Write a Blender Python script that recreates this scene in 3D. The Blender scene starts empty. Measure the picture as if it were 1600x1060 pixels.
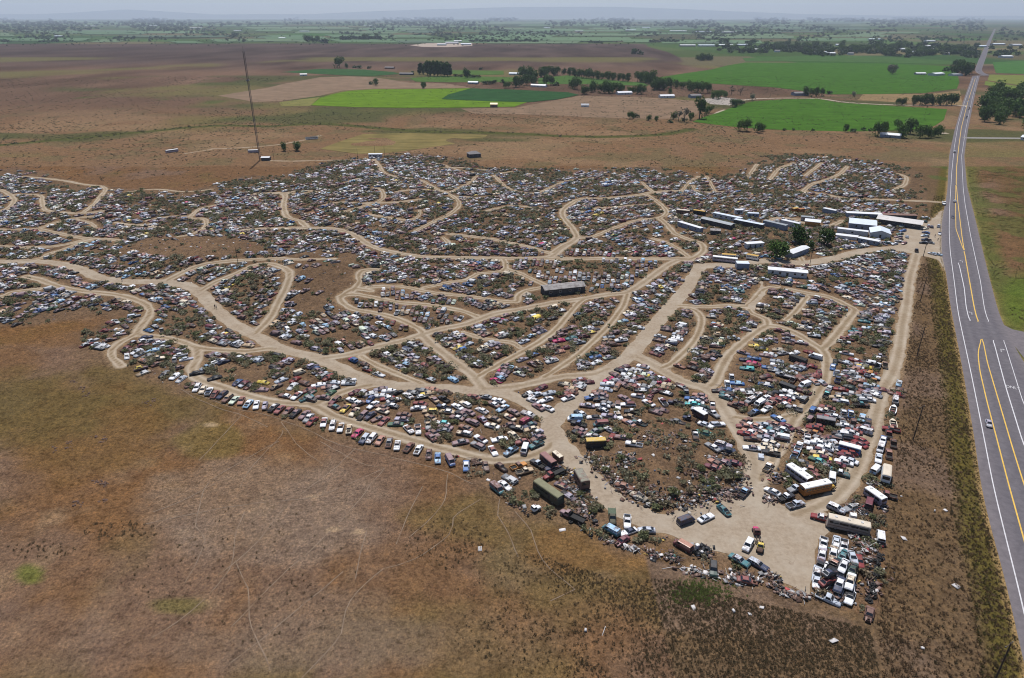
import bpy, math, random
import numpy as np
R = math.radians
scene = bpy.context.scene
# ---------------------------------------------------------------- camera, sky, sun, exposure
CAM_H, PITCH, FPX = 110.0, R(25.3), 1067.0
cd = bpy.data.cameras.new('camera')
cam = bpy.data.objects.new('camera', cd)
scene.collection.objects.link(cam)
cam.location = (0, 0, CAM_H)
cam.rotation_euler = (math.pi/2 - PITCH, 0, 0)
cd.sensor_width = 36.0
cd.lens = FPX/1600*36.0
cd.clip_start, cd.clip_end = 1.0, 90000.0
scene.camera = cam
SUN_EL, SUN_AZ = R(66), R(-7)          # azimuth measured from +Y towards +X
w = bpy.data.worlds.new('World'); scene.world = w; w.use_nodes = True
nt = w.node_tree
sky = nt.nodes.new('ShaderNodeTexSky'); sky.sky_type = 'NISHITA'; sky.sun_disc = False
sky.sun_elevation = SUN_EL; sky.sun_rotation = SUN_AZ; sky.dust_density = 1.0; sky.ozone_density = 2.0; sky.altitude = 1200
bgn = nt.nodes['Background']; bgn.inputs['Strength'].default_value = 0.082
nt.links.new(sky.outputs[0], bgn.inputs[0])
sl = bpy.data.lights.new('sun', 'SUN'); sl.energy = 5.0; sl.angle = R(0.5); sl.color = (1.0, 0.96, 0.91)
sun = bpy.data.objects.new('sun', sl); scene.collection.objects.link(sun)
sun.location = (0, 200, 300)
sun.rotation_euler = (math.pi/2 - SUN_EL, 0, math.pi - SUN_AZ)
scene.view_settings.view_transform = 'Standard'
scene.view_settings.look = 'None'
scene.view_settings.gamma = 1.0
scene.view_settings.exposure = 0.14
scene.cycles.use_denoising = True
scene.cycles.max_bounces = 5
scene.cycles.filter_width = 1.1
scene.cycles.volume_bounces = 0

rng = np.random.default_rng(7)
rnd = random.Random(5)
C = scene.collection

# ---------------------------------------------------------------- numeric helpers
def _hash(ix, iy, seed):
    h = (ix.astype(np.int64)*374761393 + iy.astype(np.int64)*668265263 + seed*974634777) & 0xffffffff
    h = ((h ^ (h >> 13))*1274126177) & 0xffffffff
    return ((h ^ (h >> 16)) & 0xffff)/65535.0
def vnoise(x, y, s, seed=0):
    x = np.asarray(x, float)/s; y = np.asarray(y, float)/s
    ix = np.floor(x); iy = np.floor(y); fx = x-ix; fy = y-iy
    fx = fx*fx*(3-2*fx); fy = fy*fy*(3-2*fy)
    a = _hash(ix, iy, seed); b = _hash(ix+1, iy, seed); c = _hash(ix, iy+1, seed); d = _hash(ix+1, iy+1, seed)
    return (a*(1-fx)+b*fx)*(1-fy) + (c*(1-fx)+d*fx)*fy
def fbm(x, y, s, seed=0, o=3):
    t = 0; a = 1; n = 0
    for i in range(o):
        t = t + a*vnoise(x, y, s/2**i, seed+i*17); n += a; a *= .5
    return t/n
def sstep(a, b, x):
    t = np.clip((np.asarray(x, float)-a)/(b-a), 0, 1)
    return t*t*(3-2*t)
cp, sp = math.cos(PITCH), math.sin(PITCH)
def flat(px, py, z=0.0):
    u = (np.asarray(px, float)-800)/FPX; v = (530-np.asarray(py, float))/FPX
    dy = cp + sp*v; dz = -sp + cp*v
    t = (z-CAM_H)/dz
    return u*t, dy*t
def to_px(x, y, z):
    d = np.asarray(y)*cp - (np.asarray(z)-CAM_H)*sp
    return 800+FPX*np.asarray(x)/d, 530-FPX*(np.asarray(y)*sp+(np.asarray(z)-CAM_H)*cp)/d
_HE = np.array([flat(a, b) for a, b in ((1640, 1200), (1592, 1006), (1541, 802), (1502, 566), (1471, 400), (1471, 350), (1483, 244), (1504, 161), (1536, 79))])
MOUNDS = [(*flat(1062, 705), 15, 2.6), (*flat(500, 432), 26, 4.0), (*flat(325, 388), 40, 5.0), (*flat(390, 440), 14, 1.5), (*flat(560, 300), 60, 4), (*flat(750, 330), 45, 3), (*flat(180, 320), 50, 3)]
def height(x, y):
    x = np.asarray(x, float); y = np.asarray(y, float)
    wgt = sstep(70, 120, y)*(1-sstep(640, 900, y))*sstep(16, 42, np.interp(y, _HE[:, 1], _HE[:, 0])-x)
    h = 1.1*(fbm(x, y, 46, 3, 3)-.5)
    for mx, my, r, a in MOUNDS:
        h = h + a*np.exp(-((x-mx)**2+(y-my)**2)/(r*r))
    return h*wgt
def at(px, py, dz=0.0):
    x, y = flat(px, py, dz)
    for _ in range(3):
        x, y = flat(px, py, dz+height(x, y))
    return x, y
def P3(px, py):
    x, y = at(px, py)
    return float(x), float(y), float(height(x, y))
def pts(s, ox=0.0, oy=0.0, k=1.0):
    out = []
    for t in s.split():
        a, b = t.split(',')
        out.append((ox+float(a)/k, oy+float(b)/k))
    return out
def inpoly(x, y, poly):
    x = np.asarray(x, float); y = np.asarray(y, float)
    c = np.zeros(np.broadcast(x, y).shape, bool)
    n = len(poly)
    for i in range(n):
        x1, y1 = poly[i]; x2, y2 = poly[(i+1) % n]
        if y1 == y2: continue
        k = ((y1 > y) != (y2 > y)) & (x < (x2-x1)*(y-y1)/(y2-y1)+x1)
        c ^= k
    return c
def segdist(x, y, a, b):
    dx, dy = b[0]-a[0], b[1]-a[1]
    L = dx*dx+dy*dy+1e-9
    t = np.clip(((x-a[0])*dx+(y-a[1])*dy)/L, 0, 1)
    return np.hypot(x-a[0]-t*dx, y-a[1]-t*dy)
def gpoly(s, *a):
    return [tuple(map(float, at(px, py))) for px, py in pts(s, *a)]

taken = {}
def fkey(x_, y_): return (int(x_//3), int(y_//3))
def take(x_, y_, r_): taken.setdefault(fkey(x_, y_), []).append((x_, y_, r_))
def clear(x_, y_, r_):
    kx, ky = fkey(x_, y_)
    for i in range(kx-2, kx+3):
        for j in range(ky-2, ky+3):
            for q in taken.get((i, j), ()):
                if (q[0]-x_)**2+(q[1]-y_)**2 < max(0, q[2]+r_)**2: return False
    return True

# ---------------------------------------------------------------- object helpers
def link(o, parent=None):
    C.objects.link(o)
    if parent is not None: o.parent = parent
    return o
def tag(o, label=None, cat=None, group=None, kind=None):
    if label: o['label'] = label
    if cat: o['category'] = cat
    if group: o['group'] = group
    if kind: o['kind'] = kind
    return o
def mesh_of(name, V, F, mats, idx=None, smooth=False):
    me = bpy.data.meshes.new(name)
    me.from_pydata([tuple(map(float, v)) for v in V], [], [tuple(map(int, f)) for f in F])
    for m in mats: me.materials.append(m)
    if idx is not None: me.polygons.foreach_set('material_index', np.asarray(idx, np.int32))
    if smooth: me.polygons.foreach_set('use_smooth', np.ones(len(me.polygons), bool))
    me.update()
    return me
def obj(name, me, parent=None, loc=None, rot=0.0, scl=None):
    o = bpy.data.objects.new(name, me)
    if loc is not None: o.location = loc
    if rot: o.rotation_euler = (0, 0, rot)
    if scl is not None: o.scale = scl if hasattr(scl, '__len__') else (scl,)*3
    return link(o, parent)
def empty(name, loc, rot=0.0):
    o = bpy.data.objects.new(name, None); o.empty_display_size = .3
    o.location = loc; o.rotation_euler = (0, 0, rot)
    return link(o)
def bigmesh(name, V, F, mat, col=None, vcol=None, attrs=None, smooth=False):
    """V (n,3); F (m,3|4) all the same size; col (m,3) a colour for each face; vcol (n,3) for each vertex"""
    V = np.ascontiguousarray(V, np.float32); F = np.ascontiguousarray(F, np.int32)
    me = bpy.data.meshes.new(name); k = F.shape[1]
    me.vertices.add(len(V)); me.vertices.foreach_set('co', V.ravel())
    me.loops.add(F.size); me.loops.foreach_set('vertex_index', F.ravel())
    me.polygons.add(len(F)); me.polygons.foreach_set('loop_start', np.arange(0, F.size, k, dtype=np.int32))
    if smooth: me.polygons.foreach_set('use_smooth', np.ones(len(F), bool))
    if col is not None:
        a = me.attributes.new('Col', 'FLOAT_COLOR', 'CORNER')
        c = np.ones((len(F), k, 4), np.float32); c[:, :, :3] = np.asarray(col, np.float32)[:, None, :]
        a.data.foreach_set('color', c.ravel())
    if vcol is not None:
        a = me.attributes.new('Col', 'FLOAT_COLOR', 'POINT')
        c = np.ones((len(V), 4), np.float32); c[:, :3] = vcol
        a.data.foreach_set('color', c.ravel())
    for nme, arr in (attrs or {}).items():
        a = me.attributes.new(nme, 'FLOAT', 'POINT'); a.data.foreach_set('value', np.asarray(arr, np.float32).ravel())
    me.materials.append(mat); me.update(calc_edges=True); me.validate()
    return me
class Geo:
    """collects boxes, quads and tubes for one mesh"""
    def __init__(s): s.V = []; s.F = []; s.I = []
    def add(s, V, F, i=0):
        b = len(s.V); s.V += [tuple(v) for v in V]; s.F += [tuple(b+k for k in f) for f in F]; s.I += [i]*len(F)
        return s
    def box(s, x0, x1, y0, y1, z0, z1, i=0, tx=0, ty=0):
        V = [(x0, y0, z0), (x1, y0, z0), (x1, y1, z0), (x0, y1, z0), (x0+tx, y0+ty, z1), (x1-tx, y0+ty, z1), (x1-tx, y1-ty, z1), (x0+tx, y1-ty, z1)]
        return s.add(V, [(3, 2, 1, 0), (4, 5, 6, 7), (0, 1, 5, 4), (1, 2, 6, 5), (2, 3, 7, 6), (3, 0, 4, 7)], i)
    def tube(s, a, b, r, n=8, i=0, r2=None):
        a = np.array(a, float); b = np.array(b, float); d = b-a; L = np.linalg.norm(d); d /= L
        u = np.cross(d, (0, 0, 1) if abs(d[2]) < .9 else (1, 0, 0)); u /= np.linalg.norm(u); v = np.cross(d, u)
        r2 = r if r2 is None else r2
        V = [a+r*(math.cos(2*math.pi*k/n)*u+math.sin(2*math.pi*k/n)*v) for k in range(n)] + [b+r2*(math.cos(2*math.pi*k/n)*u+math.sin(2*math.pi*k/n)*v) for k in range(n)]
        F = [(k, (k+1) % n, n+(k+1) % n, n+k) for k in range(n)] + [tuple(range(n))[::-1], tuple(range(n, 2*n))]
        return s.add(V, F, i)
    def mesh(s, name, mats, smooth=False):
        return mesh_of(name, s.V, s.F, mats if isinstance(mats, (list, tuple)) else [mats], s.I, smooth)

# ---------------------------------------------------------------- materials
def lin(r, g, b):
    f = lambda c: ((c/255+.055)/1.055)**2.4 if c > 10 else c/3294.6
    return (f(r), f(g), f(b))
def newmat(name, rough=.6, metal=0.0, spec=.5):
    m = bpy.data.materials.new(name); m.use_nodes = True
    b = m.node_tree.nodes['Principled BSDF']
    b.inputs['Roughness'].default_value = rough; b.inputs['Metallic'].default_value = metal
    b.inputs['Specular IOR Level'].default_value = spec
    return m, m.node_tree, b
def noise_node(nt, scale, detail=4, rough=.6, vec=None, dim='3D'):
    n = nt.nodes.new('ShaderNodeTexNoise'); n.inputs['Scale'].default_value = scale
    n.inputs['Detail'].default_value = detail; n.inputs['Roughness'].default_value = rough
    if vec is not None: nt.links.new(vec, n.inputs['Vector'])
    return n
def ramp(nt, fac, stops):
    r = nt.nodes.new('ShaderNodeValToRGB'); e = r.color_ramp.elements
    while len(e) < len(stops): e.new(.5)
    for k, (p, c) in enumerate(stops):
        e[k].position = p; e[k].color = (*c, 1) if len(c) == 3 else c
    nt.links.new(fac, r.inputs[0]); return r
def mixc(nt, mode, fac, a, b):
    m = nt.nodes.new('ShaderNodeMix'); m.data_type = 'RGBA'; m.blend_type = mode
    for sock, v in ((m.inputs[0], fac), (m.inputs[6], a), (m.inputs[7], b)):
        if hasattr(v, 'is_linked'): nt.links.new(v, sock)
        elif isinstance(v, (int, float)): sock.default_value = v
        else: sock.default_value = (*v, 1)
    return m.outputs[2]
def pos_vec(nt, objspace=True):
    if objspace:
        t = nt.nodes.new('ShaderNodeTexCoord'); oi = nt.nodes.new('ShaderNodeObjectInfo')
        a = nt.nodes.new('ShaderNodeVectorMath'); a.operation = 'ADD'
        s = nt.nodes.new('ShaderNodeMath'); s.operation = 'MULTIPLY'; s.inputs[1].default_value = 37.0
        nt.links.new(oi.outputs['Random'], s.inputs[0])
        nt.links.new(t.outputs['Object'], a.inputs[0]); nt.links.new(s.outputs[0], a.inputs[1])
        return a.outputs[0]
    return nt.nodes.new('ShaderNodeNewGeometry').outputs['Position']
def bump(nt, b, h, strength, dist):
    n = nt.nodes.new('ShaderNodeBump'); n.inputs['Strength'].default_value = strength; n.inputs['Distance'].default_value = dist
    nt.links.new(h, n.inputs['Height']); nt.links.new(n.outputs[0], b.inputs['Normal'])
_mc = {}
def plain(name, col, rough=.7, metal=0.0, var=.25, scale=2.0, spec=.4, dirt=None, dirtamt=.45, bumpd=0):
    """weathered plain colour: blotchy brightness, optional dirt or rust patches"""
    if name in _mc: return _mc[name]
    m, nt, b = newmat(name, rough, metal, spec)
    v = pos_vec(nt)
    n = noise_node(nt, scale, 5, .65, v)
    dk = tuple(c*(1-var) for c in col); lt = tuple(min(1, c*(1+var*.6)) for c in col)
    c = ramp(nt, n.outputs[0], [(.3, dk), (.7, lt)]).outputs[0]
    if dirt is not None:
        n2 = noise_node(nt, scale*.6, 6, .7, v)
        f = ramp(nt, n2.outputs[0], [(1-dirtamt-.06, (0, 0, 0)), (1-dirtamt+.1, (1, 1, 1))]).outputs[0]
        c = mixc(nt, 'MIX', f, c, dirt)
    nt.links.new(c, b.inputs['Base Color'])
    if bumpd: bump(nt, b, n.outputs[0], .6, bumpd)
    _mc[name] = m
    return m

def text_mesh(name, body, size, mat, bold=0.0):
    cu = bpy.data.curves.new(name, 'FONT'); cu.body = body; cu.size = size; cu.align_x = 'CENTER'; cu.align_y = 'CENTER'; cu.extrude = .003; cu.offset = bold
    o = bpy.data.objects.new(name, cu); C.objects.link(o)
    bpy.context.view_layer.update()
    me = bpy.data.meshes.new_from_object(o.evaluated_get(bpy.context.evaluated_depsgraph_get())); me.name = name
    bpy.data.objects.remove(o); bpy.data.curves.remove(cu)
    me.materials.clear(); me.materials.append(mat)
    return me
# ---------------------------------------------------------------- dirt track network (traced, metres wide)
ROADS = [
 (7.5, '1476,378 1456,382 1436,387 1416,387 1353,392 1312,402 1269,410 1235,411 1197,408 1141,414 1094,416'),
 (7, '1094,416 1078,442 1059,468 1035,494 1009,525 988,551 969,568 946,583 929,595 905,618 885,637 868,655'),
 (7.5, '868,655 860,668 868,688 882,702 900,725 920,745 940,765 965,787 990,802 1015,815 1050,822'),
 (6.5, '868,655 848,643 820,628 790,616 770,611 745,612 717,609 665,605 599,601 567,593 533,576 506,564 485,556 457,551 424,539 391,521 364,506 339,485 330,477 311,456 288,446 256,441 210,441 160,436 128,422 102,414 64,409 32,409 0,409 -60,406'),
 (5, '311,456 337,441 369,428 394,416 417,412 436,416 452,425 449,444 436,470 423,496 407,513 398,522'),
 (5, '256,441 282,428 308,416 346,409 378,407 417,405 440,404 470,406 520,405'),
 (4.5, '-40,412 40,407 64,404 74,398 106,388 135,377 167,374 190,377'),
 (4, '-40,384 0,385 42,387 87,385 112,380 140,373'), (4, '-40,357 0,359 58,358 80,350 112,342 150,338'), (3.5, '112,342 140,348 150,356'),
 (4.5, '58,358 96,366 128,372 150,374'), (4.5, '-40,296 0,297 16,305 22,313 16,323 0,331 -30,334'),
 (4, '22,304 61,305 66,316 71,329 96,332 128,334 160,330'), (3.8, '128,334 147,319 157,307 165,296 160,292'), (4, '160,291 135,289 96,282 58,278 30,276'),
 (3.5, '298,339 311,327 337,321'), (4, '300,342 321,343 318,358 298,367 280,370'),
 (5, '400,303 443,303 443,322 449,339 468,345 478,354 474,357'), (3.5, '443,303 470,298 500,300'),
 (4.8, '-40,462 0,465 19,457 60,452'), (4.8, '64,438 96,449 135,456 176,460 208,467 231,478 233,493 221,509 215,521 231,525 263,529 288,536 306,543 340,547 385,549 417,545 445,546'),
 (5, '40,432 64,438'), (4.5, '215,521 198,530 180,541 173,554 190,572'),
 (5, '306,543 309,560 301,573 303,587 317,596 347,605 375,615 416,626 457,631 488,631 501,628 520,619 549,608 580,602'),
 (5, '484,632 501,638 520,649 559,662 612,678 665,694 704,704 744,715 770,719 797,718 823,715 844,707 858,698 866,685'),
 (5.5, '756,609 744,593 739,586 718,571 691,551 670,534 660,523'), (5.5, '660,523 628,533 586,543 546,554 506,560'),
 (5.5, '660,523 691,514 731,506 765,493 785,488 817,483 865,473 906,468 953,460 977,458 993,450 1020,431 1041,416 1059,407 1080,406'),
 (4.5, '660,520 654,514 628,501 599,492 559,485 545,480 534,472 533,464 551,460 580,464 624,473 672,477 721,486 746,495'),
 (4.2, '531,464 545,455 557,451 580,455'), (4.2, '551,455 562,440 560,432 567,423 590,421'), (4.2, '575,449 624,447 656,454 688,459 737,464 778,470 807,472 809,464 820,455 850,449'),
 (4, '663,450 704,441 730,438 746,428 785,424 790,412 786,405'), (4, '790,420 814,428 842,441 856,448'),
 (5.5, '380,360 400,358 440,357 470,356 522,358 551,366 567,377 586,387 608,393 656,401 721,403 785,404 833,404 862,401 875,390 893,379 901,372'),
 (5, '833,404 880,405 946,404 1025,405 1072,404'), (5, '864,395 880,384 901,373 893,355 880,339 880,328 893,318 909,311 951,310 991,306 1012,302 1040,299 1067,299'),
 (4.2, '901,372 927,370 951,360 977,350 1004,343 1030,341 1042,333 1036,323 1022,312 1009,304'),
 (5, '1030,341 1043,352 1054,365 1078,375 1096,381 1099,392 1087,402 1075,406'), (4, '1075,401 1046,381 1020,373'),
 (4, '474,352 467,345'), (4, '446,303 480,302'), (3.8, '540,330 580,319 599,310 596,297 585,294'), (3.6, '560,318 624,316 660,311'),
 (4, '650,361 672,349 695,339 714,326 717,316 701,303 679,294 656,282 605,273 592,258 584,249'), (3.6, '772,274 788,290 807,300 840,303'),
 (3.6, '692,371 701,380'), (4.2, '700,366 730,369 769,374 817,384 859,396'), (3.6, '640,270 700,262 760,266'), (3.6, '1003,285 1020,300 1030,302'), (3.4, '1082,290 1092,300 1130,300'),
 (4, '1169,277 1183,257'), (4, '1203,281 1217,264 1240,255'), (4, '1255,299 1269,288 1289,282 1312,272 1324,260'), (3.6, '1258,275 1284,255'), (4, '1399,296 1413,289 1416,277 1404,272'),
 (4.5, '1255,300 1284,303 1318,310 1370,312 1450,315 1476,317'),
 (5.5, '1434,392 1428,413 1422,433 1416,479 1410,509 1404,552 1393,586 1379,609 1370,641 1358,681 1344,719 1330,747 1305,776 1276,793 1240,805'),
 (6, '975,562 993,557 1020,570 1041,583 1067,596 1104,607 1120,622 1138,649 1157,678 1173,707 1180,733 1174,757 1170,780'),
 (5, '1110,603 1117,598 1125,580 1138,556 1157,538 1178,522 1199,509 1226,514 1249,524 1269,537 1284,546 1292,560 1290,589 1275,618 1255,641 1240,655 1226,687 1212,710 1198,733 1188,750'),
 (4.2, '1140,650 1175,656 1215,654 1240,648'), (5, '1284,546 1295,537 1312,517 1327,497 1336,485 1324,478 1295,464 1264,459 1230,452'), (3.8, '1228,500 1242,488 1261,464'),
 (4.6, '1050,478 1072,478 1104,480 1140,478 1166,479 1181,466 1194,452 1215,448'), (4.2, '1170,484 1175,490 1197,499 1199,509'),
 (4.2, '1075,482 1086,485 1096,496 1094,514 1083,535 1065,554 1046,570 1030,576'), (5.5, '756,608 800,605 840,597 880,588 930,585 969,568'),
 (4, '850,590 893,562 927,533 951,509 967,488 975,476 980,460'), (4.2, '744,590 784,567 823,546 863,520 887,493 901,476 912,468'), (3.4, '723,519 757,530 797,535 812,543'), (3.8, '564,557 591,572 625,586 660,600'),
 (4, '1240,345 1290,354 1316,345'), (4, '1190,352 1215,341 1260,344'), (4, '1255,410 1247,398 1228,384'),
 (3.6, '330,233 380,231 430,227 480,218 500,212'), (3, '290,240 330,234'), (3.2, '540,286 563,279 592,275'), (3.2, '745,275 735,285 721,292 705,300'), (3.4, '690,257 713,265 741,270 780,271 800,268'), (3.2, '716,307 744,309 775,307'), (3.2, '576,335 618,342 642,344 655,337 656,329'), (3.4, '842,302 865,291 886,283 930,278'), (3.4, '1067,297 1078,284 1092,276'), (3.2, '1104,276 1117,299'), (3, '200,300 240,296 290,300 330,296'), (3, '230,345 270,338 300,340'), (3, '500,322 530,316 560,318'), (3, '760,330 800,322 850,326'), (3, '930,326 980,322 1010,320'), (3, '180,348 210,352 240,350'), (3, '620,300 650,296 676,298'),
 (3.2, '410,251 460,252 560,250'),
]
LOTS = [gpoly('1040,830 1012,812 1062,796 1130,774 1165,752 1198,762 1205,778 1236,806 1296,800 1290,812 1300,830 1276,842 1266,912 1262,930 1216,910 1190,880 1140,868 1068,846'),
        gpoly('1396,372 1420,356 1452,346 1470,330 1484,326 1488,420 1478,424 1464,405 1430,398 1398,392'), gpoly('1190,440 1183,460 1160,478 1178,484 1198,460')]

# ---------------------------------------------------------------- ground grid
def steps(a, b, s0, s1):
    out = [a]; 
    while out[-1] < b: out.append(out[-1]+s0+(s1-s0)*(out[-1]-a)/(b-a))
    return out
Fs = list(np.arange(-120, 84, 8.0)) + steps(84, 800, .75, 1.7)
while Fs[-1] < 30000: Fs.append(Fs[-1]*1.022+1)
Fs = np.array(Fs)
Xc = np.concatenate([np.arange(-620, -100, 1.35), np.arange(-100, 190, .8), np.arange(190, 560, 1.5)])
ext = [10.0]
while ext[-1] < 30000: ext.append(ext[-1]*1.13+6)
ext = np.array(ext)
Xs = np.concatenate([(Xc[0]-ext)[::-1], Xc, Xc[-1]+ext])
GX, GY = np.meshgrid(Xs, Fs)
ny, nx = GX.shape
GZ = height(GX, GY)

# signed distance to the track network (negative inside)
D = np.full((ny, nx), 99.0)
segs = []
def smooth_line(p, step=6.0):
    """Catmull-Rom through ground points"""
    p = np.array(p, float)
    if len(p) < 3: return p
    q = np.vstack([2*p[0]-p[1], p, 2*p[-1]-p[-2]]); out = []
    for i in range(1, len(q)-2):
        n = max(2, int(np.linalg.norm(q[i+1]-q[i])/step))
        t = np.linspace(0, 1, n, endpoint=False)[:, None]
        out.append(.5*(2*q[i]+(q[i+1]-q[i-1])*t+(2*q[i-1]-5*q[i]+4*q[i+1]-q[i+2])*t*t+(3*q[i]-q[i-1]-3*q[i+1]+q[i+2])*t**3))
    return np.vstack(out+[p[-1:]])
WID = np.full((ny, nx), 2.5)
for wd, s in ROADS:
    wd *= .88
    line = smooth_line([at(px, py) for px, py in pts(s)])
    for a, b in zip(line[:-1], line[1:]):
        m = 9+wd/2
        j0, j1 = np.searchsorted(Xs, [min(a[0], b[0])-m, max(a[0], b[0])+m])
        i0, i1 = np.searchsorted(Fs, [min(a[1], b[1])-m, max(a[1], b[1])+m])
        if j1 <= j0 or i1 <= i0: continue
        sl_ = (slice(i0, i1), slice(j0, j1))
        d = segdist(GX[sl_], GY[sl_], a, b)-wd/2
        u = d < D[sl_]
        D[sl_] = np.where(u, d, D[sl_]); WID[sl_] = np.where(u, wd/2, WID[sl_])
        segs.append((a, b, wd))
for poly in LOTS:
    P = np.array(poly); m = 10
    j0, j1 = np.searchsorted(Xs, [P[:, 0].min()-m, P[:, 0].max()+m]); i0, i1 = np.searchsorted(Fs, [P[:, 1].min()-m, P[:, 1].max()+m])
    sl_ = (slice(i0, i1), slice(j0, j1)); x, y = GX[sl_], GY[sl_]
    d = np.min([segdist(x, y, P[k], P[(k+1) % len(P)]) for k in range(len(P))], axis=0)
    d = np.where(inpoly(x, y, poly), -d, d)
    u = d < D[sl_]
    D[sl_] = np.where(u, d, D[sl_]); WID[sl_] = np.where(u, 6.0, WID[sl_])
def road_dist(x, y):
    """bilinear lookup of the network distance"""
    x = np.asarray(x, float); y = np.asarray(y, float)
    j = np.clip(np.searchsorted(Xs, x)-1, 0, nx-2); i = np.clip(np.searchsorted(Fs, y)-1, 0, ny-2)
    fx = np.clip((x-Xs[j])/(Xs[j+1]-Xs[j]), 0, 1); fy = np.clip((y-Fs[i])/(Fs[i+1]-Fs[i]), 0, 1)
    return (D[i, j]*(1-fx)+D[i, j+1]*fx)*(1-fy)+(D[i+1, j]*(1-fx)+D[i+1, j+1]*fx)*fy

# ---------------------------------------------------------------- highway edges as x(F)
def edge(s, ox=0, oy=0, k=1.0):
    p = np.array([flat(a, b) for a, b in pts(s, ox, oy, k)]); p = p[np.argsort(p[:, 1])]
    return p
E_L = edge('1620,1118 1592,1006 1575,921 1541.6,802 1532,756 1522,681 1502,566 1485,478 1477,420 1471,400 1471,350 1480,300 1483,244 1491,206 1504,161 1517.5,124 1529,94 1536,79 1545.8,60 1555,42.5')
E_R = edge('1900,1118 1800,870 1722,760 1680,700 1630,610 1595,560 1568,508 1560,488 1542.5,421 1522,335 1511,292 1506.6,244 1512.5,202.5 1523,150 1532.5,112.5 1542,86 1549.5,62 1557.4,42.5')
HF = np.concatenate([np.arange(60, 1500, 2.0), np.arange(1500, 7200, 25.0)])
def along(e, F):
    x = np.interp(F, e[:, 1], e[:, 0])
    a, b = e[0], e[1]
    x = np.where(F < a[1], a[0]+(F-a[1])*(b[0]-a[0])/(b[1]-a[1]), x)
    return x
def smoothx(x, k):
    out = x.copy()
    n = len(x)
    for _ in range(k): out[1:-1] = .25*out[:-2]+.5*out[1:-1]+.25*out[2:]
    return out
XL = smoothx(along(E_L, HF), 30); XR = smoothx(along(E_R, HF), 30)
def hwy_dist(x, y):
    """signed lateral distance west of the asphalt edge (positive = outside)"""
    l = np.interp(y, HF, XL); r = np.interp(y, HF, XR)
    return np.maximum(l-x, x-r)*.84
YARD = pts('-80,262 60,268 120,288 200,296 300,298 380,276 430,276 520,250 590,246 640,238 720,246 760,262 900,264 1000,262 1070,268 1130,276 1175,252 1190,244 1260,240 1370,250 1436,268 1448,300 1448,360 1436,392 1426,440 1416,500 1404,570 1414,600 1398,690 1390,760 1384,830 1378,930 1366,966 1270,938 1140,908 1040,880 960,846 890,826 810,800 755,765 700,722 560,690 430,650 300,612 258,602 190,570 128,548 130,520 190,496 120,490 60,508 -80,512')
YG = [tuple(map(float, at(a, b))) for a, b in YARD]

# ---------------------------------------------------------------- ground colours (what grows or lies there)
def blend(c, k, m):
    m = np.asarray(m)[..., None]
    return c*(1-m)+np.array(k)*m
BROWN, RUSSET, OLIVE, GREYP, TAN = (.138, .083, .050), (.150, .080, .036), (.108, .088, .038), (.150, .106, .088), (.225, .160, .110)
gc = np.empty((ny, nx, 3)); gc[:] = BROWN
x, y = GX, GY
n1 = fbm(x, y, 70, 11, 4); n2 = fbm(x, y, 22, 12, 4); n3 = fbm(x, y, 7, 13, 3); n4 = fbm(x, y*.6, 130, 14, 3)
gc = blend(gc, RUSSET, sstep(.48, .68, n1)*.4)
gc = blend(gc, GREYP, sstep(.50, .66, fbm(x, y, 38, 15, 4))*.6)
gc = blend(gc, OLIVE, sstep(.56, .72, n2*.6+n4*.4)*.55)
gc = blend(gc, TAN, sstep(.60, .8, n3*.6+n1*.4)*.5)
PX, PYI = to_px(x, np.maximum(y, 30), 0)
iny = inpoly(x, y, YG)
i0, i1 = np.searchsorted(Fs, [50, 780]); rs = np.full(x.shape, 99.0)
for a, b_ in zip(YG, YG[1:]+YG[:1]): rs[i0:i1] = np.minimum(rs[i0:i1], segdist(x[i0:i1], y[i0:i1], a, b_))
inm = sstep(-5, 5, np.where(iny, rs, -rs)+13*(fbm(x, y, 12, 16, 3)-.5))
inc = np.array((.135, .092, .064))*(0.75+.5*n2[..., None])
gc = gc*(1-inm[..., None])+inc*inm[..., None]
def blob(cx, cy, rx, ry, k, a=1.0, seed=0):
    global gc
    q = ((PX-cx)/rx)**2+((PYI-cy)/ry)**2+1.3*(fbm(x, y, 9, 30+seed, 3)-.5)
    gc = blend(gc, k, a*(1-sstep(.35, 1.15, q))*(y > 50)*(y < 900)*(1-inm))
blob(1090, 925, 54, 30, (.085, .100, .032), .7, 1); blob(45, 898, 26, 18, (.105, .125, .030), .8, 2); blob(430, 800, 210, 95, (.195, .155, .132), .5, 3); blob(120, 650, 190, 100, (.108, .082, .036), .5, 19); blob(500, 1010, 240, 50, (.165, .128, .108), .45, 20)
blob(250, 610, 130, 70, (.105, .078, .034), .7, 4); blob(120, 680, 150, 90, (.135, .078, .034), .6, 5); blob(330, 690, 60, 30, (.12, .10, .036), .55, 6)
blob(930, 860, 130, 40, (.160, .092, .042), .55, 7); blob(60, 1000, 120, 70, GREYP, .5, 8); blob(500, 985, 160, 70, (.150, .108, .082), .5, 9); blob(760, 1000, 130, 60, (.140, .095, .062), .5, 10)
blob(60, 640, 130, 60, (.098, .076, .034), .7, 18); blob(330, 665, 16, 5, (.34, .26, .18), .8, 11); blob(520, 828, 14, 4, (.36, .27, .19), .7, 12); blob(560, 832, 10, 4, (.36, .27, .19), .7, 13); blob(487, 777, 10, 3, (.36, .27, .19), .6, 14)
blob(60, 520, 120, 26, (.150, .082, .034), .5, 15); blob(1000, 870, 60, 16, (.2, .115, .045), .6, 16); blob(280, 945, 60, 16, (.10, .098, .03), .6, 17)
hd = hwy_dist(x, y)
gc = gc*np.array([.88, .87, .85])
side = x > np.interp(y, HF, (XL+XR)/2)
near = (y < 640)
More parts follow.
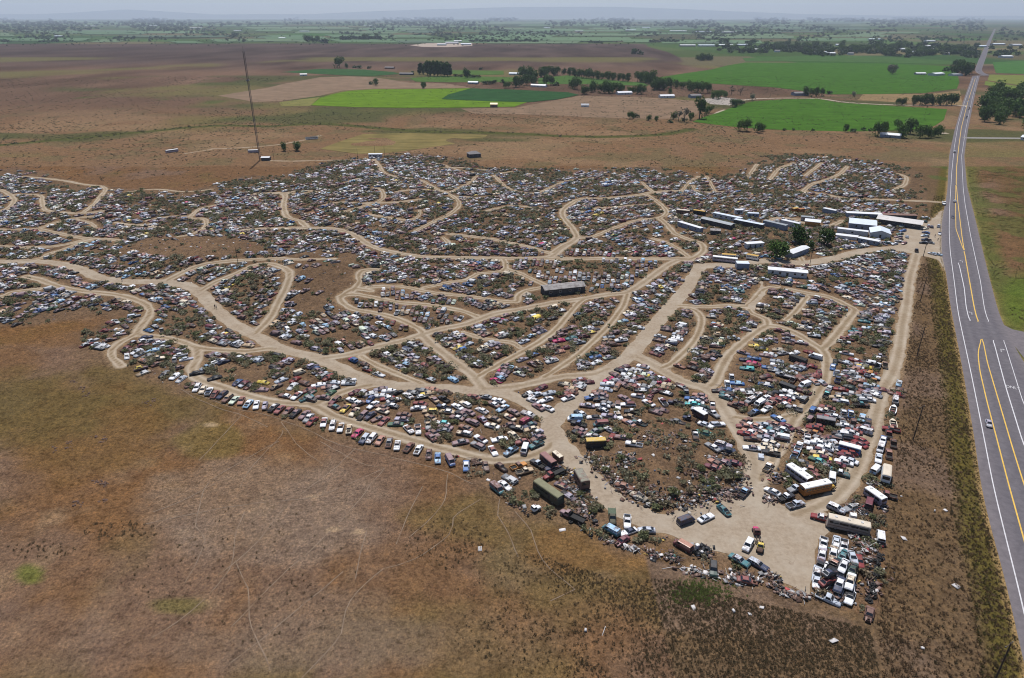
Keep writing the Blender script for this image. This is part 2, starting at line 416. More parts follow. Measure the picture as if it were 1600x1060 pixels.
# verge between yard and highway: rank dead grass, green strip against the asphalt
ve = (hd > 0) & (hd < 95) & near & ~iny & (x > 30) & ~side
gc = blend(gc, (.098, .068, .042), ve*.85*(hd > 2))
gc = blend(gc, (.125, .088, .070), ve*sstep(.48, .62, n2)*.75)
gc = blend(gc, (.078, .066, .020), (~side)*(hd > 0)*(1-sstep(4, 7.5, hd+2*(n3-.5)))*near*.9)
gc = blend(gc, (.22, .155, .08), (hd > -1)*(1-sstep(.6, 1.3, hd+1.0*(n3-.5)))*near)
# east side: russet and green meadow
es = side & (hd > 0) & (y < 800)
gc = blend(gc, (.075, .105, .026), es*(1-sstep(4, 11, hd+6*(n2-.5)))*.55)
gc = blend(gc, (.105, .066, .034), es*sstep(10, 24, hd+8*(n2-.5))*.9)
gc = blend(gc, (.068, .078, .026), es*sstep(.47, .56, fbm(x, y, 16, 41, 4))*.7)
gc = blend(gc, (.066, .105, .018), es*(1-sstep(0, 1, ((PX-1600)/46)**2+((PYI-470)/60)**2))*.8)
gc = blend(gc, (.055, .08, .022), (~side)*(hd > 0)*(1-sstep(10, 16, hd))*(y > 470)*(y < 900)*sstep(.4, .55, n2)*.7)
# scrub beyond the yard, then the purple-brown flats, then the green farm plain
sc = (y > 560) & ~iny & (hd > 0)
gc = blend(gc, (.148, .095, .060), sc*.8); gc = blend(gc, (.10, .086, .050), sc*sstep(.52, .66, n2)*.6); gc = blend(gc, (.19, .13, .085), sc*sstep(.55, .7, fbm(x, y, 90, 44, 4))*.6)
q = sstep(760, 1050, y+120*(n1-.5)-200*sstep(0, 700, x))
gc = blend(gc, (.095, .062, .050), q*.85*(hd > 0)); gc = blend(gc, (.056, .042, .042), sstep(1500, 2100, y+300*(n4-.5))*(y < 4200)*.85)
fl_ = sstep(900, 1300, y)*(y < 4200)*(hd > 0); gc = gc*(1+(fl_*1.1*(fbm(x, y*.35, 60, 54, 3)-.5))[..., None])
gc = blend(gc, (.112, .106, .046), (y > 600)*(y < 2200)*sstep(.52, .66, fbm(x, y, 260, 51, 4))*(x < 500)*.75)
gc = blend(gc, (.055, .065, .030), (y > 650)*(y < 1500)*sstep(.60, .68, fbm(x*.5, y, 120, 52, 4))*.8)
# creek line of rushes
CRK = smooth_line([flat(a, b) for a, b in pts('-60,232 60,222 150,213 250,204 300,199 360,196 420,198 480,194 540,196 620,203 700,207 800,209 880,213 960,214 1030,211 1080,202')], 20)
dcrk = np.full(x.shape, 999.0)
i0, i1 = np.searchsorted(Fs, [560, 1400])
for a, b in zip(CRK[:-1], CRK[1:]): dcrk[i0:i1] = np.minimum(dcrk[i0:i1], segdist(x[i0:i1], y[i0:i1], a, b))
gc = blend(gc, (.062, .068, .026), 1-sstep(3, 11, dcrk+5*(n2-.5)))
gp = blend(gc, (.05, .08, .025), ((y > 1000) & (y < 1100) & (x < -150) & (x > -650))*sstep(.5, .6, fbm(x, y, 60, 53, 3))*.6); gc = gp
# farm plain: quarter-section mosaic
cw, ch = 330.0, 420.0
ix = np.floor((x*.93+y*.15)/cw); iy = np.floor((y*.99-x*.15)/ch)
hsh = _hash(ix, iy, 5); hs2 = _hash(ix, iy, 9)
pal = np.array([(.060, .105, .030), (.050, .120, .026), (.085, .120, .040), (.060, .085, .034), (.150, .130, .070), (.045, .090, .030), (.130, .115, .062), (.075, .135, .038)])
pal = pal*np.array([.72, .74, .85])
farm = pal[(hsh*7.99).astype(int)]*(0.85+.3*hs2[..., None])
farm = blend(farm, (.030, .045, .022), (sstep(.55, .62, fbm(x, y*.35, 500, 61, 4))*sstep(2600, 5200, y)*.75))
edge_ = np.minimum(np.abs((x*.93+y*.15)/cw-ix-.5), np.abs((y*.99-x*.15)/ch-iy-.5))
lim = 3250+260*(fbm(x, y, 600, 63, 3)-.5)-1450*sstep(.17, .25, x/np.maximum(y, 1)+.05*(fbm(x, y, 400, 64, 2)-.5))
fm = sstep(0, 60, y-lim)
gc = gc*(1-fm[..., None])+farm*fm[..., None]
# pale margins worn beside the tracks
mg = 1-sstep(-.4, 1.9, D+1.6*(n3-.5))
gc = blend(gc, (.235, .170, .112), mg*.6)

vi = np.arange(ny*nx).reshape(ny, nx)
F4 = np.stack([vi[:-1, :-1], vi[:-1, 1:], vi[1:, 1:], vi[1:, :-1]], -1).reshape(-1, 4)
m_ground, nt, b = newmat('dry_ground', .95, 0, 0)
at_ = nt.nodes.new('ShaderNodeAttribute'); at_.attribute_name = 'Col'
pv = pos_vec(nt, False)
nf = noise_node(nt, 1.6, 6, .75, pv); nm = noise_node(nt, .22, 5, .65, pv); ng = noise_node(nt, 5.0, 4, .75, pv); n9 = noise_node(nt, .75, 5, .75, pv)
f1 = ramp(nt, nf.outputs[0], [(.28, (.42, .40, .38)), (.5, (1, 1, 1)), (.74, (1.6, 1.55, 1.45))]).outputs[0]
f2 = ramp(nt, nm.outputs[0], [(.3, (.72, .70, .70)), (.5, (1, 1, 1)), (.7, (1.25, 1.22, 1.15))]).outputs[0]
f3 = ramp(nt, ng.outputs[0], [(.32, (.55, .53, .50)), (.68, (1.4, 1.38, 1.3))]).outputs[0]
f4 = ramp(nt, n9.outputs[0], [(.36, (.66, .64, .58)), (.5, (1, 1, 1)), (.66, (1.28, 1.2, 1.08))]).outputs[0]
c = mixc(nt, 'MULTIPLY', 1.0, mixc(nt, 'MULTIPLY', 1.0, mixc(nt, 'MULTIPLY', 1.0, at_.outputs['Color'], f1), f2), f3)
c = mixc(nt, 'MULTIPLY', 1.0, c, f4)
vo = nt.nodes.new('ShaderNodeTexVoronoi'); vo.inputs['Scale'].default_value = .55; nt.links.new(pv, vo.inputs['Vector'])
tf = ramp(nt, vo.outputs['Distance'], [(.10, (.45, .44, .36)), (.2, (1, 1, 1))]).outputs[0]
tm = ramp(nt, noise_node(nt, .045, 4, .6, pv).outputs[0], [(.5, (0, 0, 0)), (.62, (.8, .8, .8))]).outputs[0]
c = mixc(nt, 'MIX', tm, c, mixc(nt, 'MULTIPLY', 1.0, c, tf))
nt.links.new(c, b.inputs['Base Color'])
bump(nt, b, nf.outputs[0], .7, .22)
go = obj('ground', bigmesh('ground', np.stack([GX, GY, GZ], -1).reshape(-1, 3), F4, m_ground, vcol=gc.reshape(-1, 3), smooth=True))
tag(go, kind='structure')

# ---------------------------------------------------------------- dirt tracks: iso-contour of the distance field as one sheet
i1 = np.searchsorted(Fs, 790); j0, j1 = np.searchsorted(Xs, [-618, 556])
sl_ = (slice(0, i1), slice(j0, j1))
f = D[sl_]+2.3*(fbm(GX[sl_], GY[sl_], 4.2, 71, 3)-.5)+.5*(fbm(GX[sl_], GY[sl_], 17, 72, 2)-.5)
f = np.where(np.abs(f) < 1e-4, 1e-4, f)
X_, Y_, Z_ = GX[sl_], GY[sl_], GZ[sl_]+.035
U_ = np.clip(-D[sl_]/WID[sl_], 0, 1); W_ = WID[sl_]
h_, w_ = f.shape; ids = np.arange(h_*w_).reshape(h_, w_)
ins = f < 0
# edge crossing vertices
hc = ins[:, :-1] != ins[:, 1:]; vc = ins[:-1] != ins[1:]
ht = (f/(f-np.roll(f, -1, 1)+1e-12))[:, :-1]; vt = (f/(f-np.roll(f, -1, 0)+1e-12))[:-1]
hid = np.full(hc.shape, -1); hid[hc] = np.arange(hc.sum()); vid = np.full(vc.shape, -1); vid[vc] = np.arange(vc.sum())
def lerp2(A, tt, ax, m):
    B = A[:, 1:] if ax else A[1:]; A0 = A[:, :-1] if ax else A[:-1]
    return (A0+(B-A0)*tt)[m]
used = ins.copy()
remap = np.full(h_*w_, -1); flat_in = np.flatnonzero(used.ravel()); remap[flat_in] = np.arange(len(flat_in))
n0 = len(flat_in); n1h = hc.sum()
RV = np.concatenate([np.stack([A.ravel()[flat_in] for A in (X_, Y_, Z_)], 1), np.stack([lerp2(A, ht, 1, hc) for A in (X_, Y_, Z_)], 1), np.stack([lerp2(A, vt, 0, vc) for A in (X_, Y_, Z_)], 1)])
RU = np.concatenate([U_.ravel()[flat_in], np.zeros(n1h), np.zeros(vc.sum())])
RW = np.concatenate([W_.ravel()[flat_in], lerp2(W_, ht, 1, hc), lerp2(W_, vt, 0, vc)])
cells = ins[:-1, :-1].astype(int)+2*ins[:-1, 1:]+4*ins[1:, 1:]+8*ins[1:, :-1]
RF = []
ci, cj = np.nonzero(cells == 15)
quads = np.stack([remap[ids[ci, cj]], remap[ids[ci, cj+1]], remap[ids[ci+1, cj+1]], remap[ids[ci+1, cj]]], 1)
RF = [tuple(q) for q in quads[:, [0, 1, 2]]]+[tuple(q) for q in quads[:, [0, 2, 3]]]
for i, j in zip(*np.nonzero((cells > 0) & (cells < 15))):
    corners = [(i, j), (i, j+1), (i+1, j+1), (i+1, j)]
    eds = [n0+hid[i, j], n0+n1h+vid[i, j+1], n0+hid[i+1, j], n0+n1h+vid[i, j]]
    cross = [hc[i, j], vc[i, j+1], hc[i+1, j], vc[i, j]]
    poly = []
    for k in range(4):
        if ins[corners[k]]: poly.append(remap[ids[corners[k]]])
        if cross[k]: poly.append(eds[k])
    for k in range(1, len(poly)-1): RF.append((poly[0], poly[k], poly[k+1]))
m_track, nt, b = newmat('packed_dirt', .95, 0, 0)
au = nt.nodes.new('ShaderNodeAttribute'); au.attribute_name = 'u'; aw = nt.nodes.new('ShaderNodeAttribute'); aw.attribute_name = 'hw'
pv = pos_vec(nt, False)
nf = noise_node(nt, .9, 6, .7, pv); nm = noise_node(nt, .12, 4, .6, pv)
c = ramp(nt, nf.outputs[0], [(.3, (.215, .168, .122)), (.7, (.315, .258, .198))]).outputs[0]
c = mixc(nt, 'MIX', ramp(nt, nm.outputs[0], [(.45, (0, 0, 0)), (.65, (.6, .6, .6))]).outputs[0], c, (.33, .285, .23))
rut = ramp(nt, au.outputs['Fac'], [(0.0, (.66, .60, .50)), (.2, (.95, .94, .92)), (.42, (1.18, 1.18, 1.18)), (.62, (.95, .92, .86)), (.82, (.70, .64, .54)), (1.0, (.66, .60, .50))]).outputs[0]
sm = nt.nodes.new('ShaderNodeMapRange'); sm.inputs['From Min'].default_value = 3.0; sm.inputs['From Max'].default_value = 2.1; nt.links.new(aw.outputs['Fac'], sm.inputs['Value'])
c = mixc(nt, 'MULTIPLY', sm.outputs[0], c, rut)
st_ = noise_node(nt, .33, 6, .75, pv)
c = mixc(nt, 'MIX', ramp(nt, st_.outputs[0], [(.60, (0, 0, 0)), (.72, (.55, .55, .55))]).outputs[0], c, (.13, .085, .055))
nt.links.new(c, b.inputs['Base Color']); bump(nt, b, nf.outputs[0], .5, .12)
tag(obj('dirt_track', bigmesh('dirt_track', RV, RF, m_track, attrs={'u': RU, 'hw': RW}, smooth=True)), kind='structure')

# ---------------------------------------------------------------- highway sheet and its paint
m_asph, nt, b = newmat('asphalt', .85, 0, .1)
pv = pos_vec(nt, False)
n_a = noise_node(nt, .5, 6, .7, pv); av = nt.nodes.new('ShaderNodeAttribute'); av.attribute_name = 'u'
c = ramp(nt, n_a.outputs[0], [(.3, (.088, .081, .090)), (.7, (.132, .121, .132))]).outputs[0]
wt = ramp(nt, av.outputs['Fac'], [(0, (1.25, 1.2, 1.15)), (.12, (1.05, 1.03, 1.03)), (.2, (.86, .86, .88)), (.27, (1.03, 1.03, 1.03)), (.34, (.86, .86, .88)), (.5, (1, 1, 1)), (.62, (.85, .85, .87)), (.72, (1.03, 1.03, 1.03)), (.8, (.88, .88, .9)), (1, (1.25, 1.2, 1.15))]).outputs[0]
c = mixc(nt, 'MULTIPLY', .8, c, wt)
nt.links.new(c, b.inputs['Base Color']); bump(nt, b, n_a.outputs[0], .2, .03)
def ribbon(name, F, xl, xr, mat, z=.05, n=9, **kw):
    t = np.linspace(0, 1, n)
    X = xl[:, None]*(1-t)+xr[:, None]*t; Y = np.repeat(F[:, None], n, 1)
    V = np.stack([X, Y, np.full(X.shape, z)], -1).reshape(-1, 3)
    v = np.arange(len(F)*n).reshape(len(F), n)
    Q = np.stack([v[:-1, :-1], v[:-1, 1:], v[1:, 1:], v[1:, :-1]], -1).reshape(-1, 4)
    return V, Q, np.tile(t, len(F))
V, Q, U = ribbon('highway', HF, XL, XR, m_asph)
tag(obj('road', bigmesh('road', V, Q, m_asph, attrs={'u': U})), kind='structure')
m_white = plain('road_paint_white', (.50, .49, .51), .7, var=.2, scale=.8, dirt=(.3, .28, .27), dirtamt=.32)
m_yel = plain('road_paint_yellow', (.58, .36, .055), .7, var=.2, scale=.8, dirt=(.3, .25, .15), dirtamt=.3)
def paint_line(name, s, width, mat, k=20, F0=None, F1=None, z=.058, ox=0, oy=0, kk=1.0):
    e = edge(s, ox, oy, kk)
    F = HF[(HF >= (F0 or e[0, 1])) & (HF <= (F1 or e[-1, 1]))]
    F = np.unique(np.concatenate([[F0 or e[0, 1]], F, [F1 or e[-1, 1]]]))
    xx = smoothx(along(e, F), k)
    V, Q, U = ribbon(name, F, xx-width*.6, xx+width*.6, mat, z, 2)
    return V, Q
def paint(name, lines, mat):
    Vs, Qs, o = [], [], 0
    for V, Q in lines: Vs.append(V); Qs.append(Q+o); o += len(V)
    tag(obj(name, bigmesh(name, np.vstack(Vs), np.vstack(Qs), mat)), kind='structure')
LW = '1640,1140 1596,938 1568.7,829 1551,756 1540.6,700 1516.7,580.6 1499,499 1495.7,480 1491,440 1484.5,392.5 1483,360 1483.5,329 1487,270 1491,230 1497,195 1507,160 1520,123'
RWt = '1544,503 1537.6,480 1542.5,499 1532,440 1516.7,369.5 1508,320 1505,295 1502.5,244 1509,202 1520,150 1529.5,112.5'
paint('white_road_markings', [paint_line('l', LW, .24, m_white), paint_line('r', RWt, .22, m_white, 6), paint_line('a', '1514.6,501.6 1509.5,480 1506.6,450 1498,411', .28, m_white, 4),
   paint_line('b', '1640,782 1598.6,693 1571,603.6 1552,532', .28, m_white, 4), paint_line('c', '1660,752 1598.6,629.5 1568.4,532', .2, m_white, 4)], m_white)
paint('yellow_road_markings', [paint_line('y1', '1680,1130 1610,880 1575.6,756 1558,688 1542.5,629.5 1531,580 1528,555 1530,540 1535,530', .3, m_yel, 3), paint_line('y2', '1720,1075 1640,870 1598.6,753 1582,700 1565.5,644 1542.5,566 1535.4,530', .3, m_yel, 3),
   paint_line('y3', '1528,503 1522,480 1526.7,499 1516.7,450 1506.6,392.5', .36, m_yel, 4), paint_line('y4', '1505.5,391 1493.6,358 1493,320.6 1493.5,290', .3, m_yel, 3), paint_line('y5', '1506.2,391 1503,369.5 1496.5,315 1494.4,290', .34, m_yel, 3),
   paint_line('y6', '1494,289 1494.6,262 1498,230 1502,200 1512,160 1524,122', .4, m_yel, 3)], m_yel)
def road_text(name, body, px, py, size, stretch, mat, yaw):
    o = obj(name, text_mesh(name, body, size, mat, .02), None, (*map(float, flat(px, py)), .062), yaw, (1, stretch, 1)); tag(o, kind='structure'); return o
YAW = -R(30)
road_text('road_lettering', 'ONLY', 1582.5, 606, 1.5, 1.8, plain('worn_lettering_paint', (.38, .37, .38), .7, var=.3, scale=1.5), YAW)
def turn_arrow(px, py, flip):
    V = [(-.15, -1.8), (.15, -1.8), (.15, .5), (.15, .75), (.7, .75), (.7, .35), (1.5, 1.0), (.7, 1.65), (.7, 1.15), (-.15, 1.15)]
    g = Geo(); s = -1 if flip else 1
    g.add([(s*a*.85, q*1.0, 0) for a, q in V], [(0, 1, 2, 9) if s > 0 else (9, 2, 1, 0), (9, 2, 3, 4, 8) if s > 0 else (8, 4, 3, 2, 9), (5, 6, 7, 8, 4) if s > 0 else (4, 8, 7, 6, 5)])
    tag(obj('road_arrow', g.mesh('road_arrow', m_white), None, (*map(float, flat(px, py)), .062), YAW), kind='structure')
m_white = plain('worn_road_paint', (.34, .33, .34), .7, var=.3, scale=1.5)
turn_arrow(1564, 547.5, False); turn_arrow(1518.5, 490, True); turn_arrow(1503.5, 409, True)
# side road to the right and a few lanes
m_gravel = plain('grey_gravel', (.19, .175, .165), .95, var=.2, scale=.6)
m_lane = plain('lane_dirt', (.30, .245, .185), .95, var=.15, scale=.3)
def sheet(name, P, mat, z, kind='structure', thick=0):
    P = [tuple(map(float, flat(a, b))) for a, b in P]
    n = len(P); V = [(a, b_, z) for a, b_ in P]; Fc = [tuple(range(n))]
    A = sum(P[i][0]*P[(i+1) % n][1]-P[(i+1) % n][0]*P[i][1] for i in range(n))
    if A < 0: Fc = [tuple(range(n))[::-1]]
    if thick:
        V += [(a, b_, z-thick) for a, b_ in P]; Fc += [(i, (i+1) % n, n+(i+1) % n, n+i) for i in range(n)]
    return tag(obj(name, mesh_of(name, V, Fc, [mat])), kind=kind)
sheet('side_road', pts('1566,507 1582,515 1610,521 1760,545 1990,690 1900,740 1700,712 1640,620 1600,560 1577,530'), m_asph, .042)
def lane(name, s, width, mat, z=.06):
    p = smooth_line([at(a, b_) for a, b_ in pts(s)], 15 if width > 1 else 2.5)
    if width < 1: p = p+.5*np.stack([vnoise(p[:, 0], p[:, 1], 4, 81)-.5, vnoise(p[:, 0], p[:, 1], 4, 82)-.5], 1)
    d = np.gradient(p, axis=0); d /= np.linalg.norm(d, axis=1)[:, None]+1e-9
    nrm = np.stack([-d[:, 1], d[:, 0]], 1)*width/2
    V = np.concatenate([np.c_[q, height(q[:, 0], q[:, 1])+z] for q in (p+nrm, p-nrm)]); n = len(p)
    Q = [(i+n, i+n+1, i+1, i) for i in range(n-1)]
    return tag(obj(name, bigmesh(name, V, Q, mat)), kind='structure')
lane('farm_lane', '1512,165.5 1478,165.5 1440,165 1375,163.5 1320,160 1280,154.5 1235,153.5 1185,154.5 1160,157', 7, m_lane)
lane('gravel_lane', '1481,208.5 1466,208.5', 7, m_lane); lane('gravel_lane', '1506,215.5 1540,216 1590,216.5 1700,218', 9, m_gravel); lane('farm_lane', '1523,164.5 1535,165 1600,166', 6, m_lane)
lane('farm_lane', '1135,172 1124,176 1118,180', 8, m_lane)
# ---------------------------------------------------------------- worn foot and cattle trails over the dry field
TR = ['442,672 439,680 420,702 397,725 384,745 375,762', '600,732 580,757 562,781 540,806 517,830 484,862 450,890 405,935 360,980', '600,732 532,762 480,779 375,790 300,804 225,819', '382,800 367,841 362,880 350,902 322,935 277,972 240,995',
 '367,875 386,920 390,965 405,1010 424,1047', '600,889 559,924 540,955 534,991 505,1025 472,1059', '536,894 490,932 442,972 400,1005 360,1036', '574,830 562,868 556,905', '435,690 380,720 326,755 311,792 307,822 319,845 302,888 288,912',
 '338,755 281,785 240,800', '750,780 725,797 709,810 701,836 649,874 600,889', '780,780 779,805 799,844 810,870', '805,800 829,829 840,862 859,889 900,922', '290,611 315,619 340,629 370,640 403,646 434,655 490,676 520,692 600,712 690,735 740,757', '283,608 305,622 342,638 380,650 420,668', '600,732 560,722 500,690',
 '376,650 341,688 310,720', '555,700 520,735 486,760 440,800 400,850 340,900', '440,660 470,700 520,735', '660,760 640,800 620,850', '700,742 690,790 640,840', '860,940 900,922']
m_trail = plain('worn_trail', (.172, .126, .090), .95, var=.3, scale=.35, dirt=(.13, .08, .045), dirtamt=.46)
for s in TR:
    lane('path', s, .22, m_trail, .06)
# ---------------------------------------------------------------- vehicle shapes (x forward, y across, z up; metres)
COL = {'wh': ('white', (.68, .69, .72)), 'cr': ('cream', (.62, .54, .42)), 'ta': ('tan', (.42, .31, .20)), 'lb': ('light blue', (.30, .47, .64)), 'bl': ('blue', (.06, .14, .34)),
 'nv': ('navy', (.022, .030, .070)), 'te': ('teal', (.045, .155, .175)), 'tq': ('turquoise', (.10, .46, .46)), 'gn': ('green', (.045, .105, .06)), 'dg': ('dark green', (.022, .050, .040)),
 'lg': ('pale green', (.50, .56, .46)), 'ye': ('yellow', (.66, .50, .09)), 'or': ('orange', (.50, .21, .045)), 're': ('red', (.19, .022, .022)), 'mr': ('maroon', (.130, .030, .042)), 'pk': ('hot pink', (.46, .030, .130)),
 'fr': ('faded red', (.22, .072, .066)), 'sa': ('salmon', (.36, .18, .13)), 'ru': ('rusty brown', (.155, .080, .062)), 'br': ('brown', (.17, .115, .095)), 'si': ('silver', (.42, .46, .53)), 'gy': ('grey', (.23, .235, .25)),
 'bk': ('black', (.016, .016, .020)), 'mv': ('mauve', (.235, .150, .160)), 'lv': ('lavender grey', (.36, .33, .41)), 'ol': ('olive', (.13, .125, .072))}
RUSTC = (.10, .046, .026)
def paint_mat(c):
    k = 'paint_'+c
    if k in _mc: return _mc[k]
    col = COL[c][1]
    m, nt, b = newmat(k, .42, 0, .5)
    v = pos_vec(nt)
    n = noise_node(nt, 1.3, 5, .65, v); n2 = noise_node(nt, .9, 6, .72, v)
    base = ramp(nt, n.outputs[0], [(.3, tuple(q*.72 for q in col)), (.68, tuple(min(.85, q*1.12+.01) for q in col))]).outputs[0]
    oi = nt.nodes.new('ShaderNodeObjectInfo')
    th = nt.nodes.new('ShaderNodeMath'); th.operation = 'MULTIPLY_ADD'; th.inputs[1].default_value = .22; th.inputs[2].default_value = -.11
    nt.links.new(oi.outputs['Random'], th.inputs[0])
    ad = nt.nodes.new('ShaderNodeMath'); ad.operation = 'ADD'; nt.links.new(n2.outputs[0], ad.inputs[0]); nt.links.new(th.outputs[0], ad.inputs[1])
    rf = ramp(nt, ad.outputs[0], [(.53, (0, 0, 0)), (.66, (.9, .9, .9))]).outputs[0]
    nt.links.new(mixc(nt, 'MIX', rf, base, RUSTC), b.inputs['Base Color'])
    rr = ramp(nt, rf, [(0, (.40, .40, .40)), (1, (.9, .9, .9))]).outputs[0]; nt.links.new(rr, b.inputs['Roughness'])
    _mc[k] = m
    return m
m_glass, _nt, _b = newmat('car_glass', .08, 0, .6); _b.inputs['Base Color'].default_value = (.012, .015, .020, 1)
m_tyre = plain('tyre_rubber', (.018, .017, .017), .85, var=.3)
m_rim = plain('steel_rim', (.30, .29, .28), .5, .6, dirt=RUSTC, dirtamt=.4)
m_chrome = plain('dull_chrome', (.45, .45, .46), .3, .8, dirt=RUSTC, dirtamt=.35)
m_iron = plain('rusty_iron', (.085, .048, .034), .9, var=.5, scale=3, bumpd=.03)
m_black = plain('grimy_black', (.016, .015, .015), .8, var=.5, scale=3)
m_wood = plain('weathered_wood', (.22, .165, .12), .9, var=.35, scale=2)

SPEC = {  # stations (x, z_bottom, z_top, half width) rear to front; cabin = base x0,x1, roof x0,x1, base z, roof z, base hw, roof hw
 's': dict(st=[(-2.62, .42, .66, .84), (-2.48, .30, .84, .93), (-1.6, .25, .91, .96), (.85, .25, .92, .96), (2.35, .27, .85, .93), (2.62, .40, .64, .86)], cab=(-1.75, 1.0, -1.15, .25, .90, 1.40, .88, .66), wx=1.55),
 'c': dict(st=[(-2.5, .42, .66, .82), (-2.35, .30, .82, .91), (-1.5, .25, .88, .95), (.8, .25, .88, .95), (2.3, .27, .80, .92), (2.52, .40, .62, .84)], cab=(-1.85, .75, -1.0, .0, .87, 1.30, .86, .62), wx=1.45),
 'w': dict(st=[(-2.62, .42, .70, .86), (-2.52, .30, .90, .94), (-1.6, .25, .94, .96), (.85, .25, .94, .96), (2.35, .27, .86, .93), (2.62, .40, .66, .86)], cab=(-2.5, 1.0, -2.2, .25, .92, 1.45, .88, .70), wx=1.55),
 'm': dict(st=[(-2.30, .45, .72, .76), (-2.15, .28, .95, .86), (-1.4, .22, 1.0, .90), (.9, .22, .97, .90), (1.95, .25, .78, .85), (2.30, .36, .58, .72)], cab=(-1.95, 1.15, -1.05, .1, .97, 1.42, .84, .60), wx=1.32),
 'u': dict(st=[(-2.35, .5, .8, .84), (-2.25, .38, 1.08, .92), (-1.4, .34, 1.12, .94), (.9, .34, 1.12, .94), (2.1, .36, 1.03, .90), (2.35, .46, .74, .84)], cab=(-2.22, 1.05, -2.05, .4, 1.10, 1.74, .88, .74), wx=1.4),
 'v': dict(st=[(-2.5, .5, .9, .88), (-2.42, .36, 1.15, .95), (-1.4, .32, 1.18, .98), (1.4, .32, 1.16, .98), (2.25, .36, 1.0, .92), (2.5, .46, .72, .84)], cab=(-2.4, 1.95, -2.32, 1.2, 1.16, 1.98, .94, .82), wx=1.5),
 'o': dict(st=[(-2.45, .45, .60, .60), (-2.2, .32, .92, .80), (-1.5, .28, 1.06, .90), (.4, .28, 1.08, .84), (1.9, .34, 1.02, .74), (2.4, .42, .78, .62)], cab=(-1.95, .65, -1.25, .2, 1.05, 1.60, .80, .58), wx=1.5, fender=1),
 'p': dict(st=[(-.75, .42, .98, .94), (-.6, .40, 1.04, .95), (.9, .40, 1.06, .95), (2.3, .42, .98, .92), (2.6, .5, .78, .86)], cab=(-.68, 1.0, -.55, .45, 1.04, 1.72, .88, .70), wx=1.6, bed=(-2.65, -.78)),
 'h': dict(st=[(-2.4, .35, .62, .84), (-2.2, .26, .80, .92), (-1.4, .22, .86, .95), (.8, .22, .86, .95), (1.0, .25, .60, .70), (2.3, .30, .50, .60)], cab=(-1.7, .85, -1.1, .2, .85, 1.32, .86, .64), wx=1.45),
}
def loft(st, prof):
    V, F = [], []; n = len(prof)
    for x_, zb, zt, hw in st:
        row = [(x_, -hw*a, zb+(zt-zb)*q+e) for a, q, e in prof]
        row += [(x_, -yy, zz) for _, yy, zz in row[::-1][1:]]
        V += row
    k = 2*n-1
    for i in range(len(st)-1):
        for j in range(k-1):
            a = i*k+j; F.append((a, a+k, a+k+1, a+1))
    F.append(tuple(range(k))); F.append(tuple(range((len(st)-1)*k, len(st)*k))[::-1])
    return V, F
PROF = [(.90, 0, 0), (1.0, .42, 0), (.985, .78, 0), (.84, 1, 0), (0, 1, .03)]
PROF_LO = [(.95, 0, 0), (1.0, .55, 0), (.86, 1, 0)]
def cabin(cab, top=True):
    b0, b1, r0, r1, zb, zr, bh, rh = cab
    V = [(b0, -bh, zb), (b1, -bh, zb), (b1, bh, zb), (b0, bh, zb), (r0, -rh, zr-.05), (r1, -rh, zr-.05), (r1, rh, zr-.05), (r0, rh, zr-.05),
         (r0+.12, -rh*.82, zr), (r1-.12, -rh*.82, zr), (r1-.12, rh*.82, zr), (r0+.12, rh*.82, zr)]
    F = [(0, 1, 5, 4), (1, 2, 6, 5), (2, 3, 7, 6), (3, 0, 4, 7), (4, 5, 9, 8), (5, 6, 10, 9), (6, 7, 11, 10), (7, 4, 8, 11), (8, 9, 10, 11)]
    return V, F
def pane(A, B, Cc, Dd, u0=.06, u1=.94, v0=.12, v1=.92, off=.015):
    """quad inset on the face A,B (bottom) C,D (top right, top left), pushed out"""
    A, B, Cc, Dd = (np.array(q, float) for q in (A, B, Cc, Dd))
    f = lambda u, v: (A*(1-u)+B*u)*(1-v)+(Dd*(1-u)+Cc*u)*v
    n = np.cross(B-A, Dd-A); n /= np.linalg.norm(n)
    return [f(u0, v0)+n*off, f(u1, v0)+n*off, f(u1, v1)+n*off, f(u0, v1)+n*off]
def glass_panes(cab, T):
    b0, b1, r0, r1, zb, zr, bh, rh = cab; zr -= .05
    q = {}
    q['windshield'] = [pane((b1, -bh, zb), (b1, bh, zb), (r1, rh, zr), (r1, -rh, zr))]
    q['rear_window'] = [pane((b0, bh, zb), (b0, -bh, zb), (r0, -rh, zr), (r0, rh, zr), v0=.2)]
    L = (b0, -bh, zb), (b1, -bh, zb), (r1, -rh, zr), (r0, -rh, zr); Rr = (b1, bh, zb), (b0, bh, zb), (r0, rh, zr), (r1, rh, zr)
    cuts = {'p': [(.1, .85)], 'w': [(.05, .30), (.33, .58), (.61, .88)], 'v': [(.70, .93)], 'u': [(.06, .32), (.36, .62), (.65, .90)], 'm': [(.14, .5), (.54, .84)], 'o': [(.16, .48), (.53, .85)]}.get(T, [(.12, .5), (.54, .88)])
    q['side_left'] = [pane(*L, u0=a, u1=c_) for a, c_ in cuts]
    q['side_right'] = [pane(*Rr, u0=1-c_, u1=1-a) for a, c_ in cuts]
    return q
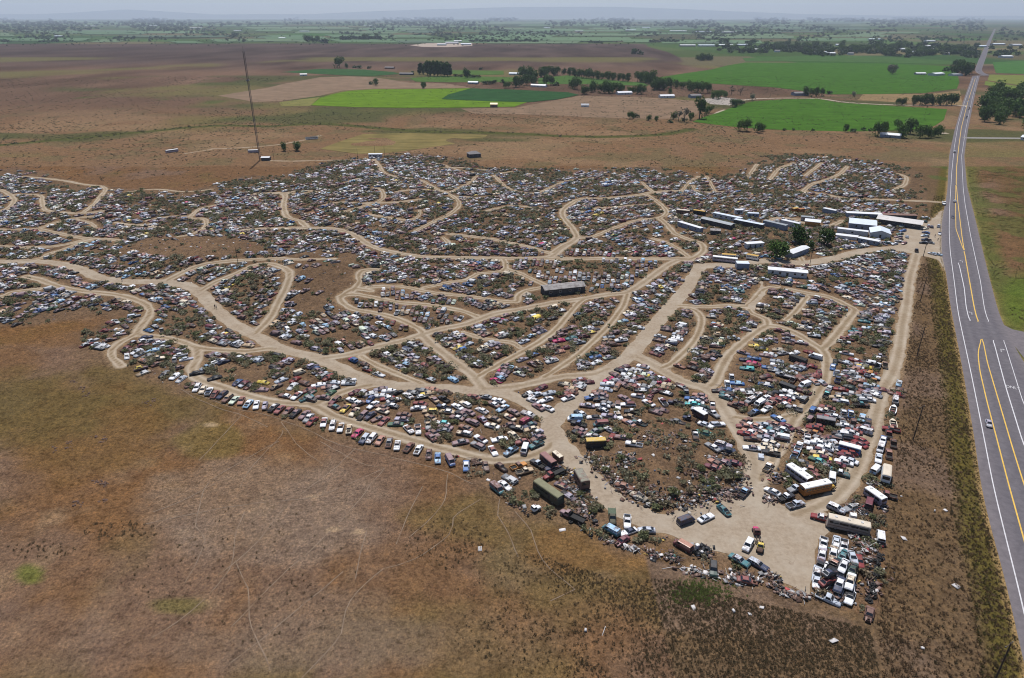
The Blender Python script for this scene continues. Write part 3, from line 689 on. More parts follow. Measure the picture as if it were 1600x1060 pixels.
def wheel_geo(r=.33, wd=.21, n=14):
    g = Geo(); V, F, I = [], [], []
    for s, (rr, yy) in enumerate([(r*.92, -wd/2), (r, -wd*.28), (r, wd*.28), (r*.92, wd/2)]):
        V += [(rr*math.cos(2*math.pi*k/n), yy, rr*math.sin(2*math.pi*k/n)) for k in range(n)]
    for s in range(3): F += [(s*n+k, s*n+(k+1) % n, (s+1)*n+(k+1) % n, (s+1)*n+k) for k in range(n)]
    I += [0]*len(F)
    for s, yy in ((0, -wd/2-.005), (3, wd/2+.005)):
        b_ = len(V); V += [(r*.6*math.cos(2*math.pi*k/n), yy*.86, r*.6*math.sin(2*math.pi*k/n)) for k in range(n)]
        F += [(s*n+k, s*n+(k+1) % n, b_+(k+1) % n, b_+k) for k in range(n)]; I += [0]*n
        F.append(tuple(range(b_, b_+n))); I.append(1)
    g.V, g.F, g.I = V, F, I
    return g
ME = {}
def cached(key, fn):
    if key not in ME: ME[key] = fn()
    return ME[key]
def quads_mesh(name, qs, mat):
    V, F = [], []
    for q in qs: F.append(tuple(range(len(V), len(V)+4))); V += q
    return mesh_of(name, V, F, [mat])
WHEEL = wheel_geo().mesh('wheel', [m_tyre, m_rim])
def car_body_geo(T, fl):
    S = SPEC[T]; g = Geo(); V, F = loft(S['st'], PROF); g.add(V, F)
    if S.get('fender'):
        for sx in (-1.5, 1.5):
            for sy in (-1, 1):
                for k in range(3):
                    a, c_ = sx-.55+.37*k, sx-.55+.37*(k+1); z_ = (.78, .92, .78)[k]
                    g.box(a, c_, sy*.72-.2, sy*.72+.2, .35, z_, 0, .04, .05)
    if 'bed' in S:
        x0, x1 = S['bed']; h = .95
        g.box(x0, x1, -.92, -.84, .50, h); g.box(x0, x1, .84, .92, .50, h); g.box(x0-.06, x0, -.92, .92, .50, h); g.box(x1, x1+.06, -.86, .86, .5, h+.06)
        g.box(x0+.05, x1-.002, -.82, .82, .46, .58)
        for sx in (-1.6,):
            for sy in (-1, 1): g.box(sx-.5, sx+.5, sy*.97-.05, sy*.97+.05, .55, .90, 0, .1, 0)
    return g
def engine_geo(T):
    S = SPEC[T]; x1 = S['st'][-2][0]-.05; x0 = S['cab'][1]+.12; z = S['st'][-2][2]
    z1 = S['st'][-3][2] if len(S['st']) > 2 else z
    g = Geo(); g.add([(x0, -.62, z1+.055), (x1, -.62, z+.055), (x1, .62, z+.055), (x0, .62, z1+.055)], [(0, 1, 2, 3)], 0)
    g.box(x0+.25, x1-.35, -.22, .22, z, z+.14, 1, .05, .05); g.box(x1-.14, x1-.06, -.5, .5, z, z+.12, 1)
    return g
NAMES = {'s': 'sedan', 'c': 'coupe', 'w': 'station_wagon', 'm': 'rounded_sedan', 'u': 'off_road_car', 'v': 'van', 'o': 'vintage_car', 'p': 'pickup_truck', 'h': 'stripped_car'}
WORD = {'s': 'sedan', 'c': 'coupe', 'w': 'station wagon', 'm': 'rounded sedan', 'u': 'off-roader', 'v': 'van', 'o': 'vintage car', 'p': 'pickup', 'h': 'stripped hulk'}
CATG = {'s': 'car', 'c': 'car', 'w': 'car', 'm': 'car', 'u': 'car', 'v': 'van', 'o': 'car', 'p': 'pickup', 'h': 'car wreck'}
def make_car(T, x, y, z, yaw, col, roof=None, fl='', tilt=(0, 0)):
    S = SPEC[T]; roof = roof or col
    sink = -.17 if 'x' in fl else 0
    root = empty(NAMES[T], (x, y, z+sink), yaw); root.rotation_euler = (tilt[0], tilt[1], yaw)
    obj('body', cached(('b', T, col), lambda: car_body_geo(T, fl).mesh('body_'+T, paint_mat(col))), root)
    obj('roof', cached(('r', T, roof), lambda: mesh_of('roof_'+T, *cabin(S['cab']), [paint_mat(roof)])), root)
    if 'g' not in fl:
        def mk(k, nm): return cached(('g', T, k), lambda: quads_mesh(nm+'_'+T, glass_panes(S['cab'], T)[k], m_glass))
        obj('windshield', mk('windshield', 'windshield'), root); obj('rear_window', mk('rear_window', 'rear_window'), root)
        obj('side_window', mk('side_left', 'side_window'), root); obj('side_window', mk('side_right', 'side_window'), root)
    hw = S['st'][2][3]
    if 'x' not in fl:
        for sx in (-1, 1):
            for sy in (-1, 1):
                obj('wheel', WHEEL, root, (sx*S['wx'], sy*(hw-.095), .33))
    xf, xr = S['st'][-1][0], (S['bed'][0]-.06 if 'bed' in S else S['st'][0][0])
    if T not in 'mh' and 'x' not in fl:
        def bm(): 
            g = Geo(); g.box(-.05, .07, -.84, .84, .42, .54, 0, .02, .05); return g.mesh('bumper', m_chrome)
        obj('bumper', cached('bumper', bm), root, (xf, 0, 0)); obj('bumper', cached('bumper', bm), root, (xr-.04, 0, 0))
    if 'o' in fl and T != 'h': obj('engine_bay', cached(('e', T), lambda: engine_geo(T).mesh('engine_bay', [m_black, m_iron])), root)
    if 'bed' in S:
        x0, x1 = S['bed']
        obj('bed_floor', cached('bedf', lambda: Geo().box(x0+.08, x1-.03, -.80, .80, .60, .615).mesh('bed_floor', m_black)), root)
    if T == 'h': obj('chassis', cached('chs', lambda: Geo().box(.9, 2.4, -.55, -.45, .35, .5).box(.9, 2.4, .45, .55, .35, .5).box(1.2, 1.9, -.25, .25, .5, .95, 0, .08, .06).box(2.25, 2.33, -.45, .45, .4, .9).mesh('chassis', m_iron)), root)
    return root

# ---------------------------------------------------------------- box bodied vehicles: buses, trailers, motorhomes, trucks
def box_body(L, W, H, z0, rnd_=.18, nose=0.0, tail=0.0):
    """long body with a rounded roof; nose/tail rake the ends"""
    prof = [(1, 0), (1, .78), (.97, .88), (.86, .96), (.55, .995), (0, 1)]
    xs = [(-L/2, .80, tail), (-L/2+rnd_, 1.0, 0), (L/2-rnd_, 1.0, 0), (L/2, .80, nose)]
    V, F = [], []; k = 11
    for x_, sc_, rk in xs:
        row = [(x_-math.copysign(rk*q, x_), -W/2*a*(.94+.06*sc_), z0+(H-z0)*(q if sc_ == 1 else q*.97)) for a, q in prof]
        row += [(a, -b_, c_) for a, b_, c_ in row[::-1][1:]]; V += row
    I = []
    for i in range(3):
        for j in range(k-1):
            a = i*k+j; F.append((a, a+k, a+k+1, a+1)); I.append(1 if 2 <= j <= 7 else 0)
    F += [tuple(range(k)), tuple(range(3*k, 4*k))[::-1]]; I += [0, 0]
    return V, F, I
def split(V, F, I, want):
    f = [q for q, i in zip(F, I) if i == want]; u = sorted({v for q in f for v in q}); m = {v: k for k, v in enumerate(u)}
    return [V[v] for v in u], [tuple(m[v] for v in q) for q in f]
def window_row(L, W, z, h, n, x0=None, x1=None, side=-1, gap=.16, off=.012):
    x0 = -L/2+.35 if x0 is None else x0; x1 = L/2-.5 if x1 is None else x1
    g = Geo(); st = (x1-x0)/n
    for k in range(n):
        a, b_ = x0+k*st+gap/2, x0+(k+1)*st-gap/2; yy = side*(W/2+off)
        q = [(a, yy, z), (b_, yy, z), (b_, yy, z+h), (a, yy, z+h)]
        g.add(q, [(0, 1, 2, 3) if side < 0 else (3, 2, 1, 0)])
    return g
def boxveh(name, x, y, z, yaw, L, W, H, body, roof, nwin=0, wz=None, wh=.55, z0=.45, nose=0, tail=0, hood=None, wheels=(.3, .78), stripe=None, roofbits=0, door=None, windshield=True, dual=False, vents=0):
    root = empty(name, (x, y, z), yaw)
    V, F, I = box_body(L, W, H, z0, .18, nose, tail)
    obj('body', mesh_of('body', *split(V, F, I, 0), [body]), root)
    obj('roof', mesh_of('roof', *split(V, F, I, 1), [roof]), root)
    wz = wz or z0+(H-z0)*.48
    if nwin:
        for s in (-1, 1): obj('side_window', window_row(L, W, wz, wh, nwin, side=s).mesh('side_window', m_glass), root)
    if windshield:
        zt = z0+(H-z0)*.78
        g = Geo(); g.add([(L/2+.012-nose*.45, -W*.38, wz), (L/2+.012-nose*.45, W*.38, wz), (L/2+.012-nose*.76, W*.38, zt), (L/2+.012-nose*.76, -W*.38, zt)], [(0, 1, 2, 3)])
        if not hood: obj('windshield', g.mesh('windshield', m_glass), root)
        else: obj('windshield', g.mesh('windshield', m_glass), root)
        g = Geo(); g.add([(-L/2-.012+tail*.5, W*.3, wz), (-L/2-.012+tail*.5, -W*.3, wz), (-L/2-.012+tail*.76, -W*.3, zt), (-L/2-.012+tail*.76, W*.3, zt)], [(0, 1, 2, 3)])
        obj('rear_window', g.mesh('rear_window', m_glass), root)
    if hood:
        Lh, hm = hood
        V2, F2 = loft([(L/2-.02, .5, 1.5, .98), (L/2+Lh*.75, .5, 1.38, .88), (L/2+Lh, .55, 1.15, .80)], PROF)
        obj('hood', mesh_of('hood', V2, F2, [hm]), root)
    if stripe:
        g = Geo()
        for s in (-1, 1): g.box(-L/2+.3, L/2-.3, s*(W/2+.004)-.004, s*(W/2+.004)+.004, stripe[0], stripe[1])
        obj('side_stripe', g.mesh('side_stripe', stripe[2]), root)
    if door:
        g = Geo(); g.box(door[0], door[0]+.75, -W/2-.02, -W/2+.01, z0+.05, z0+1.85); obj('door', g.mesh('door', door[1]), root)
    if roofbits:
        for k in range(roofbits):
            g = Geo(); xx = -L*.3+L*.6*k/max(1, roofbits-1); g.box(xx-.3, xx+.3, -.3, .3, H-.03, H+.14, 0, .05, .05)
            obj('roof_vent', g.mesh('roof_vent', plain('vent_plastic', (.5, .5, .5), .5)), root)
    sc_ = .48/.33
    for t in wheels:
        for s in (-1, 1):
            obj('wheel', WHEEL, root, (-L/2+L*t, s*(W/2-.13), .46), 0, (1.4, 1.3, 1.4))
    if hood:
        for s in (-1, 1): obj('wheel', WHEEL, root, (L/2+hood[0]*.45, s*(W/2-.2), .46), 0, (1.4, 1.3, 1.4))
    g = Geo(); g.box(L/2+(hood[0] if hood else 0), L/2+(hood[0] if hood else 0)+.12, -W*.42, W*.42, .42, .68); obj('bumper', g.mesh('bumper', m_iron), root)
    return root
def truck(name, x, y, z, yaw, cab, bedcol, Lb=4.5, load=None, hoodcol=None, rails=True, scale=1.0):
    """bonneted lorry: hood, cab, frame rails, flat bed"""
    root = empty(name, (x, y, z), yaw); hoodcol = hoodcol or cab
    V, F = loft([(1.0, .6, 1.35, .86), (2.2, .6, 1.3, .80), (2.6, .65, 1.1, .74)], PROF); obj('hood', mesh_of('hood', V, F, [hoodcol]), root)
    V, F = loft([(-.6, .6, 1.35, 1.0), (1.0, .6, 1.38, 1.0)], PROF); g = Geo().add(V, F); V, F = cabin((-.58, .98, -.45, .6, 1.34, 2.2, .94, .78)); g.add(V, F); obj('cab', g.mesh('cab', [cab]), root)
    gl = glass_panes((-.58, .98, -.45, .6, 1.34, 2.2, .94, .78), 'p')
    obj('windshield', quads_mesh('windshield', gl['windshield'], m_glass), root); obj('rear_window', quads_mesh('rear_window', gl['rear_window'], m_glass), root)
    for k in ('side_left', 'side_right'): obj('side_window', quads_mesh('side_window', gl[k], m_glass), root)
    g = Geo(); g.box(-.7-Lb, 2.5, -.48, -.36, .55, .75); g.box(-.7-Lb, 2.5, .36, .48, .55, .75)
    for k in range(4): g.box(-1-Lb*k/4.2, -.9-Lb*k/4.2, -.36, .36, .58, .7)
    obj('chassis', g.mesh('chassis', [m_iron]), root)
    if bedcol:
        g = Geo(); g.box(-.75-Lb, -.75, -1.1, 1.1, .95, 1.08); g.box(-.75-Lb, -.75, -1.1, -1.02, 1.08, 1.4); g.box(-.75-Lb, -.75, 1.02, 1.1, 1.08, 1.4); g.box(-.85, -.75, -1.02, 1.02, 1.08, 1.9)
        obj('truck_bed', g.mesh('truck_bed', [bedcol]), root)
    for xx in (1.7, -Lb+.5):
        for s in (-1, 1): obj('wheel', WHEEL, root, (xx, s*.92, .48), 0, (1.45, 1.5, 1.45))
    if scale != 1: root.scale = (scale,)*3
    return root
# ---------------------------------------------------------------- the vehicles that show largest, one entry each: x,y,heading,type,colour[/roof],flags
K8 = 7.97
NEAR = []
def Z(zone, ox, oy, s):
    for t in s.split():
        f = t.split(','); c = f[4].split('/')
        NEAR.append(dict(zone=zone, px=ox+float(f[0])/K8, py=oy+float(f[1])/K8, a=float(f[2]), T=f[3], col=c[0], roof=c[1] if len(c) > 1 else c[0], fl=f[5] if len(f) > 5 else ''))
Z('field-edge row', 290, 590, '140,125,235,w,wh 215,148,238,s,cr 290,165,60,p,wh 360,205,235,s,fr,o 455,215,218,w,nv 520,258,220,w,ru/ta 605,280,223,s,lg 692,285,245,s,sa/fr 777,325,230,s,lb/wh,o 878,338,258,s,wh 988,348,258,o,lv '
  '1095,372,220,s,bk/wh,o 1170,395,222,s,fr 1275,412,220,s,ru/fr 1365,440,220,s,bk/mv,o 1480,460,220,s,mv 1530,500,225,s,gy/wh 1575,540,220,s,re')
Z('field-edge row', 480, 590, '205,555,255,s,wh/fr 315,595,255,w,wh 415,620,255,s,wh/ta 520,640,262,s,cr/ta,o 625,690,225,s,pk 710,760,230,w,nv/si 800,755,228,w,wh 905,780,235,s,sa 1020,805,255,s,ru/gy,o 1120,840,260,c,wh,N 1265,865,230,s,ru/fr,o 1385,895,240,s,wh,o 1515,950,265,o,mv,o')
Z('field-edge row', 660, 600, '190,920,270,s,lb/bl 545,1018,270,s,bl/wh')
Z('upper field islet', 290, 590, '645,55,215,m,bl 725,72,215,s,bk/mr 790,98,215,s,mr/mv 960,52,170,s,ye,h 935,145,180,s,mv,x 1190,25,200,s,si 1365,22,215,s,re 1475,65,160,s,ru,x 1330,100,220,s,wh 1250,225,170,s,ru/wh,x 1385,220,218,s,wh/fr 1520,178,212,s,gn/mv 1530,250,200,s,te/gy,o 140,-60,10,s,bk 360,0,195,s,bk')
Z('upper field islet', 480, 590, '310,60,180,s,wh/si 520,25,10,s,wh 510,66,182,w,wh/si 340,142,200,s,bk/wh 270,125,190,s,mv,x 260,192,215,s,gn,x 165,222,175,s,mv 40,250,170,s,bk/gy 150,82,190,s,wh 40,165,200,s,fr,x')
Z('long field islet', 480, 590, '345,275,215,w,mr/ru,x 340,355,160,s,ru/te,x 475,380,225,s,ye/ru 585,425,225,s,cr/ru 565,280,160,s,wh 640,325,200,s,ru/wh 780,270,225,m,bl 840,340,215,s,wh 925,345,165,s,ru,x 1035,362,170,s,bk/wh 935,412,160,s,cr/ru 690,468,222,w,bk/mv,o 785,470,215,s,nv '
  '880,505,200,c,ru/gy,x 955,535,220,s,fr,x 1185,515,175,s,lv/mv 1205,452,170,s,ru,x 1100,572,180,s,gn/gy,x 1265,640,315,s,wh/ru 1380,640,275,p,wh/ru 1510,600,275,p,gy/ta 1550,690,320,s,mv/ru 1410,322,170,s,re 1385,378,5,s,wh 1530,415,180,w,ta/ye 1535,487,150,s,ta/ru,x 1265,215,145,s,wh 1080,278,15,s,wh/bk '
  '1000,252,190,s,re/wh,x 910,205,180,s,wh 690,185,220,s,re/wh 620,180,200,s,mr,x 780,200,190,s,wh 1000,145,180,s,wh 920,157,190,s,lv/mv 1110,185,20,s,bk 1320,185,165,s,bk/gy 1450,160,170,s,gy 1440,208,10,s,bk/wh 1520,180,170,s,sa')
Z('long field islet', 660, 600, '145,188,140,s,ta/mv 265,178,150,p,bk,x 262,95,170,s,ru,x 60,85,190,s,ta 265,282,165,p,nv/wh 310,342,175,s,ta/wh 535,250,150,w,cr/wh 440,282,150,s,wh 650,150,160,s,fr 770,162,170,h,gy 950,205,160,s,wh 885,250,155,s,ru/wh 1000,300,210,s,lb/wh 740,322,155,s,wh,x 570,345,155,s,mv 480,368,155,s,bk/mv '
  '1135,345,150,s,br/mv 890,430,160,s,ta/br 1085,412,150,s,cr/fr 745,440,140,o,mr/lv 620,470,155,w,mv 430,412,165,s,mv/wh,x 1290,455,30,v,mr/pk 1335,515,200,s,nv/te 1355,562,190,s,ta/cr 1410,602,205,s,lv/wh 1440,670,200,s,ru/mv 1415,748,205,p,te 1245,722,190,o,fr 1278,808,250,v,nv/wh 1100,830,210,p,lb '
  '880,822,300,s,wh/fr,x 1140,640,320,s,cr,o 1185,548,170,o,bk/cr 1075,510,190,h,ru 870,518,165,s,wh/cr 540,545,160,s,sa/br 520,612,170,w,cr/wh 690,762,155,w,gy/mv 475,722,190,s,mv/gy 725,680,150,s,wh/mr 960,682,190,s,wh,x 262,580,175,m,nv/gy 290,522,170,s,mv,x 250,482,175,s,wh/tq,x 130,640,140,s,mr/mv')
Z('field-edge row', 660, 600, '345,945,300,v,bl/mv')
Z('road-fork wedge', 660, 600, '1320,120,200,s,bk/wh 1480,45,205,w,mr 1430,135,200,s,wh/si 1390,205,160,s,wh 1530,195,200,s,wh 1460,270,150,s,mv/fr 1545,298,155,s,wh 1560,110,190,s,si')
Z('road-fork wedge', 880, 570, '25,365,190,s,fr,x 60,410,200,s,wh/mv 130,305,160,s,ru 95,290,170,s,sa/ta 200,265,160,s,bk/wh 170,250,165,s,wh 210,205,190,s,fr,x 40,245,170,s,ta/cr 290,205,185,s,mr,x')
Z('scrap corner', 740, 690, '150,305,285,o,br 560,290,20,p,or/ru,x 640,358,15,p,ta/cr 800,270,150,p,bk/si 985,318,190,s,nv/fr,x 290,575,320,v,te/mv 390,545,320,s,wh')
Z('scrap corner', 900, 780, '440,375,150,v,te/lb 645,280,270,p,wh 840,382,178,m,si 690,405,200,c,wh/nv,x 570,495,215,h,mr')
Z('dirt lot', 900, 780, '1370,252,20,v,nv 1335,570,150,v,mr/sa')
Z('dirt lot', 1090, 780, '105,228,25,c,wh/si 330,135,318,m,te,o 630,565,240,u,wh 520,755,330,s,te/si 755,810,330,w,nv/si 200,865,270,u,dg/bk 1225,58,15,p,si')
Z('scrap corner', 1090, 780, '620,1010,350,h,fr')
Z('dirt lot', 1030, 690, '1065,620,45,p,nv/lb 1365,305,50,p,ta/wh')
Z('bus corner', 1210, 670, '265,738,200,p,gy/si 720,618,265,v,bk/wh 150,842,20,p,bk/wh')
Z('bus corner', 1030, 690, '1410,620,155,m,wh')
Z('bus corner', 1240, 770, '535,188,335,u,si/wh 345,305,165,p,re/wh')
Z('east fence strip', 1240, 770, '945,120,75,v,bk/mr 720,175,200,s,gy,x 1085,540,95,v,bk/wh')
Z('stacked pile', 1240, 770, '370,628,262,p,wh 355,770,260,s,lv/wh 330,900,75,p,nv/bk 535,595,80,m,si 525,680,262,s,wh 630,662,268,p,wh 495,755,262,s,cr/wh,z1.1 625,772,60,m,te,z.9 740,805,290,m,si,z1.2 510,885,50,p,bk/sa,z1.2 622,905,245,m,wh,z1.3 740,935,70,m,dg,z1.2')
Z('stacked pile', 1240, 850, '290,365,260,s,si/wh 290,470,262,m,wh/si 415,290,80,m,wh 600,350,70,m,nv,z.2 455,355,25,m,bk/nv,z2.2 425,455,25,m,re,z1.0 445,515,25,m,bk,z0 575,500,250,s,nv/wh,z1.2,o 720,330,80,s,ol/lg,z.2 710,460,255,s,wh/cr,z1.2 715,560,255,s,bk/wh,z.0 705,665,250,c,wh/bk 575,560,250,s,wh,z.0 820,215,280,s,re,z.3')
Z('east corner', 1240, 850, '945,870,260,h,ru')
Z('mound island', 880, 570, '715,88,160,s,nv 770,40,200,s,mr/mv 835,60,165,s,wh/gy 912,68,160,w,wh 985,102,170,s,ye/lg,x 1070,108,155,s,mr/lv 665,130,150,s,mv 578,178,205,s,pk 668,192,200,s,lv/gy 800,130,170,s,wh 790,162,190,s,bk/wh 930,157,190,s,mv 830,207,170,s,mv/si 745,222,150,s,mv 1075,165,190,s,te/gy 1195,168,10,p,lv/wh '
  '1265,192,190,s,pk/re 1315,228,165,s,cr/ta 550,238,175,w,si/wh 655,278,235,w,ta/sa 890,238,160,s,ru/fr 1120,238,235,m,wh 1445,268,155,s,bk/wh 545,298,170,s,si 450,355,175,s,sa/ru 375,420,190,p,bl/wh 465,425,180,s,bk/gy 470,388,170,s,mv 340,490,175,s,lv/wh 490,488,175,s,wh/si 490,562,160,m,bk/wh 630,510,270,w,wh/ru '
  '690,622,300,s,wh/cr,x 805,492,180,w,wh/mr 760,412,150,s,mv 555,462,160,s,gy 855,575,175,p,bk/wh,x 975,312,180,s,bk/wh 930,382,170,o,wh/ru,x 1090,388,60,h,mr 1180,322,20,s,mr/mv 1255,333,165,s,bk/wh 1215,285,170,s,sa/ta 1065,472,150,s,wh/sa 1245,455,130,p,wh/mr 1400,465,170,p,nv/bk 1525,335,95,p,bk/gy '
  '225,605,150,s,bk/wh 150,658,180,v,wh/lb 190,728,165,p,bk/bl 380,645,180,s,wh/bk,x 470,728,185,v,te/fr 590,818,150,m,wh 625,900,60,s,re,x 410,822,20,s,gn/gy 370,882,165,s,wh/gy 200,818,150,s,ru/mv,x 945,718,160,p,te/wh,x 880,975,170,p,wh/cr,x 720,890,170,s,mv,x 570,635,170,s,lv/mv 820,710,150,s,sa/lv,x 985,265,170,s,wh/gy 230,840,150,s,bk/mr,x')
Z('mound island', 1040, 570, '335,420,170,s,bl/nv 340,468,175,s,tq 410,412,170,s,sa/mv 450,437,160,s,mv 400,472,170,s,wh 445,495,180,s,dg,x 430,547,170,s,si/wh 580,505,270,p,ru/wh 585,600,325,p,gy/wh 645,738,5,w,wh/si 500,747,340,s,wh/si 370,872,280,p,bk/wh 480,840,170,s,tq/gn,x 600,1015,150,s,gy/wh')
Z('mound island', 1030, 690, '800,35,345,w,lv/wh 825,107,170,s,nv/bk 720,262,150,s,sa/ru,x 770,240,160,s,bk/mv,x 920,268,165,s,mr,x 680,300,160,s,mr/fr,x')
Z('small east islet', 1040, 570, '1020,702,30,s,ru/sa 1000,757,175,s,fr/sa 1130,780,160,s,wh/sa 1060,812,160,s,sa/wh 1040,858,165,s,re 1175,805,160,s,mv/ru 1235,762,170,s,gy/si,x 1395,690,150,s,bl/wh 1370,745,160,s,ru/sa 1410,792,165,s,bk/wh 1490,765,150,s,mr 1285,830,170,s,wh/si 1350,852,160,s,te/gy 1437,888,170,v,mv/wh 1080,922,175,s,bk/ru 1190,892,170,s,gy/lv 1300,965,160,s,wh/cr 1250,1022,170,s,cr 1100,1030,175,s,wh/lv')
Z('small east islet', 1030, 690, '1375,118,170,p,bk/cr 1330,65,175,s,cr,x')
Z('bean island', 1110, 520, '1310,292,165,v,si/wh 1240,240,160,s,re 1075,430,160,w,si 1120,415,160,w,gy/si 990,472,170,s,wh/si 920,248,10,s,si/gy 1030,240,200,s,wh 870,218,175,s,ta/cr,x 560,158,175,s,ye 630,190,170,s,ye/bk,x 530,382,165,s,pk 458,442,172,w,te/tq 545,312,170,s,bl 450,332,175,s,nv/bk 695,542,190,s,br/mr 520,560,60,s,wh/sa,h '
  '265,548,95,p,gy/wh 330,622,175,s,bl/lb 215,652,100,p,wh 220,700,165,s,wh/bl 205,755,165,w,te/ru 190,800,160,o,te/wh 465,712,180,s,wh/bk 460,745,180,s,bk/wh 580,780,200,u,bk/wh 485,850,205,u,gy/wh 320,880,160,p,ru/bk,x 375,882,170,s,fr,x 610,875,210,v,bk/wh 695,822,205,s,wh 690,932,210,s,wh/gy 690,642,170,s,bl/wh 900,742,170,p,bk/gy 975,748,165,s,wh '
  '910,812,165,s,re 955,812,170,s,wh 830,842,165,s,fr 1040,772,160,o,wh/cr 1175,642,200,v,si/wh 1160,812,45,u,bk/gy 1030,922,165,p,gy/wh 910,892,190,s,sa/wh 1060,572,50,p,ru/gy 1330,478,100,s,pk/fr 1160,565,140,s,fr/ru,x 1290,530,170,s,mr/fr 130,700,180,s,mr/mv 740,262,165,s,wh 700,275,170,s,mv 790,600,160,s,ru,x 560,985,200,s,bk/bl 1285,600,150,s,mv/si 770,880,205,s,fr/ru 740,745,160,s,sa/bk 335,705,120,s,mv,x 500,385,170,s,fr 870,440,165,s,gy/bk 740,430,170,s,bl/gy 800,445,170,s,nv/si 830,405,172,s,wh')
Z('bean island', 1210, 560, '365,85,160,s,fr/mr 430,105,165,s,mr/re 475,215,170,s,mr/fr 385,235,150,s,ru/fr 480,270,140,s,gy/sa 370,405,160,s,mr/ru,x')
Z('east block', 1210, 560, '735,98,75,s,bl 785,42,80,s,dg/bk 785,178,75,s,wh/bl 822,262,75,p,bl/nv 715,365,50,s,lv/wh 662,445,60,p,bk/tq 830,535,170,w,lv/wh 1085,572,355,p,bk/te 770,482,175,s,ta/cr 960,362,160,s,te/dg,x 850,382,170,s,re/fr,x 1190,235,345,p,si 1258,292,95,p,ru/or 1228,390,165,s,bl/wh 1265,352,170,s,mv/fr 1180,358,170,s,lb/wh 1100,412,170,s,wh/sa '
  '1140,462,172,w,gy 1155,503,170,s,wh 1040,490,175,w,ol/gy 1025,48,160,s,re 1150,62,170,w,bl/wh 1085,62,170,s,si/wh 1290,85,60,p,gy/wh 1380,75,95,p,ta/ru 985,112,165,w,wh/sa 940,182,170,w,si/gy 965,150,170,s,wh 1120,112,170,s,ye/ol 1165,177,165,s,re/or 1070,165,165,s,mr/re 920,232,150,s,wh/mr,x 1000,242,170,s,wh/si 930,268,160,s,sa,x 1020,292,170,s,fr/sa,x 865,48,165,s,si 1040,112,170,s,wh/lv 1215,420,160,s,gy/wh 1110,355,165,s,gy/bk 870,450,170,s,gy,x 1150,395,150,s,fr/mv')
Z('south-east block', 1210, 560, '520,645,55,u,nv/bl 455,742,50,u,bk/mv 610,655,165,p,wh/cr 660,612,170,s,fr 640,712,165,s,mr/re,x 730,702,170,s,gy/wh,x 855,678,95,p,gy/wh 958,692,95,p,bl/wh 1000,795,78,p,ru,x 1130,742,80,s,lb/si 1130,800,85,s,nv/bk 1110,842,170,s,fr/lv 490,862,170,s,re 545,850,170,s,re/fr,x 412,902,145,s,ru/ta,x 880,888,170,s,gy/wh 870,940,172,w,bk/wh 870,975,172,w,gy/bk 985,912,165,s,fr 1088,922,160,v,si/wh 1040,985,150,s,re 958,950,165,s,wh 700,970,170,w,mr/ru,x 500,945,160,s,ru/or,x 590,985,160,s,gy/ru,x 420,1005,265,p,wh')
Z('south-east block', 1210, 670, '305,215,65,p,wh 260,335,60,p,lb/mr 550,380,160,s,gn/tq,x 640,148,160,s,wh/gy,x 690,172,120,o,si/wh 590,212,165,o,wh 535,222,170,s,wh/mr,x 650,240,165,o,wh 530,295,165,s,ta/cr,x 600,322,170,s,ye/mr,x 710,92,165,w,ru/bk,x 888,340,170,o,mr/fr 950,337,170,o,re 868,385,165,s,wh 920,372,160,s,wh/si 770,440,165,s,mr,x 820,545,345,p,te/wh 320,445,170,s,bk/gy 410,472,165,s,fr/sa,x 382,525,150,p,gy/wh 512,535,140,s,mr/fr,x 630,410,160,s,te/gy,x 1040,150,150,s,re/mr,x 960,180,165,s,fr,x')
Z('east fence strip', 1210, 670, '1370,145,255,s,bl/wh 1330,222,255,v,wh 1300,365,262,s,wh/si 1430,305,95,p,ru/sa 1270,498,45,v,lb/wh 1400,815,165,p,ru/fr 1455,150,95,p,ru/bk,x')
Z('east fence strip', 1210, 560, '1555,300,255,s,lb/wh 1545,382,170,s,ta/ru,x 1520,437,165,s,ru/re,x 1510,522,265,v,bk/wh 1455,885,170,p,re/sa 1438,948,95,p,bk/re')
Z('west tip', 100, 480, '1385,855,215,s,wh 1460,888,215,s,wh/si 1245,832,215,w,bk/gy 780,605,270,s,wh 975,665,160,o,ta/sa 1165,632,8,p,cr/ta 1375,655,265,p,bk/wh 1450,590,10,s,wh 1520,637,10,s,wh/si 770,508,212,s,mr 830,532,210,s,mr/ru 905,548,205,s,wh/si 950,578,205,s,si/bk 1045,597,200,s,gy 1110,530,190,s,lb 1275,580,175,s,re/fr 350,412,20,s,wh '
  '270,460,20,s,re/wh 430,445,10,s,wh/si 430,503,170,s,gy/wh 500,470,170,s,wh 560,410,15,s,ru/gy 520,288,10,s,mr/re 690,330,10,s,mv/wh 680,280,165,s,wh/ta 760,232,140,s,mv/ru 870,105,10,w,nv/si 905,45,15,s,mr/mv 800,160,150,s,si/ru 1050,280,165,s,lb/bl 1130,232,150,s,nv/wh 1215,285,105,p,ta/gy 1010,385,15,s,nv 910,430,20,s,ru/fr 975,420,15,s,ta/wh 1090,400,15,s,wh/si 1170,415,15,s,mv 1240,490,12,s,lb/wh 1350,520,10,s,fr/mr 1430,535,12,s,lv/mv 1190,440,12,s,si/wh 960,480,15,s,mv/mr 1410,755,200,h,ru')
CATG0 = {'s': 'car', 'c': 'car', 'w': 'car', 'm': 'car', 'u': 'car', 'v': 'van', 'o': 'car', 'p': 'pickup', 'h': 'car wreck'}
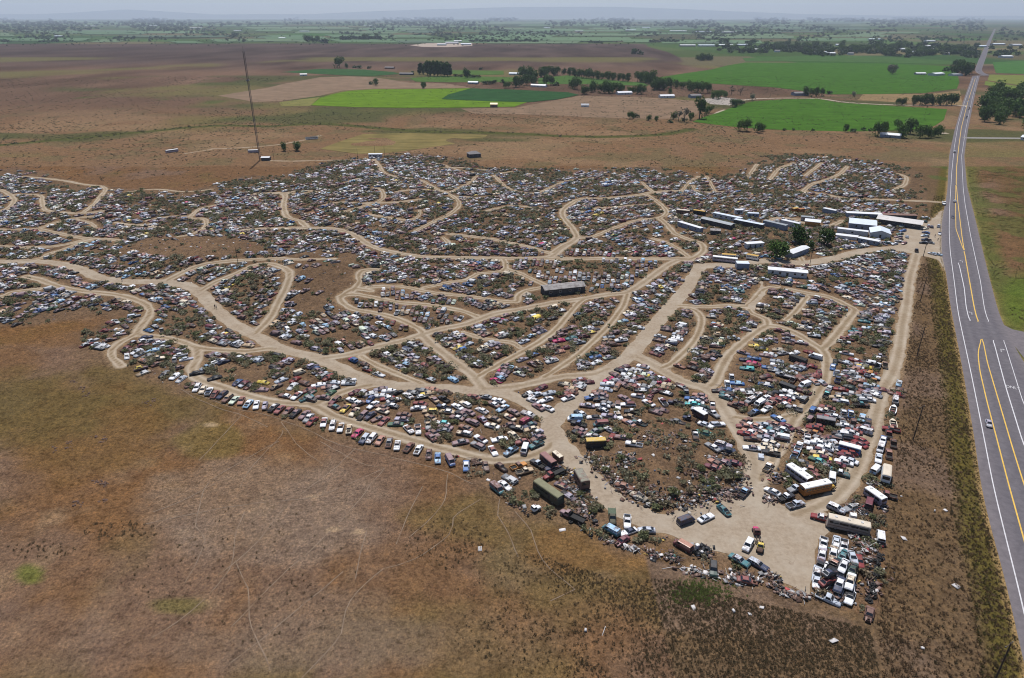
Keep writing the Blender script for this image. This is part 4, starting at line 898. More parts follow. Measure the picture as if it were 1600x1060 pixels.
# customers and staff parked by the office, and the traffic
Z('office yard', 1300, 310, '870,345,190,s,lb 880,402,190,w,bl 845,440,190,s,gn/gy 825,478,185,w,mv/gy 840,505,185,s,ta/mv 935,475,100,m,si 775,562,190,m,si/wh 835,535,170,m,gy/wh 900,555,200,m,fr 1170,425,170,m,bl 1160,465,175,m,wh/lb 1175,512,175,p,nv 1140,552,175,m,bk 1215,548,170,s,gy/bk 1165,372,190,s,cr 1203,342,80,o,mr/si 1246,352,85,m,nv 1330,342,85,u,wh/si 1342,437,265,m,wh/nv 1055,645,95,p,bk/nv 1255,682,165,m,wh/lb 1312,697,165,m,lb/wh 1150,285,160,m,dg 1165,240,170,s,si 620,665,175,p,wh/lb 700,552,170,s,te/wh')
Z('highway', 0, 0, '12316,5272,283,m,si/lv 11867,2700,270,m,nv 11891,2507,265,m,nv/wh 11891,1894,268,u,bk/si 12035,1469,80,s,bk 12042,1450,80,s,nv 12064,1365,79,s,bk/gy 12074,1345,79,u,gy/bk 12025,1331,260,m,wh 12051,1268,260,s,si 12064,1236,80,s,gy 12138,1151,79,s,bk 12180,880,78,s,nv/gy 12207,868,78,s,gy/si')
ALLN = []
for n in NEAR:
    fl = n['fl']; zo = 0.0
    # the stack carries a height flag
    for part in fl.split('z')[1:2]:
        zo = float(part.rstrip('oxghN') or 0)
    n['zo'] = zo; n['f'] = ''.join(ch for ch in fl if ch in 'oxghN')
    T = n['T']
    if 'h' in n['f']: n['f'] += 'o'
    hgt = {'v': .95, 'u': .85, 'p': .8}.get(T, .65)
    x, y = at(n['px'], n['py'], hgt+zo)
    x2, y2 = flat(n['px']+2*math.cos(R(n['a'])), n['py']-2*math.sin(R(n['a'])), hgt+zo)
    x1, y1 = flat(n['px'], n['py'], hgt+zo)
    n['yaw'] = math.atan2(y2-y1, x2-x1); n['x'], n['y'] = float(x), float(y)
Z_KEEP = ('office yard', 'highway', 'dirt lot', 'field-edge row', 'stacked pile')
for n in NEAR: n['kind'] = CATG0[n['T']]
carl = sorted([n for n in NEAR if n['kind'] == 'car'], key=lambda n: (n['zone'] not in Z_KEEP, n['y']))
FAR_LIST = carl[300:]
_ids = {id(n) for n in FAR_LIST}; NEAR = [n for n in NEAR if id(n) not in _ids]
# move overlapping neighbours apart (not in the stack)
EXT = {'s': (2.62, .96), 'c': (2.5, .95), 'w': (2.62, .96), 'm': (2.3, .9), 'u': (2.35, .95), 'v': (2.5, .98), 'o': (2.45, .92), 'p': (2.65, .96), 'h': (2.4, .95)}
free = [n for n in NEAR+FAR_LIST if n['zone'] not in ('stacked pile', 'highway')]
SC = .92
def probes(n):
    L, W_ = EXT[n['T']]; L *= SC; W_ *= SC; c_, s_ = math.cos(n['yaw']), math.sin(n['yaw'])
    return [(n['x']+c_*d, n['y']+s_*d) for d in (-L+W_, 0, L-W_)], W_
for it in range(40):
    moved = 0
    for i, a in enumerate(free):
        for b in free[i+1:]:
            if abs(a['x']-b['x']) > 5.4 or abs(a['y']-b['y']) > 5.4: continue
            pa, wa = probes(a); pb, wb = probes(b)
            best = None
            for p in pa:
                for q in pb:
                    d = math.hypot(p[0]-q[0], p[1]-q[1])
                    if best is None or d-(wa+wb) < best[0]: best = (d-(wa+wb), p, q, d)
            if best[0] < -.05:
                k = min(.25, -best[0]*.5); dx, dy = (best[1][0]-best[2][0])/(best[3]+1e-6), (best[1][1]-best[2][1])/(best[3]+1e-6)
                if best[3] < .05: dx, dy = -math.sin(a['yaw']), math.cos(a['yaw'])
                a['x'] += dx*k; a['y'] += dy*k; b['x'] -= dx*k; b['y'] -= dy*k; moved += 1
    if not moved: break
EXCL = []      # ground already taken: (x, y, radius)
def word_of(n):
    c = COL[n['col']][0]; r_ = COL[n['roof']][0]; T = n['T']
    if 'h' == T: return c.replace('rusty ', 'rusty ')+' '+WORD[T]
    return (c if n['col'] == n['roof'] else c+' and '+r_)+' '+WORD[T]
def short_of(n): return COL[n['col']][0].split()[-1]+' '+WORD[n['T']].split()[-1]
GROUPS = {'car': 'cars parked in the salvage yard', 'van': 'vans parked in the salvage yard', 'pickup': 'pickups parked in the salvage yard', 'car wreck': 'stripped hulks in the salvage yard'}
labels = {}
for n in NEAR: n['sx'], n['sy'] = map(float, to_px(n['x'], n['y'], .7+n['zo']))
def neighbour(n, dx, dy):
    best = None
    for m in NEAR:
        if m is n: continue
        ex, ey = m['sx']-n['sx'], m['sy']-n['sy']
        d = math.hypot(ex, ey*1.3)
        if d < 1 or d > 70: continue
        cs = (ex*dx+ey*1.3*dy)/d
        if cs < .75: continue
        if best is None or d < best[0]: best = (d, m)
    return best[1] if best else None
NOPEN = ('with its hood missing', 'o')
def cands(n):
    w0 = word_of(n); zn = n['zone']
    L, Rr, U, Dn = neighbour(n, -1, 0), neighbour(n, 1, 0), neighbour(n, 0, -1), neighbour(n, 0, 1)
    st = ' lacking its hood' if 'o' in n['f'] and n['T'] != 'h' else ''
    if 'N' in n['f']: yield 'white racing coupe with black numbers painted on its bonnet, field-edge row'
    if L and Rr: yield f"{w0}{st} between {short_of(L)} and {short_of(Rr)}, {zn}"
    yield f"{w0}{st} in the {zn}" if not (L or Rr or U or Dn) else None
    if U and Dn: yield f"{w0} below {short_of(U)}, above {short_of(Dn)}, {zn}"
    if L and U: yield f"{w0} right of {short_of(L)}, below {short_of(U)}, {zn}"
    if Rr and Dn: yield f"{w0} left of {short_of(Rr)}, above {short_of(Dn)}, {zn}"
    if L and Dn: yield f"{w0} right of {short_of(L)}, above {short_of(Dn)}, {zn}"
    if Rr and U: yield f"{w0} left of {short_of(Rr)}, below {short_of(U)}, {zn}"
    for m, wd in ((L, 'right of'), (Rr, 'left of'), (U, 'below'), (Dn, 'above')):
        if m: yield f"{w0} just {wd} {word_of(m)}, {zn}"
    if L and Rr and Dn: yield f"{w0} between {short_of(L)} and {short_of(Rr)}, above {short_of(Dn)}"
    if L and Rr and U: yield f"{w0} between {short_of(L)} and {short_of(Rr)}, below {short_of(U)}"
for n in NEAR:
    lab = None
    for c_ in cands(n):
        if c_ and len(c_.split()) <= 16 and c_ not in labels: lab = c_; break
    if lab is None: lab = f"{word_of(n)} in the {n['zone']}"
    labels[lab] = n
    zz = float(height(n['x'], n['y']))+n['zo']
    tl = (rnd.uniform(-.03, .03), rnd.uniform(-.03, .03)) if n['zone'] != 'stacked pile' else (rnd.uniform(-.07, .07), rnd.uniform(-.10, .10))
    root = make_car(n['T'], n['x'], n['y'], zz, n['yaw'], n['col'], n['roof'], n['f'], tl)
    root.scale = (SC,)*3
    tag(root, lab, CATG[n['T']], GROUPS[CATG[n['T']]])
    for q in probes(n)[0]: EXCL.append((q[0], q[1], 1.25))
    if 'N' in n['f']:
        obj('painted_number', text_mesh('painted_number', '010', .95, m_black), root, (1.5, 0, .885), math.pi/2)
# ---------------------------------------------------------------- one-off vehicles
P = paint_mat
def place(px, py, a, h=1.0):
    x, y = map(float, at(px, py, h)); x2, y2 = flat(px+3*math.cos(R(a)), py-3*math.sin(R(a)), h); x1, y1 = flat(px, py, h)
    return x, y, float(height(x, y)), math.atan2(y2-y1, x2-x1)
def excl(x, y, yaw, L, r=1.7):
    for t in np.linspace(-L/2+.6, L/2-.6, max(2, int(L/1.5))): EXCL.append((x+math.cos(yaw)*t, y+math.sin(yaw)*t, r))
def BV(name, label, cat, px, py, a, L, W, H, body, roof, group=None, **kw):
    x, y, z, yaw = place(px, py, a, H*.5); excl(x, y, yaw, L+(kw.get('hood') or [0])[0])
    r = boxveh(name, x, y, z, yaw, L, W, H, body, roof, **kw); tag(r, label, cat, group); return r
def TK(label, px, py, a, cab, bed, Lb=4.0, scale=.85, hoodcol=None):
    x, y, z, yaw = place(px, py, a, .9); excl(x-1.2*math.cos(yaw), y-1.2*math.sin(yaw), yaw, Lb+3)
    r = truck('lorry', x, y, z, yaw, cab, bed, Lb, None, hoodcol, True, scale); tag(r, label, 'truck', 'old lorries in the salvage yard'); return r
m_bus = plain('school_bus_orange', (.36, .135, .03), .5, var=.25, dirt=RUSTC, dirtamt=.36)
m_busy = plain('school_bus_yellow', (.48, .29, .05), .45, var=.2)
m_olive = plain('olive_drab', (.155, .150, .085), .7, var=.2, scale=.8, dirt=(.09, .075, .05), dirtamt=.35)
m_olived = plain('olive_drab_dark', (.075, .070, .048), .8, var=.3, scale=.9)  # darker olive than m_olive: trailer flank and army lorry cab
m_whitep = plain('chalky_white', (.70, .70, .70), .55, var=.12, scale=.7, dirt=(.40, .36, .32), dirtamt=.34)
m_beige = plain('beige_panel', (.52, .45, .36), .6, var=.15, scale=.7, dirt=(.3, .24, .18), dirtamt=.34)
m_greywall = plain('grey_panel', (.24, .24, .26), .6, var=.2, scale=.7, dirt=(.16, .12, .10), dirtamt=.34)
m_bluegrey = plain('blue_grey_panel', (.22, .27, .36), .6, var=.2, scale=.7)
m_dark = plain('dark_panel', (.03, .03, .034), .7, var=.4, scale=.7)
m_maroon = plain('oxidised_maroon', (.22, .11, .105), .7, var=.25, scale=.7)
m_rustbox = plain('rust_panel', (.17, .095, .075), .85, var=.4, scale=.9, dirt=(.28, .22, .18), dirtamt=.35)
BV('school_bus', 'orange school bus with white roof and yellow bonnet beside the yard track', 'bus', 1274, 762, 12, 8.2, 2.3, 2.9, m_bus, m_whitep, nwin=9, wz=1.75, wh=.55, hood=(1.5, m_busy), wheels=(.22,), stripe=(1.3, 1.42, m_black), roofbits=2)
BV('coach', 'white rounded coach with roof vents lying behind the orange school bus', 'bus', 1249, 742, 325, 7.4, 2.3, 2.7, P('lv'), m_whitep, nwin=5, nose=.6, roofbits=3, stripe=(1.0, 1.2, P('si')))
BV('small_bus', 'small white bus with dull maroon roof panel near the road fork', 'bus', 856.5, 719.5, 320, 5.4, 2.0, 2.4, P('nv'), m_maroon, nwin=6, wz=1.35)
BV('cargo_body', 'rusty cream cargo body standing at the road fork beside the small bus', 'trailer', 871.5, 713.5, 320, 3.4, 1.5, 1.9, m_rustbox, P('cr'), windshield=False, wheels=())
BV('house_trailer', 'long olive drab trailer at the edge of the dry field', 'trailer', 857, 769, 325, 9.4, 2.4, 3.0, m_olived, m_olive, nwin=4, wz=1.7, nose=1.1, tail=.3, door=(1.0, m_dark))
BV('wooden_caravan', 'rusty derelict caravan with patched grey-green roof beside the main track', 'caravan', 909, 749, 300, 5.6, 2.5, 3.1, m_rustbox, plain('patched_roof', (.21, .20, .16), .8, var=.4, scale=1.2, dirt=(.16, .09, .07), dirtamt=.45), nwin=2, wz=1.7)
BV('motorhome', 'long beige motorhome with torn open roof beside the car stack', 'motorhome', 1325, 820, 167, 9.3, 2.4, 3.0, plain('motorhome_flank', (.26, .22, .20), .6, var=.2, scale=.7), m_beige, nwin=4, wz=1.8, nose=.7, roofbits=3, stripe=(1.1, 1.35, P('br')))
BV('travel_trailer', 'white flat-roofed travel trailer in the east fence strip', 'trailer', 1367.5, 775.5, 325, 5.2, 2.2, 2.6, P('lv'), m_whitep, nwin=3, roofbits=2)
BV('box_lorry', 'tall white box lorry with dark cab front in the east fence strip', 'truck', 1385, 741, 265, 5.6, 2.2, 3.0, m_whitep, m_beige, nwin=0, wz=1.5)
BV('minibus', 'long white minibus with blue flank in the south-east block', 'van', 1328, 700.5, 345, 5.8, 2.0, 2.3, P('bl'), m_whitep, nwin=6, wz=1.3, nose=.5)
BV('old_bus', 'yellow-roofed bus with flank darkened as shade among bushes on the mound island', 'bus', 930.8, 692, 3, 5.6, 2.1, 2.7, m_dark, plain('yellow_ochre_roof', (.50, .33, .06), .6, var=.2, dirt=(.40, .33, .25), dirtamt=.45), nwin=6)  # dark body colour stands in for shade on the side facing the viewer
BV('step_van', 'white-roofed step van with dark flank on the mound island east side', 'van', 1094, 647, 330, 4.6, 1.95, 2.5, P('nv'), m_whitep, nwin=3)
BV('panel_bus', 'black bus body with long grey roof in the south-east block', 'bus', 1290, 658, 350, 5.2, 2.0, 2.4, m_dark, plain('grey_roof_sheet', (.20, .19, .20), .6, var=.3, scale=.8), nwin=4)
BV('freight_van', 'long black lorry body beside the bare patch of the bean island', 'truck', 1247, 562, 160, 6.0, 2.1, 2.1, m_dark, m_black, windshield=False)
BV('freight_van', 'long black freight body in the middle of the bean island', 'truck', 1230.5, 604.5, 160, 5.2, 2.0, 1.9, m_black, m_dark, windshield=False)
TK('red-bonneted lorry with long loaded flatbed beside the main track', 860, 742.5, 205, P('re'), m_black, 5.0)
TK('mauve flatbed lorry with long dark bed at the scrap corner', 888, 803, 155, P('mv'), m_black, 4.6)
TK('stripped lorry with white cab and bare chassis out in the dry field', 834, 795, 25, m_whitep, None, 3.4, .75)
TK('dark green army lorry with lifting gear parked nose to the dirt lot', 957, 809, 274, m_olived, plain('army_green', (.06, .085, .05), .7, var=.3), 3.4, .85)
TK('red-bonneted tow lorry standing on the dirt lot', 1183, 832, 106, P('mr'), None, 4.0, .8, P('pk'))
TK('yellow-cabbed lorry behind the red tow lorry on the dirt lot', 1188.5, 853, 262, P('ye'), None, 2.0, .75, m_iron)
TK('black lorry with bare chassis on the mound island east side', 1077, 653, 165, P('nv'), None, 3.5, .75)
TK('grey lorry with white bed in the south-east block', 1317, 658, 98, P('gy'), m_whitep, 3.0, .75)
TK('pale grey lorry with long bed across the bean island', 1221.5, 585, 165, P('gy'), plain('galvanised', (.30, .29, .30), .6, var=.3), 4.6, .8)
TK('white lorry stopped on the shoulder of the highway', 1475, 318, 275, m_whitep, m_whitep, 4.2, 1.0)
yb = []
for lab, px, py, a, L, b_, r_ in [('rust-flanked bus with pale roof at the north track', 1067.5, 331, 355, 8, m_rustbox, m_beige), ('yellow bus body beside the rust-flanked bus', 1093, 332, 352, 7.5, m_dark, m_busy), ('orange bus body tilted beside the caravan row', 1242, 328, 12, 4.6, m_bus, m_busy), ('second orange bus body behind the caravan row', 1252, 329, 8, 4.2, m_bus, m_bus),
   ('long white coach at the inner junction', 1133, 405.5, 354, 12, P('lv'), m_whitep), ('yellow-roofed bus behind the long white coach', 1139, 401, 356, 7, m_whitep, m_busy), ('yellow-roofed bus near the round green tree', 1176, 402, 350, 6, m_whitep, m_busy), ('white coach parked alone on the northern scrub', 268.5, 236, 8, 11, P('lv'), m_whitep), ('dark-roofed coach beside a white car on the northern meadow', 487, 216, 4, 12, m_whitep, m_dark), ('white bus at the meadow lane near the mast', 396, 236.5, 2, 9, P('lv'), m_whitep)]:
    BV('bus', lab, 'bus', px, py, a, L, 2.3, 2.6, b_, r_, 'old buses and coaches around the yard', nwin=7, nose=.3)
def boat(px, py, a, hullm, deckm, label, L=5.2):
    x, y, z, yaw = place(px, py, a, .6); excl(x, y, yaw, L)
    root = empty('motor_boat', (x, y, z), yaw); tag(root, label, 'boat', 'old boats in the fence strip')
    st = [(-.5*L, .15, .85, .95), (-.2*L, .1, .85, 1.05), (.2*L, .15, .9, .95), (.4*L, .4, 1.0, .5), (.5*L, .7, 1.05, .06)]
    V, F = [], []
    for x_, zb, zt, hw in st: V += [(x_, -hw, zt), (x_, -hw*.8, zb+.3*(zt-zb)), (x_, 0, zb), (x_, hw*.8, zb+.3*(zt-zb)), (x_, hw, zt)]
    for i in range(4):
        for j in range(4): k = i*5+j; F.append((k, k+5, k+6, k+1))
    F.append((0, 1, 2, 3, 4)); obj('hull', mesh_of('hull', V, F, [hullm]), root)
    g = Geo()
    for i in range(4): 
        (xa, _, za, ha), (xb, _, zb_, hb) = st[i], st[i+1]
        if i < 2: 
            for s in (-1, 1): g.add([(xa, s*ha, za+.003), (xb, s*hb, zb_+.003), (xb, s*(hb-.22), zb_+.003), (xa, s*(ha-.22), za+.003)], [(0, 1, 2, 3)])
        else: g.add([(xa, -ha, za+.003), (xb, -hb, zb_+.003), (xb, hb, zb_+.003), (xa, ha, za+.003)], [(0, 1, 2, 3)])
    obj('deck', g.mesh('deck', deckm), root)
    obj('floor', Geo().box(-.48*L, .2*L, -.75, .75, .45, .5).mesh('floor', m_dark), root)
    for k in range(2): obj('seat', Geo().box(-.3*L+k*1.5, -.3*L+k*1.5+.5, -.6, .6, .5, .8, 0, .05, .05).mesh('seat', P(('fr', 'cr')[k])), root)
    g = Geo(); g.add([(.18*L, -.8, .92), (.18*L, .8, .92), (.12*L, .7, 1.3), (.12*L, -.7, 1.3)], [(0, 1, 2, 3)]); obj('windshield', g.mesh('windshield', m_glass), root)
boat(1395.5, 640, 75, m_whitep, m_whitep, 'white open motor boat with red seats in the east fence strip')
boat(1395.5, 662, 100, m_rustbox, P('cr'), 'rust-stained round-nosed boat in the east fence strip', 4.8)
# ---------------------------------------------------------------- tyres along the east corner, loose one by one
def tyre_mesh(r=.36, t=.13, n=16, m=8):
    V = [((r-t+t*math.cos(2*math.pi*j/m))*math.cos(2*math.pi*i/n), (r-t+t*math.cos(2*math.pi*j/m))*math.sin(2*math.pi*i/n), t+t*math.sin(2*math.pi*j/m)) for i in range(n) for j in range(m)]
    F = [(i*m+j, ((i+1) % n)*m+j, ((i+1) % n)*m+(j+1) % m, i*m+(j+1) % m) for i in range(n) for j in range(m)]
    return mesh_of('tyre', V, F, [m_tyre], smooth=True)
TY = tyre_mesh()
def tyre(px, py, label, group, s=1.15, z=0.0, tilt=.2):
    x, y = map(float, at(px, py)); o = obj('tyre', TY, None, (x, y, float(height(x, y))+z), 0, s)
    o.rotation_euler = (rnd.uniform(-tilt, tilt), rnd.uniform(-tilt, tilt), rnd.uniform(0, 6)); tag(o, label, 'tyre', group)
for k in range(52):
    t = k/51; px = 1376-15*t+rnd.uniform(-6, 2.5)*(1.3 if k % 3 else .4); py = 868+74*t+rnd.uniform(-2.5, 2.5)
    tyre(px, py, 'black tyre lying in the tyre heap along the east corner fence', 'tyres heaped along the east corner', rnd.uniform(1.0, 1.5), rnd.choice([0, 0, .25, .5]))
for (px, py), lab in zip([(1015, 790.5), (1008.5, 792), (908, 822), (892, 817), (923, 837), (1370, 819), (1379, 818), (1366, 852)], ['large black tyre beside the main track below the rubble heap', 'small black tyre left of the large tyre by the main track', 'grey-black tyre at the field edge below the mauve flatbed', 'dark round tyre alone left of the rusty tractor parts', 'black tyre in the line of field-edge scrap', 'pale-rimmed tyre right of the motorhome', 'small tyre at the fence right of the motorhome', 'red-rust tyre among white scrap right of the stack']):
    tyre(px, py, lab, None, 1.7)
x, y = map(float, at(1367, 575)); o = obj('tyre', TY, None, (x, y, float(height(x, y))+.9), 0, 3.0); o.rotation_euler = (1.2, 0, .5); tag(o, 'giant black tyre propped upright in the east block', 'tyre')
# ---------------------------------------------------------------- camper shells, fridge, propped bits
def shell(px, py, a, m, lab, L=2.4):
    x, y, z, yaw = place(px, py, a, .4); excl(x, y, yaw, L, 1.3)
    root = empty('camper_shell', (x, y, z), yaw); tag(root, lab, 'camper shell')
    obj('body', Geo().box(-L/2, L/2, -.85, .85, .02, .8, 0, .15, .14).mesh('body', m), root)
    g = Geo()
    for s in (-1, 1): g.add([(-L*.35, s*.81, .3), (L*.35, s*.81, .3), (L*.33, s*.765, .62), (-L*.33, s*.765, .62)], [(0, 1, 2, 3) if s < 0 else (3, 2, 1, 0)])
    obj('side_window', g.mesh('side_window', m_glass), root)
shell(1189.3, 714, 95, P('si'), 'silver camper shell at the tip of the small east islet')
shell(1376, 836, 100, m_whitep, 'white camper shell on the ground right of the stacked cars')
shell(1333.5, 806, 100, m_whitep, 'small white shell wedged between motorhome and grey scrap', 1.5)
x, y, z, yaw = place(1089, 856, 95, .8); root = empty('refrigerator', (x, y, z), .4); tag(root, 'white upright refrigerator beside the black engine heap', 'refrigerator')
obj('body', Geo().box(-.4, .4, -.36, .36, .03, 1.75, 0, .02, .02).mesh('body', m_whitep), root); obj('door', Geo().box(-.38, .38, -.43, -.37, .08, 1.7).mesh('door', P('lv')), root)
# ---------------------------------------------------------------- buildings
m_metal_w = plain('white_sheet_metal', (.62, .63, .66), .45, var=.1, scale=.4, dirt=(.42, .38, .36), dirtamt=.32)
m_metal_b = plain('pale_blue_sheet_metal', (.56, .62, .70), .45, var=.12, scale=.4, dirt=(.36, .35, .36), dirtamt=.3)
m_metal_g = plain('grey_sheet_metal', (.25, .27, .29), .5, var=.2, scale=.4, dirt=(.18, .13, .11), dirtamt=.32)
m_roofbeige = plain('beige_roof_sheet', (.50, .48, .47), .6, var=.15, scale=.4, dirt=(.30, .24, .20), dirtamt=.35)
m_oldwood = plain('grey_boards', (.070, .068, .072), .9, var=.5, scale=1.3)
m_oldroof = plain('peeling_grey_roof', (.26, .245, .24), .85, var=.35, scale=.7, dirt=(.12, .10, .095), dirtamt=.45)
m_shingle = plain('grey_shingle', (.17, .16, .165), .9, var=.3, scale=1.5)
m_wallw = plain('pale_siding', (.50, .51, .54), .7, var=.15, scale=.5, dirt=(.36, .33, .30), dirtamt=.3)
m_wallb = plain('blue_grey_siding', (.20, .235, .31), .7, var=.2, scale=.5)
m_walld = plain('dark_siding', (.07, .068, .075), .8, var=.3, scale=.5)
m_window = m_glass
def building(name, label, cat, px1, py1, px2, py2, depth, h, wall, roof, kind='gable', rise=1.0, nwin=3, door=True, ridge='x', group=None, over=.35):
    """px1,py1 - px2,py2: ends of the near wall's foot, as seen; depth runs away from the viewer"""
    a, b_ = np.array(at(px1, py1)), np.array(at(px2, py2)); L = float(np.hypot(*(b_-a))); yaw = math.atan2(b_[1]-a[1], b_[0]-a[0])
    z = float(min(height(*a), height(*b_)))-.1
    root = empty(name, (float(a[0]), float(a[1]), z), yaw); tag(root, label, cat, group)
    for t in np.linspace(0, L, max(2, int(L/2))):
        for d in np.linspace(0, depth, max(2, int(depth/2))): take(a[0]+math.cos(yaw)*t-math.sin(yaw)*d, a[1]+math.sin(yaw)*t+math.cos(yaw)*d, 1.4)
    g = Geo(); g.add([(0, 0, 0), (L, 0, 0), (L, depth, 0), (0, depth, 0), (0, 0, h), (L, 0, h), (L, depth, h), (0, depth, h)], [(0, 1, 5, 4), (1, 2, 6, 5), (2, 3, 7, 6), (3, 0, 4, 7), (4, 5, 6, 7)])
    if kind == 'gable':
        if ridge == 'x': g.add([(0, 0, h), (0, depth, h), (0, depth/2, h+rise-.02)], [(2, 1, 0)]); g.add([(L, 0, h), (L, depth, h), (L, depth/2, h+rise-.02)], [(0, 1, 2)])
        else: g.add([(0, 0, h), (L, 0, h), (L/2, 0, h+rise-.02)], [(0, 1, 2)]); g.add([(0, depth, h), (L, depth, h), (L/2, depth, h+rise-.02)], [(2, 1, 0)])
    obj('wall', g.mesh('wall', wall), root)
    o_ = over; r = Geo(); t = .1
    if kind == 'flat': r.box(-o_, L+o_, -o_, depth+o_, h+.01, h+.18)
    elif kind == 'gable':
        if ridge == 'x':
            sl_ = rise/(depth/2); 
            A = [(-o_, -o_, h-sl_*o_+.03), (L+o_, -o_, h-sl_*o_+.03), (L+o_, depth/2, h+rise+.03), (-o_, depth/2, h+rise+.03), (L+o_, depth+o_, h-sl_*o_+.03), (-o_, depth+o_, h-sl_*o_+.03)]
            r.add(A+[(x_, y_, z_+t) for x_, y_, z_ in A], [(6, 7, 8, 9), (9, 8, 10, 11), (0, 1, 7, 6), (4, 5, 11, 10), (1, 2, 8, 7), (2, 4, 10, 8), (3, 0, 6, 9), (5, 3, 9, 11)])
        else:
            sl_ = rise/(L/2)
            A = [(-o_, -o_, h-sl_*o_+.03), (-o_, depth+o_, h-sl_*o_+.03), (L/2, depth+o_, h+rise+.03), (L/2, -o_, h+rise+.03), (L+o_, depth+o_, h-sl_*o_+.03), (L+o_, -o_, h-sl_*o_+.03)]
            r.add(A+[(x_, y_, z_+t) for x_, y_, z_ in A], [(9, 8, 7, 6), (11, 10, 8, 9), (6, 7, 1, 0), (10, 11, 5, 4), (7, 8, 2, 1), (8, 10, 4, 2), (9, 6, 0, 3), (11, 9, 3, 5)])
    elif kind == 'hip':
        A = [(-o_, -o_, h+.03), (L+o_, -o_, h+.03), (L+o_, depth+o_, h+.03), (-o_, depth+o_, h+.03), (L*.3, depth/2, h+rise), (L*.7, depth/2, h+rise)]
        r.add(A, [(0, 1, 5, 4), (1, 2, 5), (2, 3, 4, 5), (3, 0, 4)])
    obj('roof', r.mesh('roof', roof), root)
    for k in range(nwin):
        xx = L*(k+.6)/(nwin+.2); 
        f_ = obj('window', Geo().box(xx-.55, xx+.55, -.06, -.003, h*.42, h*.78).mesh('window', m_wallw), root)
        obj('pane', Geo().box(xx-.47, xx+.47, -.075, -.062, h*.45, h*.75).mesh('pane', m_window), f_)
    if door:
        obj('door', Geo().box(L*.5-.5, L*.5+.5, -.06, -.003, 0.05, min(h*.85, 2.1)).mesh('door', m_walld), root)
    return root
Bd = building
Bd('mobile_unit', 'long white mobile unit with blue-grey flank behind the office sheds', 'mobile home', 1322.6, 339.5, 1377, 342, 4, 2.6, m_wallb, m_metal_w, 'flat', nwin=4, door=True)
Bd('shop', 'low wide shop with beige roof and dark open front facing the highway lot', 'shop', 1371.5, 349, 1436, 358.5, 8, 3.2, m_walld, m_roofbeige, 'gable', 1.1, nwin=4, over=1.2)
Bd('lean_to', 'long low lean-to with rusty pale roof behind the shop', 'shed', 1379, 341.5, 1432, 343.5, 3.5, 2.4, m_walld, m_rustbox, 'flat', nwin=0, door=False)
Bd('steel_shed', 'broad steel shed with pale blue roof beside the gabled building', 'shed', 1325.7, 357.5, 1367.5, 361.5, 12, 3.4, m_wallb, m_metal_b, 'gable', 1.2, nwin=2)
Bd('gabled_building', 'tall white gabled building at the heart of the office yard', 'building', 1359, 372, 1390, 374.6, 10, 3.2, m_wallw, m_metal_b, 'gable', 1.5, nwin=1, ridge='y')
Bd('freight_box', 'long cream freight box in front of the steel shed', 'storage box', 1307, 364.5, 1355, 370.3, 3.2, 2.7, m_wallw, m_metal_w, 'flat', nwin=1, door=False, over=.05)
Bd('covered_stack', 'long low white sheeted shed below the cream freight box', 'shed', 1305.6, 372, 1339, 375.8, 3, 1.9, m_metal_w, m_metal_w, 'gable', .5, nwin=0, door=False)
Bd('office_trailer', 'white office trailer at the front of the shed group', 'mobile home', 1340, 379, 1371, 384.5, 3, 2.5, m_wallb, m_metal_w, 'flat', nwin=3)
Bd('open_shed', 'long open shed with dark grey-green roof west of the container row', 'shed', 1094.4, 348.5, 1141, 359, 4.5, 2.8, m_walld, m_metal_g, 'gable', .5, nwin=0, door=False)
Bd('storage_trailer', 'long grey-roofed trailer behind the dark open shed', 'trailer', 1113, 339.5, 1156, 348.3, 3, 2.7, m_wallw, m_metal_b, 'flat', nwin=5, door=False, over=.05)
Bd('storage_trailer', 'long trailer with blue-grey roof right of the dark open shed', 'trailer', 1145.6, 350.5, 1190, 359, 3, 2.8, m_walld, m_metal_b, 'flat', nwin=2, door=False, over=.1)
Bd('storage_trailer', 'dark blue-grey freight container trailer in the middle of the row', 'trailer', 1191, 352.5, 1226, 361, 3, 3.0, m_wallb, m_metal_g, 'flat', nwin=0, door=False, over=.04)
Bd('storage_trailer', 'white freight trailer right of the blue-grey container', 'trailer', 1219, 351, 1247, 357.5, 2.8, 2.8, m_wallw, m_metal_w, 'flat', nwin=0, door=False, over=.04)
Bd('storage_shed', 'white-roofed box with orange base beside the big dark trees', 'shed', 1257, 352.3, 1280.5, 355, 6, 2.6, plain('orange_base', (.40, .20, .06), .7), m_metal_w, 'flat', nwin=0, door=False)
Bd('storage_trailer', 'grey trailer behind the white-roofed orange-based box', 'trailer', 1251, 345.5, 1268, 347, 3, 2.6, m_greywall, m_metal_g, 'flat', nwin=2, door=False, over=.04)
Bd('metal_shed', 'pale metal shed with ribbed roof below the round trees', 'shed', 1237.4, 404.3, 1263, 395, 4, 2.8, m_wallb, m_metal_w, 'gable', .5, nwin=1, door=False)
Bd('mobile_home', 'long white mobile home above the junction of yard tracks', 'mobile home', 1199.5, 430, 1260, 435.6, 4, 2.9, m_wallw, m_metal_w, 'gable', .4, nwin=5)
Bd('storage_trailer', 'long white and blue trailer along the winding track', 'trailer', 1058, 353.5, 1093, 364, 2.8, 2.6, m_wallb, m_metal_w, 'flat', nwin=3, door=False, over=.04)
Bd('small_shed', 'small shed with dark roof among brush below the open shed', 'shed', 1110, 366.5, 1124.5, 367.3, 4, 2.4, m_walld, m_oldroof, 'gable', .6, nwin=0)
Bd('caravan_home', 'white caravan with awning left of the round green tree', 'caravan', 1167, 389.3, 1192.5, 387.5, 3, 2.7, m_wallw, m_metal_w, 'flat', nwin=3)
